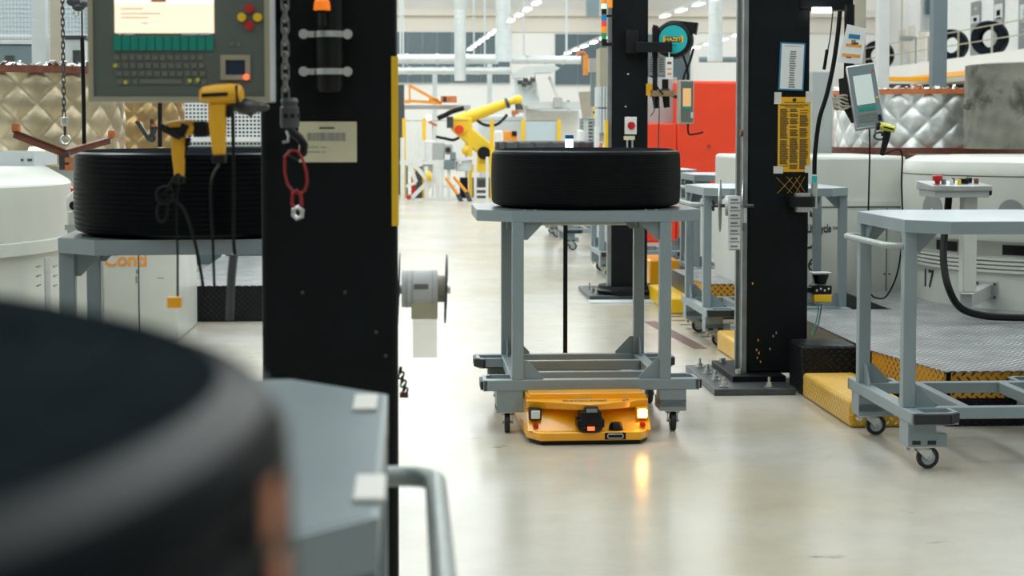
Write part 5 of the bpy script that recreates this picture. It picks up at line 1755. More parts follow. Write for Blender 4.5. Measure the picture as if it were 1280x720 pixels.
# ------------------------------------------------------------------ left machines
mcl = at(-262, 300, 10.2)
lm = thing('tyre_machine', 'round white press machine with slanted shoulder at the left edge', 'machine', (mcl.x, mcl.y, 0))
rl_ = (80 + 262) / F_PX * 10.2
lc = (mcl.x, mcl.y, 0)
zz = lambda py, dd=9.3: at(40, py, dd).z
zt, zs, zl, zf = zz(212), zz(237), zz(309), zz(325)
MB().lathe([(0, zf + 0.02), (rl_ - 0.02, zf + 0.04), (rl_, zl + 0.03), (rl_, zs), (rl_ - 0.015, zs + 0.02), (rl_ - 0.17, zt), (0, zt + 0.02)], 8 * 6, c=lc, smooth=True).build('upper_shell', M['machine'], lm)
MB().lathe([(rl_ - 0.1, zf - 0.01), (rl_ + 0.018, zf), (rl_ + 0.022, zl), (rl_ - 0.1, zl + 0.02)], 72, c=lc, closed=True).build('flange_ring', M['machine'], lm)
MB().lathe([(0, 0.29), (rl_ - 0.03, 0.29), (rl_ - 0.03, zf + 0.01), (0, zf + 0.01)], 72, c=lc).build('lower_drum', M['machine'], lm)
for px in (57,):
    q = at(px, 340, 9.6)
    MB().box(q.x - 0.004, q.x + 0.006, q.y - 0.02, q.y + 0.1, 0.35, zf - 0.01).build('panel_seam', M['machine_grey'], lm)
    for k in range(3):
        for dx in (-0.045, 0.05):
            MB().cyl((q.x + dx, q.y - 0.02, zf - 0.06 - k * 0.055), (q.x + dx, q.y + 0.06, zf - 0.06 - k * 0.055), 0.006, n=8).build('rivet', M['disc_grey'], lm)
MB().box(lc[0] - 1.2, lc[0] + 1.2, lc[1] - 1.0, lc[1] + 1.6, 0.0, 0.285).build('plinth', M['step_black'], lm)
# open grey box and pipe lying on it
q0, q1 = at(-30, 190, 10.2), at(42, 213, 10.2)
ob = thing('sheet_metal_tray', 'pale sheet metal tray standing on the left machine', 'tray', ((q0.x + q1.x) / 2, q0.y, zt))
tr2 = MB()
tr2.box(q0.x, q1.x, q0.y, q0.y + 0.02, zt, q0.z)
tr2.box(q1.x - 0.02, q1.x, q0.y + 0.02, q0.y + 0.7, zt, q0.z)
tr2.box(q0.x, q1.x, q0.y + 0.68, q0.y + 0.7, zt, q0.z)
tr2.build('tray_walls', M['pale'], ob)
for px in (27, 35, 38):
    p_ = at(px, 200, 10.2)
    MB().cyl((p_.x, q0.y, p_.z), (p_.x, q0.y - 0.008, p_.z), 0.008, n=8).build('rivet', M['dark_steel'], ob)
q0, q1 = at(38, 197, 11.2), at(74, 197, 11.2)
tag(MB().cyl((q0.x, q0.y, q0.z), (q1.x, q1.y, q1.z), 0.075, n=24).build('duct_pipe', M['gold_pale']), 'short round silver pipe between the tray and the hanging spreader', 'pipe')
# small console with red button behind the ribbed tyre's edge
q0, q1 = at(82, 244, 8.9), at(98, 264, 8.9)
cn = thing('control_console', 'white push-button console with red stop button left of the ribbed tyre', 'console', (q0.x, q0.y, q1.z))
MB().prism([(0, 0), (0.32, 0), (0.32, 0.10), (0.05, 0.12), (0, 0.07)], 0, 0.22, Matrix.Translation((q0.x, q0.y, q1.z)) @ Matrix(((1, 0, 0, 0), (0, 0, 1, 0), (0, 1, 0, 0), (0, 0, 0, 1)))).build('console_box', M['white'], cn, bevel=0.006)
p_ = at(89.5, 243, 8.85)
MB().cyl((p_.x, q0.y + 0.08, p_.z - 0.02), (p_.x, q0.y + 0.06, p_.z + 0.035), 0.024, 0.028, n=16).build('stop_button', M['red_glossy'], cn)
p_ = at(92, 257, 8.88)
MB().cyl((p_.x, q0.y + 0.01, p_.z), (p_.x, q0.y - 0.02, p_.z), 0.024, n=16).build('knob', M['black'], cn)
q0, q1 = at(80, 264, 9.0), at(100, 400, 9.0)
MB().box(q0.x + 0.01, q0.x + 0.13, q0.y + 0.02, q0.y + 0.30, 0.0, q0.z - 0.0).build('pedestal', M['machine'], cn, bevel=0.01)
MB().box(q0.x + 0.0, q0.x + 0.15, q0.y + 0.01, q0.y + 0.31, at(80, 281, 9).z - 0.03, at(80, 281, 9).z).build('ledge', M['machine_grey'], cn)
# orange hook block on the spreader
# thin chain with swivel, ring and rusty spreader bars
dch = 8.3
top = at(79, -20, dch)
bot = at(80, 146, dch)
chain('thin steel chain hanging at the left edge', top.z, bot.z, bot.x, bot.y, 0.034, 0.0075, 0.0028, 'dark_steel')
sp_ = thing('lifting_spreader', 'rust-red lifting spreader with ring hanging from the thin chain', 'spreader', at(81, 185, dch))
q0, q1 = at(81, 146, dch), at(81, 158, dch)
MB().lathe([(0, q1.z), (0.014, q1.z), (0.019, q1.z + 0.008), (0.019, q1.z + 0.02), (0.016, q1.z + 0.022), (0.019, q1.z + 0.026), (0.019, q0.z - 0.006), (0.008, q0.z), (0, q0.z)], 20, c=(q0.x, q0.y, 0)).build('swivel', M['zinc'], sp_)
MB().cyl((q1.x, q1.y, q1.z - 0.045), (q1.x, q1.y, q1.z), 0.007, n=8).build('pin', M['dark_steel'], sp_)
c = at(82, 175, dch)
MB().tube([(c.x + 0.022 * math.cos(t), c.y + 0.004 * math.sin(t), c.z + 0.022 * math.sin(t)) for t in [2 * PI * i / 20 for i in range(20)]], 0.0065, 8, closed=True).build('ring', M['zinc'], sp_)
for (ax, ay, ad, bx_, by, bd_) in ((18, 164, 8.0, 80, 188, dch), (80, 188, dch, 138, 172, 8.7)):
    a, b = at(ax, ay, ad), at(bx_, by, bd_)
    m = MB()
    m.bar(a, b, 0.035, 0.006)
    m.bar(a + Vector((0, -0.015, -0.016)), b + Vector((0, -0.015, -0.016)), 0.005, 0.032)
    br_ = m.build('angle_bar', M['rust'], sp_)
    e = a if ax < 50 else b
    MB().box(e.x - 0.008, e.x + 0.026, e.y - 0.02, e.y + 0.02, e.z, e.z + 0.035).build('end_stop', M['rust_light'], br_)
c = at(82, 197, dch)
MB().box(c.x - 0.028, c.x + 0.02, c.y - 0.02, c.y + 0.02, c.z - 0.06, c.z + 0.03).build('hub_block', M['dark_steel'], sp_)
c0, c1 = at(82, 197, dch - 0.05), at(94, 203, dch - 0.05)
MB().box(c0.x, c1.x, c0.y - 0.02, c0.y + 0.02, c1.z, c0.z).build('orange_tab', M['rust_light'], sp_)
c0, c1 = at(82, 206, dch - 0.05), at(94, 213, dch - 0.05)
MB().box(c0.x, c1.x, c0.y - 0.02, c0.y + 0.02, c1.z, c0.z).build('orange_tab', M['rust_light'], sp_)
q0, q1 = at(103.5, 47, 8.5), at(103.5, 186, 8.5)
wire('black pole-like hose hanging left of the operator terminal', [(q0.x, q0.y, q1.z), (q0.x, q0.y, (q0.z + q1.z) / 2), (q0.x - 0.003, q0.y, q0.z)], 0.0105, name='hose', cat='hose')
q2 = at(102, -20, 8.5)
wire('thin black line holding the pole-like hose', [(q0.x - 0.003, q0.y, q0.z), (q2.x, q2.y, q2.z)], 0.004)
hk = thing('hook_block', 'grey hook block at the top beside the operator terminal', 'hook', at(95, 5, 8.4))
for i, (px, py, r_) in enumerate(((92, 2, 0.03), (98, 9, 0.026), (104, 5, 0.024))):
    MB().sphere(at(px, py, 8.4), r_, 12, (1.2, 0.6, 0.8)).build('block', M['dark_steel'], hk)
c = at(95, 16, 8.4)
MB().tube([(c.x + 0.012 * math.cos(t), c.y, c.z + 0.014 * math.sin(t)) for t in [2 * PI * i / 14 for i in range(14)]], 0.005, 6, closed=True).build('ring', M['zinc'], hk)

# quilted drums on the left
q = at(20, 190, 12.6)
r1 = (151 - 20) / F_PX * 12.6
quilted('pale gold quilted drum with brown band at the left edge', (q.x, q.y), r1, at(20, 196, 12.6).z, at(20, 87, 12.0).z, 'gold_pale', trims=('rust', None), cell=0.26, top_trim=0.05)
q = at(160, 190, 15.5)
r1 = (228 - 160) / F_PX * 15.5
quilted('gold quilted drum under the operator terminal', (q.x, q.y), r1, at(160, 196, 15.5).z, at(160, 87, 15.2).z, 'gold', trims=('rust', 'rust'), cell=0.26, top_trim=0.05)
# second spreader far behind
d2 = 13.0
s2 = thing('lifting_spreader', 'small distant lifting hook and bars before the gold quilted drum', 'spreader', at(190, 175, d2))
for a_, b_ in (((171, 151), (187, 175)), ((188, 177), (196, 158))):
    MB().bar(at(*a_, d2), at(*b_, d2), 0.03, 0.03).build('angle_bar', M['dark_steel'], s2)
c = at(190, 172, d2)
MB().tube([(c.x + 0.024 * math.cos(t), c.y, c.z + 0.03 * math.sin(t)) for t in [2 * PI * i / 14 for i in range(14)]], 0.009, 6, closed=True).build('ring', M['dark_steel'], s2)
q0, q1 = at(190, 149, d2), at(190, 166, d2)
MB().cyl(q1, q0, 0.016, n=10).build('swivel', M['dark_steel'], s2)
for px, py in ((174, 150), (192, 157)):
    c = at(px, py, d2)
    MB().box(c.x - 0.015, c.x + 0.02, c.y - 0.02, c.y, c.z - 0.01, c.z + 0.012).build('end_stop', M['rust_light'], s2)
q0, q1 = at(200, 90, 12.9), at(200, 184, 12.9)
MB().cyl(q1, q0, 0.017, n=10).build('suspension_rod', M['black'], s2)

# white lattice guard
lt = thing('lattice_guard', 'white square lattice guard behind the ribbed tyre', 'guard', at(280, 180, 19.0))
m = MB()
a, b = at(226, 120, 19.0), at(330, 182, 19.0)
nx, nz_ = 22, 13
for i in range(nx + 1):
    x = a.x + (b.x - a.x) * i / nx
    m.box(x - 0.008, x + 0.008, a.y - 0.01, a.y + 0.01, b.z, a.z)
for k in range(nz_ + 1):
    z = b.z + (a.z - b.z) * k / nz_
    m.box(a.x, b.x, a.y - 0.012, a.y + 0.008, z - 0.010, z + 0.010)
m.build('lattice_bars', M['white'], lt, kind='stuff')
c0, c1 = at(226, 171, 18.95), at(330, 177, 18.95)
MB().box(c0.x, c1.x, c0.y - 0.05, c0.y + 0.05, c1.z, c0.z).build('rail', M['white'], lt)
for px in (276, 328):
    c0, c1 = at(px, 120, 18.95), at(px + 4, 200, 18.95)
    MB().box(c0.x, c1.x, c0.y - 0.05, c0.y + 0.05, 0.0, c0.z).build('post', M['white'], lt)
MB().box(a.x, b.x, a.y + 0.1, a.y + 0.15, 0.0, a.z).build('dark_back_panel', M['glass_dark'], lt)

# left platform with black front
q = at(222, 359, 13.3)
pl_ = thing('work_platform', 'steel tread-plate platform with black front left of the aisle', 'platform', (q.x + 1, q.y, 0))
xr = q.x + 1.30
MB().box(q.x, xr, q.y, q.y + 3.2, 0.284, 0.29).build('tread_top', M['step_steel'], pl_)
MB().box(q.x + 0.01, xr - 0.01, q.y + 0.01, q.y + 3.2, 0.0, 0.283).build('base_frame', M['step_black'], pl_)
st2 = thing('floor_step', 'small steel tread-plate step in front of the left black platform', 'step', (xr - 0.5, q.y - 0.4, 0))
MB().box(xr - 0.42, xr - 0.06, q.y - 0.50, q.y - 0.04, 0.0, 0.12).build('step_shell', M['step_steel'], st2, bevel=0.01)
# white cabinet with orange lettering
a, b = at(112, 300, 12.0), at(222, 400, 12.0)
lcab = thing('machine_cabinet', 'white machine cabinet with orange lettering below the ribbed tyre', 'cabinet', ((a.x + b.x) / 2, a.y, 0))
ztc = at(112, 262, 12.0).z
MB().box(a.x + 0.08, b.x, a.y, a.y + 1.1, 0.0, ztc).build('body', M['machine'], lcab, bevel=0.02)
x = at(173, 350, 12.0).x
MB().box(x - 0.004, x + 0.004, a.y - 0.004, a.y, 0.02, ztc).build('panel_seam', M['dark_steel'], lcab)
q = at(156.5, 325.5, 12.0)
writing('Conti', 0.135, facing((q.x, a.y - 0.003, q.z)), M['print_orange'], lcab, bold=0.003)
mk_ = MB()
for px, py, w, h in ((171, 340, 0.018, 0.03), (170, 350, 0.012, 0.05), (200, 348, 0.05, 0.006)):
    c = at(px, py, 12.0)
    mk_.box(c.x - w / 2, c.x + w / 2, a.y - 0.002, a.y, c.z - h / 2, c.z + h / 2)
mk_.build('scratch_marks', M['disc_grey'], lcab, kind='stuff')

# structures at the upper left: posts, meshed wall, machine block
for i, (px0, px1, dd, mt, nm) in enumerate(((40, 57, 17.0, 'pale', 'pale grey steel post behind the pale gold drum'), (63, 77, 16.6, 'beige', 'beige steel post right of the pale grey one'))):
    a, b = at(px0, 82, dd), at(px1, 82, dd)
    root = thing('steel_post', nm, 'post', ((a.x + b.x) / 2, a.y, 0))
    MB().box(a.x, b.x, a.y, a.y + 0.14, 0.0, 5.5).build('post_shaft', M[mt], root)
    MB().box(a.x - 0.06, b.x + 0.06, a.y - 0.06, a.y + 0.2, 0.0, 0.02).build('foot_plate', M['dark_steel'], root)
a, b = at(-60, -60, 19.0), at(112, 54, 19.0)
gm_ = thing('mesh_guard', 'tall pale blue guard wall with fine mesh at the upper left', 'guard', ((a.x + b.x) / 2, a.y, 0))
MB().box(a.x, b.x, a.y, a.y + 0.03, b.z, a.z).build('panel', M['mesh_clear'], gm_)
m = MB()
for i in range(41):
    x = a.x + (b.x - a.x) * i / 40
    m.box(x - 0.003, x + 0.003, a.y - 0.008, a.y, b.z, a.z)
k = 0
z = b.z
while z < a.z:
    m.box(a.x, b.x, a.y - 0.010, a.y - 0.002, z - 0.003, z + 0.003)
    z += 0.05
m.build('mesh_wires', M['white'], gm_, kind='stuff')
for py in (43, 50):
    c0, c1 = at(-60, py, 18.9), at(112, py + 3, 18.9)
    MB().box(c0.x, c1.x, c0.y - 0.03, c0.y + 0.02, c1.z, c0.z).build('rail', M['white'], gm_)
for px in (-20, 112):
    c0 = at(px, 50, 19.0)
    MB().box(c0.x, c0.x + 0.06, c0.y, c0.y + 0.06, 0, a.z).build('post', M['pale'], gm_)
for i, (px0, py0, px1, dd, mt, lab) in enumerate(((-30, 55, 41, 17.8, 'slate', 'slate grey machine block behind the pale gold drum, left one'), (76, 48, 106, 17.2, 'pale', 'pale machine block behind the pole-like hose'))):
    a, b = at(px0, py0, dd), at(px1, 90, dd)
    root = thing('machine_block', lab, 'machine', ((a.x + b.x) / 2, a.y, 0))
    MB().box(a.x, b.x, a.y, a.y + 0.7, 0.0, a.z).build('body', M[mt], root, bevel=0.02)
    MB().box(a.x - 0.02, b.x + 0.02, a.y - 0.02, a.y + 0.72, a.z, a.z + 0.03).build('lid', M['pale' if i == 0 else 'dark_steel'], root)
    MB().box((a.x + b.x) / 2, (a.x + b.x) / 2 + 0.1, a.y - 0.01, a.y, a.z - 0.35, a.z - 0.12).build('control_plate', M['dark_steel'], root)
# ------------------------------------------------------------------ background: robot cell
RD = 39.5
PXR = RD / F_PX


def rbox(px0, py0, px1, py1, d, t, to_floor=False):
    a, b = at(px0, py0, d), at(px1, py1, d)
    return MB().box(a.x, b.x, a.y, a.y + t, 0.0 if to_floor else b.z, a.z)


rob = thing('industrial_robot', 'yellow industrial robot arm reaching right behind the fence posts', 'robot', at(605, 240, RD))
fl_ = on_floor(606, 250)
q0, q1 = at(606, 200, RD), at(606, 222, RD)
bx0, bx1 = at(592, 222, RD), at(612, 198, RD)
MB().cyl((q0.x, q0.y, 0.25), (q0.x, q0.y, q1.z), 0.36, 0.30, n=24).build('pedestal', M['dark_steel'], rob)
MB().box(bx0.x - 0.1, bx1.x + 0.1, q0.y - 0.4, q0.y + 0.4, 0.0, 0.25).build('base_block', M['dark_steel'], rob)
MB().cyl((q0.x, q0.y, at(0, 215, RD).z), (q0.x, q0.y, at(0, 205, RD).z), 0.36, n=24).build('turntable', M['robot'], rob)
c0 = at(606, 196, RD)
MB().box(c0.x - 0.18, c0.x + 0.14, c0.y - 0.25, c0.y + 0.25, at(0, 210, RD).z, at(0, 188, RD).z).build('shoulder', M['robot'], rob, bevel=0.04)
mcol = at(604, 191, RD)
MB().cyl((mcol.x, mcol.y - 0.45, mcol.z), (mcol.x, mcol.y - 0.2, mcol.z), 0.15, n=20).build('motor', M['black'], rob)
MB().sphere((at(583, 188, RD).x, mcol.y - 0.1, at(583, 188, RD).z), 0.12, 12).build('motor', M['robot'], rob)
# lower arm from the elbow down to the shoulder
m = MB()
A0, B0 = at(575, 160, RD), at(609, 189, RD)
dv = (B0 - A0).normalized()
nv = Vector((-dv.z, 0, dv.x))
m.prism([(0, 0), (1, 0), (1, 1), (0, 1)], 0, 1, Matrix.Identity(4)) if False else None
vs = []
for yy in (-0.16, 0.16):
    for p_, w in ((A0 - dv * 0.15, 0.17), (B0 + dv * 0.1, 0.20)):
        vs += [p_ + nv * w + Vector((0, yy, 0)), p_ - nv * w + Vector((0, yy, 0))]
m.quad_faces(vs, [(0, 1, 3, 2), (4, 6, 7, 5), (0, 2, 6, 4), (1, 5, 7, 3), (0, 4, 5, 1), (2, 3, 7, 6)])
m.build('lower_arm', M['robot'], rob, bevel=0.04)
# elbow housing and upper arm
E = at(570, 158, RD)
m = MB()
m.prism([(at(px, py, RD).x - E.x, at(px, py, RD).z - E.z) for px, py in ((561, 150), (569, 146), (590, 147), (588, 160), (580, 170), (571, 169), (563, 160))], -0.2, 0.2, Matrix.Translation((E.x, E.y, E.z)) @ Matrix(((1, 0, 0, 0), (0, 0, -1, 0), (0, 1, 0, 0), (0, 0, 0, 1))))
m.build('elbow_housing', M['robot'], rob, bevel=0.04)
c = at(573.5, 162, RD)
MB().cyl((c.x, E.y - 0.2, c.z), (c.x, E.y - 0.32, c.z), 0.105, n=24).build('joint_cover', M['red'], rob)
a, b = at(570, 153, RD), at(636, 128, RD)
MB().cyl(a, b, 0.17, 0.10, n=20).build('upper_arm', M['robot'], rob)
MB().cyl(b - (b - a).normalized() * 0.08, b, 0.125, n=20).build('arm_collar', M['dark_steel'], rob)
MB().cyl(b, at(644, 125, RD), 0.075, n=16).build('wrist_tube', M['robot'], rob)
w = at(647, 125, RD)
MB().sphere(w, 0.12, 16).build('wrist', M['robot'], rob)
MB().cyl((w.x, w.y, w.z - 0.05), at(650, 139, RD), 0.07, 0.1, n=14).build('tool_flange', M['dark_steel'], rob)
gp = MB()
for px0, py0, px1, py1 in ((640, 139, 644, 146), (646, 137, 655, 141), (653, 132, 660, 136)):
    p0, p1 = at(px0, py0, RD), at(px1, py1, RD)
    gp.box(p0.x, p1.x, p0.y - 0.1, p0.y + 0.1, p1.z, p0.z)
gp.build('gripper', M['beige'], rob, kind='stuff')
p0, p1 = at(639, 138, RD), at(648, 143, RD)
MB().box(p0.x, p1.x, p0.y - 0.14, p0.y - 0.1, p1.z, p0.z).build('gripper_jaw', M['rust_light'], rob)
p0, p1 = at(561, 146, RD), at(566, 160, RD)
MB().box(p0.x - 0.05, p1.x, p0.y - 0.25, p0.y + 0.1, p1.z, p0.z).build('rear_motor', M['dark_steel'], rob)
for lab, pts in (('thick', ((596, 150), (603, 155), (612, 157), (622, 155), (630, 148), (634, 143))), ('lower', ((545, 171), (556, 173), (566, 175), (574, 172))), ('upper', ((547, 148), (556, 144), (566, 139), (580, 135)))):
    wire('', [at(px, py, RD - 0.5) for px, py in pts], 0.035 if lab != 'upper' else 0.06, 'cable', name='arm_cable', parent=rob)

# fence of the robot cell: yellow posts and dark wires
fn = thing('safety_fence', 'yellow posted safety fence around the yellow robot', 'fence', at(640, 250, RD - 2.0))
FD = RD - 1.6
posts = [(505, 148, 182), (530, 148, 174), (588, 150, 252), (615, 149, 200), (654, 149, 200), (699, 149, 200)]
for px, py0, py1 in posts:
    a, b = at(px - 2.3, py0, FD), at(px + 2.3, py0, FD)
    MB().box(a.x, b.x, a.y, a.y + 0.08, 0.0, a.z).build('fence_post', M['yellow'], fn)
for py in (150.5,):
    a, b = at(500, py, FD), at(699, py + 0.6, FD)
    MB().box(a.x, b.x, a.y + 0.01, a.y + 0.05, b.z, a.z).build('top_rail', M['dark_steel'], fn)
a, b = at(656, 152, FD), at(697, 198, FD)
MB().box(a.x, b.x, a.y + 0.03, a.y + 0.04, 0.2, a.z).build('fence_panel', M['mesh_clear'], fn)

# white jointed frames and devices left of the robot
WD = RD - 2.4
fr = thing('test_frame', 'white steel test frame with diagonal legs before the robot', 'frame', at(545, 250, WD))


def fbar(x0, y0, x1, y1, w, mt='white', par=fr, d=WD, nm='strut'):
    return MB().bar(at(x0, y0, d), at(x1, y1, d), w * d / F_PX, w * d / F_PX).build(nm, M[mt], par)


for x0, y0, x1, y1, w in ((503, 172, 503, 251, 5), (516, 203, 540, 232, 5), (540, 222, 514, 248, 5), (533, 208, 533, 251, 5), (547, 200, 547, 251, 6), (553, 208, 553, 251, 4), (561, 204, 561, 251, 4), (575, 198, 575, 205, 4), (594, 195, 594, 251, 3.5), (609, 196, 609, 251, 3.5),
                           (500, 203, 560, 203, 5), (545, 203, 596, 197, 4), (552, 233, 570, 233, 3), (594, 236, 609, 236, 3), (500, 250, 612, 250, 4), (512, 205, 520, 228, 5), (520, 228, 508, 233, 4), (546, 222, 532, 240, 4), (522, 164, 522, 196, 6), (528, 175, 528, 200, 6), (512, 172, 512, 200, 5), (594, 243, 610, 243, 3)):
    fbar(x0, y0, x1, y1, w)
dv_ = thing('winding_machine', 'white and grey winding machine with blue-green motor before the robot', 'machine', at(550, 200, WD + 0.4))
for x0, y0, x1, y1, mt, nm, t in ((529, 176, 545, 202, 'white', 'left_housing', 0.7), (540, 178, 556, 204, 'machine_grey', 'gear_housing', 0.6), (556, 180, 566, 193, 'machine_grey', 'motor_plate', 0.3), (557, 184, 563, 190, 'print', 'opening', 0.28), (563, 190, 570, 200, 'slate', 'motor', 0.25), (555, 200, 569, 212, 'slate', 'motor_foot', 0.3), (528, 204, 541, 216, 'machine_grey', 'lower_box', 0.4), (570, 200, 590, 214, 'pale', 'side_panel', 0.4)):
    rbox(x0, y0, x1, y1, WD - (0.15 if nm in ('opening', 'motor', 'motor_foot') else 0.0), t).build(nm, M[mt], dv_, bevel=0.02)
c = at(536, 220, WD - 0.2)
MB().lathe([(0.06, -0.05), (0.11, -0.05), (0.11, 0.05), (0.06, 0.05)], 20, M=Matrix.Translation(c) @ Matrix.Rotation(R(80), 4, 'Y'), closed=True).build('guide_ring', M['yellow'], dv_)
c = at(564, 206, WD - 0.35)
# orange pneumatic cylinders
oc = thing('pneumatic_press', 'pair of orange cylinders leaning in the white frame', 'cylinder', at(568, 240, WD - 0.5))
for x0, y0, x1, y1 in ((557, 222, 572, 243), (567, 221, 583, 240)):
    MB().cyl(at(x0, y0, WD - 0.5), at(x1, y1, WD - 0.5), 0.035, n=12).build('cylinder', M['print_orange'], oc)
    MB().cyl(at(x1, y1, WD - 0.5), at(x1 + 5, 252.5, WD - 0.5), 0.05, n=10).build('rod_end', M['dark_steel'], oc)
for x0, y0, x1, y1, mt, lab in ((506, 207, 510, 240, 'print_blue', 'narrow blue box behind the white frame, left'), (514, 215, 520, 243, 'red_glossy', 'small red box low in the white frame'), (575, 222, 585, 245, 'black', 'dark cabinet behind the orange cylinders'), (597, 224, 607, 246, 'dark_steel', 'dark grey box under the robot shoulder'), (520, 208, 530, 244, 'dark_steel', 'dark post behind the crossing white legs'), (517, 210, 520, 240, 'yellow', 'thin yellow profile behind the white frame')):
    o = rbox(x0, y0, x1, y1, WD + (1.8 if mt == 'yellow' else 1.2), 0.3, to_floor=True).build('machine_box', M[mt], None, bevel=0.01)
    tag(o, lab, 'box')
c = at(511, 246, WD - 0.2)
tag(MB().sphere(c, 0.06, 12).build('red_valve', M['red_glossy']), 'small red round valve at the foot of the white frame', 'valve')
# dark column with orange jib at the far left, welding glow
dk = thing('dark_column', 'dark grey slim column with orange swing bracket at the far end', 'column', at(499, 170, RD + 0.8))
a, b = at(495, 106, RD + 0.8), at(505.5, 172, RD + 0.8)
MB().box(a.x, b.x, a.y, a.y + 0.2, 0.0, a.z).build('post', M['dark_steel'], dk)
for x0, y0, x1, y1 in ((512, 106, 512, 127), (512, 107, 552, 129), (511, 126, 552, 129), (536, 125, 548, 125)):
    MB().bar(at(x0, y0, RD + 0.8), at(x1, y1, RD + 0.8), 0.05, 0.07).build('bracket_bar', M['print_orange'], dk)
MB().bar(at(505, 127, RD + 0.8), at(513, 127, RD + 0.8), 0.08, 0.08).build('hinge', M['print_orange'], dk)
p0, p1 = at(551, 120, RD + 0.9), at(571, 128, RD + 0.9)
MB().box(p0.x, p1.x, p0.y, p0.y + 0.3, p1.z, p0.z).build('hoist_box', M['rust_light'], dk)
p0, p1 = at(554, 121, RD + 0.88), at(558, 127, RD + 0.88)
MB().box(p0.x, p1.x, p0.y, p0.y + 0.3, p1.z, p0.z).build('hoist_opening', M['print'], dk)
c = at(536, 147, RD + 0.5)
wl = thing('work_light', 'bright pinkish work light left of the robot elbow', 'lamp', c)
MB().sphere(c, 0.06, 12, (1, 1, 1.3)).build('bulb', M['weld'], wl)
MB().bar(at(536, 152, RD + 0.5), at(546, 157, RD + 0.5), 0.09, 0.06).build('lamp_arm', M['rust_light'], wl)
MB().bar(at(541, 154, RD + 0.55), (at(541, 154, RD + 0.55).x, at(541, 154, RD + 0.55).y, 0), 0.05).build('stand', M['white'], wl)
# truss bar and pipes over the cell
a, b = at(498, 134, RD + 1.4), at(588, 134, RD + 1.4)
ctm = MB().bar(a, b, 0.10, 0.10)
for p_ in (a + Vector((0.12, 0, 0)), b - Vector((0.1, 0, 0))):
    ctm.bar((p_.x, p_.y, 0), p_, 0.07)
tag(ctm.build('cable_tray', M['machine_grey']), 'grey cable tray running above the white frame', 'cable tray')
PD = 48.0
for i, (x0, x1, y0, y1, lab) in enumerate(((470, 623, 68, 80, 'upper silver duct under the dark far windows, left part'), (637, 726, 70, 80, 'silver duct between the round vertical duct and the orange hook'), (470, 640, 84, 93, 'lower silver duct under the dark far windows'))):
    a, b = at(x0, (y0 + y1) / 2, PD), at(x1, (y0 + y1) / 2, PD)
    r_ = (y1 - y0) / 2 * PD / F_PX
    dd = thing('air_duct', lab, 'duct', (a + b) / 2)
    MB().cyl(a, b, r_, n=24).build('pipe', M['duct'], dd)
    for k in (0.2, 0.8):
        p_ = a.lerp(b, k)
        MB().bar((p_.x, p_.y, p_.z), (p_.x, p_.y, ZC), 0.05).build('hanger_rod', M['pale'], dd)
    for k in range(1, 4):
        p_ = a.lerp(b, k / 4)
        MB().cyl(p_ - Vector((0.04, 0, 0)), p_ + Vector((0.04, 0, 0)), r_ + 0.015, n=24).build('clamp_ring', M['zinc'], dd)
for i, (x0, x1, ytop, ybot, lab) in enumerate(((568, 582, -40, 101, 'vertical silver duct with flared top before the left far windows'), (620, 638, -40, 77, 'wide vertical silver duct with mesh lower part'), (886, 903, -40, 77, 'vertical silver duct right of the hose reel'))):
    a, b = at((x0 + x1) / 2, ytop, PD - 0.8), at((x0 + x1) / 2, ybot, PD - 0.8)
    r_ = (x1 - x0) / 2 * PD / F_PX
    dd = thing('vertical_duct', lab, 'duct', b)
    m = MB()
    m.cyl(b, a, r_, n=24)
    m.build('pipe', M['duct'], dd)
    for k in range(9):
        z = b.z + (a.z - b.z) * (0.35 + k * 0.05)
        MB().cyl((a.x, a.y, z), (a.x, a.y, z + 0.02), r_ + 0.012, n=24).build('seam_ring', M['duct'], dd)
    if i == 0:
        t_ = at(575, 6, PD - 0.8).z
        MB().cyl((a.x, a.y, t_ - 0.15), (a.x, a.y, t_ + 0.2), r_, r_ * 1.35, n=24).build('flare', M['duct'], dd)
    else:
        MB().cyl((a.x, a.y, b.z), (a.x, a.y, b.z + (0.85 if i == 1 else 0.75)), r_ + 0.02, n=24).build('perforated_outlet', M['pale'], dd)
for px, lab in ((543.5, 'left'), (612, 'right')):
    q0, q1 = at(px, 80 if px > 600 else 93, PD + 1.5), at(px, 141 if px < 600 else 130, PD + 1.5)
    tag(MB().bar((q0.x, q0.y, 0), (q0.x, q0.y, q0.z + 0.1), 0.14, 0.14).build('steel_post', M['duct']), 'slim silver post carrying the ducts in the far hall, %s one' % lab, 'post')
a, b = at(900, 71, PD), at(935, 78, PD)
app = MB().cyl((a.x - 0.6, a.y, (a.z + b.z) / 2), (b.x, a.y, (a.z + b.z) / 2), 0.08, n=16).bar((b.x - 0.1, a.y, (a.z + b.z) / 2), (b.x - 0.1, a.y, ZC), 0.05)
tag(app.build('air_pipe', M['slate']), 'thin grey pipe behind the right far duct', 'pipe')

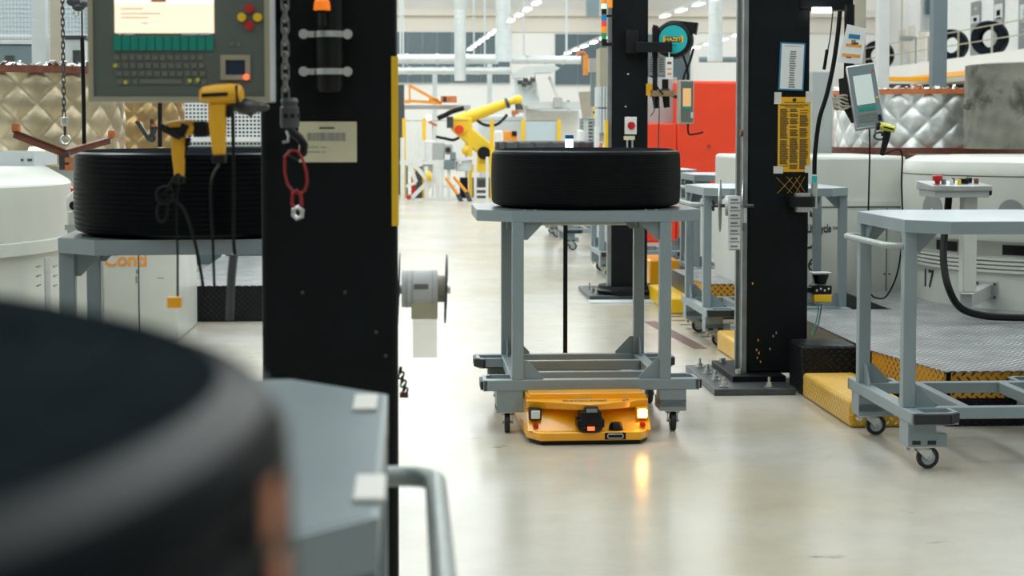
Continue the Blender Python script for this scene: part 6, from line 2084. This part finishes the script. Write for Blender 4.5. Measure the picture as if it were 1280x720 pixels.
# funnel shaped white machine with struts
TD = 43.5
fm = thing('white_press', 'white press with funnel body and slanted struts behind the robot wrist', 'press', at(685, 150, TD))
a = at(675, 96, TD)
for x0, y0, x1, y1, w in ((665, 96, 651, 127, 3), (687, 96, 697, 126, 3), (668, 94, 672, 120, 2), (652, 124, 668, 110, 2), (700, 127, 686, 96, 3)):
    MB().bar(at(x0, y0, TD), at(x1, y1, TD), w * TD / F_PX, w * TD / F_PX).build('strut', M['white'], fm)
pts = ((640, 92), (655, 84), (692, 83), (698, 86), (690, 91), (668, 92), (652, 98), (642, 99))
m = MB().prism([(at(px, py, TD).x - a.x, at(px, py, TD).z - a.z) for px, py in pts], -0.5, 0.5, Matrix.Translation(a) @ Matrix(((1, 0, 0, 0), (0, 0, -1, 0), (0, 1, 0, 0), (0, 0, 0, 1))))
m.build('top_cover', M['pale'], fm)
c0, c1 = at(657, 100, TD), at(657, 130, TD)
MB().cyl((c0.x, c0.y + 0.3, c1.z), (c0.x, c0.y + 0.3, c0.z), 0.42, 0.28, n=24).build('funnel', M['pale'], fm)
for px, py in ((650, 103), (657, 100), (662, 104), (666, 100), (655, 106)):
    c = at(px, py, TD - 0.4)
    MB().box(c.x - 0.06, c.x + 0.06, c.y, c.y + 0.1, c.z - 0.05, c.z + 0.05).build('valve_block', M['dark_steel'], fm)
rbox(655, 127, 730, 136, TD - 0.3, 0.8).build('bed_rail', M['pale'], fm)
rbox(693, 122, 703, 134, TD - 0.4, 0.4).build('drive_box', M['machine_grey'], fm)
# long white housing behind the fence
wh = thing('white_housing', 'long white machine housing behind the fence', 'machine', at(690, 200, TD + 0.6))
rbox(655, 135, 727, 195, TD + 0.6, 1.4, True).build('housing', M['white'], wh, bevel=0.08)
rbox(600, 144, 655, 195, TD + 1.0, 1.4, True).build('left_housing', M['pale'], wh, bevel=0.05)
oc2 = thing('orange_cabinet', 'orange cabinet with dark panel behind the fence under the robot wrist', 'cabinet', at(638, 230, RD + 2))
rbox(630, 164, 647, 200, RD + 2.0, 0.5, True).build('cabinet_body', M['print_orange'], oc2, bevel=0.02)
rbox(640, 164, 646, 170, RD + 1.97, 0.1).build('dark_panel', M['black'], oc2)
tag(rbox(661, 176, 683, 200, RD + 2.0, 0.5, True).build('orange_bin', M['print_orange'], None, bevel=0.02), 'low orange bin behind the fence panel', 'bin')
tag(rbox(618, 163, 629, 178, RD + 1.5, 0.3, True).build('white_canister', M['white'], None, bevel=0.05), 'white canister left of the orange cabinet', 'canister')
sl_ = thing('signal_lamp', 'small warm white signal lamp on the long white housing', 'signal lamp', at(710, 130, TD))
c = at(710.5, 130, TD)
MB().cyl((c.x, c.y, c.z - 0.14), (c.x, c.y, c.z - 0.05), 0.045, n=12).build('base', M['slate'], sl_)
MB().cyl((c.x, c.y, c.z - 0.05), (c.x, c.y, c.z + 0.05), 0.055, n=12).build('lens', M['lamp'], sl_)
MB().cyl((c.x, c.y, c.z + 0.05), (c.x, c.y, c.z + 0.09), 0.035, n=12).build('cap', M['dark_steel'], sl_)
# orange hook crane, tilted panel and grey blocks left of the far column
HD = 30.0
hc = thing('hoist', 'orange hooked hoist with dark hose left of the far column', 'hoist', at(731, 80, HD))
pts = [at(727 + 5.5 * math.cos(R(t)), 71 - 5.5 * math.sin(R(t)), HD) for t in (170, 140, 110, 80, 50, 20, 0)]
MB().tube(pts, 0.03, 8).build('hook_arm', M['rust_light'], hc)
a, b = at(729, 69, HD), at(735, 94, HD)
MB().box(a.x, b.x, a.y - 0.04, a.y + 0.04, b.z, a.z).build('hook_stem', M['print_orange'], hc)
rbox(737, 73, 749, 90, HD + 0.1, 0.2).build('hoist_box', M['machine_grey'], hc)
rbox(739, 91, 748, 133, HD + 0.1, 0.15).build('hoist_column', M['slate'], hc)
for y0 in (133, 142):
    rbox(742, y0, 748, y0 + 6, HD, 0.12).build('warning_band', M['yellow'], hc)
rbox(742, 139, 748, 142, HD, 0.12).build('warning_band', M['black'], hc)
rbox(742, 148, 748, 160, HD, 0.12, True).build('lower_post', M['slate'], hc)
tp = thing('tilted_panel', 'beige tilted flat panel left of the far column', 'panel', at(732, 131, HD + 1))
pts = ((723, 115), (740, 114), (744, 147), (728, 148))
a = at(733, 131, HD + 1)
MB().prism([(at(px, py, HD + 1).x - a.x, at(px, py, HD + 1).z - a.z) for px, py in pts], -0.03, 0.03, Matrix.Translation(a) @ Matrix(((1, 0, 0, 0), (0, 0, -1, 0), (0, 1, 0, 0), (0, 0, 0, 1)))).build('plate', M['beige'], tp)
MB().box(a.x - 0.04, a.x + 0.04, a.y + 0.03, a.y + 0.1, 0, a.z).build('stand', M['pale'], tp)
sv = thing('louvred_box', 'grey louvred box below the tilted panel', 'box', at(736, 165, HD + 1.2))
rbox(727, 148, 746, 178, HD + 1.3, 0.4, True).build('box_body', M['slate'], sv)
for k in range(6):
    rbox(728, 150 + k * 4.4, 745, 152.4 + k * 4.4, HD + 1.25, 0.05).build('louvre', M['machine_grey'], sv)
tag(rbox(723, 162, 731, 180, HD + 0.6, 0.3, True).build('white_bollard', M['white'], None, bevel=0.05), 'white bollard in front of the grey louvred box', 'bollard')
# electrical cabinet column just left of the far column
ec = thing('switch_cabinet', 'tall pale cabinet stack with olive top left of the far column', 'cabinet', at(755, 150, 20.0))
rbox(750, 60, 760, 108, 20.0, 0.4).build('olive_top', M['bezel'], ec)
for k, (y0, y1) in enumerate(((108, 134), (136, 166))):
    for x0, x1 in ((748, 752), (753, 756), (757, 760)):
        rbox(x0, y0, x1, y1, 20.0, 0.4).build('door', M['pale'], ec)
rbox(748, 108, 760, 240, 20.05, 0.4, True).build('carcass', M['beige'], ec)
tag(rbox(745, 158, 749, 240, 19.6, 0.2, True).build('pale_post', M['white'], None), 'slim white post left of the pale cabinet stack', 'post')
for i, (x0, mt, lab) in enumerate(((749.5, 'rust_light', 'small red bottle before the pale cabinet stack'), (754, 'white', 'small white bottle before the pale cabinet stack'))):
    c = at(x0 + 1.5, 184, 19.5)
    rt = thing('bottle', lab, 'bottle', c)
    MB().lathe([(0, 0), (0.022, 0), (0.022, 0.06), (0.010, 0.08), (0.010, 0.1), (0, 0.1)], 14, c=c - Vector((0, 0, 0.05))).build('bottle_body', M[mt], rt)
    MB().cyl(c + Vector((0, 0, 0.05)), c + Vector((0, 0, 0.065)), 0.012, n=10).build('cap', M['white'], rt)
o = rbox(749.3, 189, 760, 192, 19.45, 0.3, True).build('bottle_stand', M['pale'], None)
tag(o, 'pale stand under the two small bottles', 'stand')

# ------------------------------------------------------------------ red machine cover right of the far column
rd = thing('red_machine', 'big red-orange machine cover between the black columns', 'machine', at(870, 200, 23.0))
a, b = at(846, 101, 23.0), at(960, 240, 23.0)
a2, b2 = at(800, 154, 23.0), at(846, 240, 23.0)
MB().box(a.x, b.x, a.y, a.y + 1.4, 0.0, a.z).build('cover', M['red'], rd, bevel=0.04)
MB().box(a2.x, a.x, a.y, a.y + 1.4, 0.0, a2.z).build('low_cover', M['red'], rd, bevel=0.02)
c0, c1 = at(800, 96, 23.2), at(848, 155, 23.2)
MB().box(c0.x, c1.x, c0.y + 0.1, c0.y + 1.2, c1.z, c0.z).build('grey_housing', M['machine_grey'], rd)
x = at(823, 190, 23.0).x
MB().box(x - 0.005, x + 0.005, a.y - 0.004, a.y, 0.3, a2.z).build('panel_seam', M['rust'], rd)
c = at(886, 183, 23.0)
MB().cyl((c.x, c.y, c.z), (c.x, c.y - 0.01, c.z), 0.022, n=14).build('plug', M['rust'], rd)
# pale cabinet behind the waiting cart
tag(rbox(866, 232, 925, 330, 18.8, 0.6, True).build('white_box', M['white'], None, bevel=0.03), 'plain white box cabinet behind the half hidden cart', 'cabinet')

# ------------------------------------------------------------------ right upper steel posts
for px0, px1, d, mt, lab in ((1067, 1082, 18.0, 'beige', 'beige steel post above the tilted terminal'), (1098, 1112, 17.7, 'white', 'white steel post right of the tilted terminal'), (1166, 1184, 17.5, 'slate', 'slate blue steel post behind the silver drum')):
    a, b = at(px0, 100, d), at(px1, 100, d)
    r_ = thing('steel_post', lab, 'post', ((a.x + b.x) / 2, a.y, 0))
    MB().box(a.x, b.x, a.y, a.y + 0.14, 0.0, 6.0).build('post_shaft', M[mt], r_, bevel=0.008)
    MB().box(a.x - 0.08, b.x + 0.08, a.y - 0.08, a.y + 0.22, 0.0, 0.02).build('foot_plate', M['dark_steel'], r_)
a, b = at(1151, -20, 17.8), at(1167, 39, 17.8)
wbx = thing('junction_box', 'white box fixed high beside the slate blue post', 'box', (b.x, b.y, b.z))
MB().box(a.x, b.x, a.y, a.y + 0.1, b.z, a.z).build('box', M['white'], wbx)
c0, c1 = at(1156, -6, 17.75), at(1165, 18, 17.75)
MB().box(c0.x, c1.x, c0.y - 0.02, c0.y + 0.02, c1.z, c0.z).build('window', M['slate'], wbx)
# grey cabinet between column and terminal
tag(rbox(1013, 88, 1041, 190, 14.9, 0.4, True).build('grey_cabinet', M['machine_grey'], None, bevel=0.02), 'tall pale grey cabinet right behind the black hose', 'cabinet')

# ------------------------------------------------------------------ gallery on the right with tyres and banners
GX = 18.6
GZ1 = at(1280, 61, 51.0).z
GY0, GY1 = 36.0, 71.0
ga = thing('gallery', 'white raised gallery with railing along the right side of the hall', 'gallery', (GX, 50, 0))
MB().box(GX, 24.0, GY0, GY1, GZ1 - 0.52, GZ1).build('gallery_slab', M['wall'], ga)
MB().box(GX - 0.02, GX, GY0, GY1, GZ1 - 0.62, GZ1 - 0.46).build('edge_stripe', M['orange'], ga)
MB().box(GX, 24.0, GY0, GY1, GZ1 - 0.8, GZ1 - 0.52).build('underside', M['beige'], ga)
for py in (0.9, 0.45):
    MB().bar((GX + 0.05, GY0, GZ1 + py), (GX + 0.05, GY1, GZ1 + py), 0.035).build('rail', M['bezel'], ga)
yy = GY0 + 0.4
k = 0
while yy < GY1:
    MB().bar((GX + 0.05, yy, GZ1), (GX + 0.05, yy, GZ1 + (2.6 if k % 5 == 3 else 0.9)), 0.05).build('rail_post', M['bezel'], ga)
    yy += 3.3
    k += 1
for yy in (40, 52, 64):
    MB().box(GX + 0.4, GX + 0.7, yy, yy + 0.3, 0.0, GZ1 - 0.8).build('support_column', M['wall'], ga)
a, b = at(1100, 96, 60.0), at(1215, 101.5, 60.0)
tag(MB().box(a.x, b.x + 1.5, a.y, a.y + 0.3, b.z, a.z).build('crane_beam', M['orange']), 'orange crane beam under the white gallery', 'beam')
sr = thing('storage_rack', 'white storage rack below the orange crane beam', 'rack', at(1150, 111, 61.0))
rbox(1100, 110.0, 1215, 112, 60.5, 1.0).build('shelf', M['white'], sr)
rbox(1100, 102, 1215, 104, 61.3, 0.1).build('upper_beam', M['white'], sr)
for px in (1102, 1140, 1178, 1213):
    rbox(px, 102, px + 2.5, 130, 61.4, 0.1, True).build('upright', M['white'], sr)
for i, (x0, x1, mt) in enumerate(((1110, 1138, 'dark_steel'), (1146, 1153, 'rust_light'), (1157, 1164, 'dark_steel'), (1190, 1210, 'dark_steel'))):
    tag(rbox(x0, 105, x1, 110, 60.6, 0.4).build('stored_goods', M[mt], None), ('wide dark box at the left end of the white rack', 'small rust coloured box on the white rack', 'small dark box right of the rust coloured one on the white rack', 'dark box at the right end of the white rack')[i], 'goods')


def gal_y(px, x):
    """place along the gallery (world y) seen at px for the plane at x"""
    lo, hi = 20.0, 90.0
    for _ in range(50):
        mid = (lo + hi) / 2
        d = x * math.sin(YAW) + mid * math.cos(YAW)
        p_ = 640 + (x * math.cos(YAW) - mid * math.sin(YAW)) / d * F_PX
        if p_ > px: lo = mid
        else: hi = mid
    return (lo + hi) / 2


gw = struct(MB().box(GX + 1.9, GX + 2.1, GY0, Y1, GZ1, ZC).build('wall_gallery', M['white']))
# banners hanging on the gallery wall, in separate fields
for i, (px0, px1, py0, py1, lab) in enumerate(((1210.5, 1222, 2, 69, 'dark banner with pale picture, left of the right gallery tyre'), (1239, 1251, -30, 62, 'dark banner with orange heading behind the right gallery tyre'), (1270, 1292, -30, 60, 'dark banner with orange figure at the right edge of the gallery'))):
    y0_, y1_ = gal_y(px0, GX + 1.85), gal_y(px1, GX + 1.85)
    dm = (GX + 1.85) * math.sin(YAW) + (y0_ + y1_) / 2 * math.cos(YAW)
    zt, zb = at(640, py0, dm).z, at(640, py1, dm).z
    bn = thing('wall_banner', lab, 'banner', (GX + 1.85, (y0_ + y1_) / 2, zb))
    X_ = GX + 1.88
    MB().box(X_ - 0.03, X_, y1_, y0_, zb, zt).build('cloth', M['print_grey'], bn)
    f = (zt - zb)
    yl, yr = min(y0_, y1_), max(y0_, y1_)
    wy = yr - yl
    def field(v0, v1, u0, u1, mt, nm='picture_field'):
        MB().box(X_ - 0.036, X_ - 0.03, yl + u0 * wy, yl + u1 * wy, zb + v0 * f, zb + v1 * f).build(nm, M[mt], bn)
    field(0.60 if i < 1 else 0.42, 0.74 if i < 1 else 0.62, 0.08, 0.92, 'pale')
    field(0.63 if i < 1 else 0.46, 0.70 if i < 1 else 0.54, 0.3, 0.7, 'slate' if i < 2 else 'rust_light')
    if i == 1:
        field(0.70, 0.76, 0.1, 0.9, 'print_orange')
    if i == 0:
        field(0.84, 0.90, 0.35, 0.6, 'beige')
    for k in range(6):
        field(0.50 - k * 0.055 - (0.08 if i else 0), 0.52 - k * 0.055 - (0.08 if i else 0), 0.2, 0.2 + random.uniform(0.3, 0.6), 'machine_grey', 'print_lines')
for px0, px1, py0, py1, lab in ((1121, 1129, 37, 63, 'left pale board on the gallery wall'), (1132, 1141, 32, 77, 'middle pale board on the gallery wall'), (1145, 1154, 29, 75, 'right pale board on the gallery wall')):
    y0_, y1_ = gal_y(px0, GX + 1.85), gal_y(px1, GX + 1.85)
    dm = (GX + 1.85) * math.sin(YAW) + (y0_ + y1_) / 2 * math.cos(YAW)
    zt, zb = at(640, py0, dm).z, max(GZ1, at(640, py1, dm).z)
    tag(MB().box(GX + 1.86, GX + 1.9, y1_, y0_, zb, zt).build('wall_board', M['wall_beige']), lab, 'board')
tb = thing('gallery_bracket', 'grey spotlight bracket on the railing of the gallery', 'bracket', at(1137, 47, 62.0))
c = at(1137, 47, 62.0)
MB().box(c.x - 0.35, c.x + 0.1, c.y - 0.1, c.y + 0.1, c.z - 0.12, c.z + 0.05).build('lamp_head', M['disc_grey'], tb)
MB().bar((c.x, c.y, c.z), (GX + 0.05, c.y, c.z), 0.06).build('arm', M['disc_grey'], tb)
MB().bar((GX + 0.05, c.y, GZ1), (GX + 0.05, c.y, c.z + 0.02), 0.05).build('stem', M['disc_grey'], tb)


def standing_tyre(label, px, d_x, Ro, H, yaw):
    t = make_tyre(label, Ro=Ro, H=H, ribs=6, depth=0.01, n=48, side=1.3)
    yy = gal_y(px, d_x)
    t.location = (d_x, yy, GZ1 + Ro)
    t.rotation_euler = Euler((R(90), 0, R(yaw)), 'XYZ')
    t['group'] = 'tyres on the gallery'
    return t


standing_tyre('right tyre standing on the gallery behind the railing', 1238, GX + 0.8, 0.58, 0.52, -38)
standing_tyre('middle tyre standing on the gallery beside the slate post', 1190, GX + 0.8, 0.56, 0.5, -34)
standing_tyre('left tyre standing on the gallery beside the white post', 1098, GX + 0.8, 0.62, 0.45, -30)
# small gallery tools left on the rail
# ------------------------------------------------------------------ rows of ceiling lamps
def lamp_line(px0, py0, d0, px1, py1, d1, n, row, fill=0.42):
    a, b = at(px0, py0, d0), at(px1, py1, d1)
    rail = MB().bar(a + Vector((0, 0, 0.09)), b + Vector((0, 0, 0.09)), 0.035, 0.035).build('lamp_rail', M['machine_grey'])
    tag(rail, 'thin rail carrying the %s row of ceiling lamps' % row, 'rail')
    names = ('first', 'second', 'third', 'fourth', 'fifth', 'sixth', 'seventh', 'eighth', 'ninth', 'tenth', 'eleventh')
    dv = (b - a) / n
    for k in range(n):
        p0 = a + dv * (k + 0.5 - fill / 2)
        p1 = a + dv * (k + 0.5 + fill / 2)
        c = (p0 + p1) / 2
        l = thing('ceiling_lamp', '%s lamp from the far end of the %s ceiling row' % (names[k], row), 'lamp', c, 0, 'lamps of the %s ceiling row' % row)
        MB().bar(p0 + Vector((0, 0, 0.04)), p1 + Vector((0, 0, 0.04)), 0.15, 0.05).build('housing', M['white'], l)
        MB().bar(p0, p1, 0.14, 0.03).build('tube_light', M['lamp'], l)


lamp_line(585, 63.5, 60.0, 623, 36, 49.0, 7, 'lower left')
lamp_line(634, 29, 47.0, 690, -9, 38.0, 5, 'upper left')
lamp_line(705, 68.5, 60.0, 762, 45, 48.0, 5, 'middle')
lamp_line(822, 23.5, 50.0, 910, -7, 42.0, 4, 'right upper')
lamp_line(862, 62, 58.0, 932, 41, 50.0, 4, 'right lower')
q = at(708, 9, 55.0)
q1 = at(708, 66, 55.0)
tag(MB().bar((q.x, q.y, q1.z), (q.x, q.y, ZC), 0.06).build('hanger_rod', M['pale']), 'thin rod hanging above the middle row of lamps', 'rod')
q0, q1 = at(734, -30, 50.0), at(749, 20, 50.0)
tag(MB().box(q0.x, q1.x, q0.y, q0.y + 0.4, q1.z, q0.z).build('ceiling_vent', M['slate']), 'dark grey ceiling vent box left of the signal tower', 'vent')
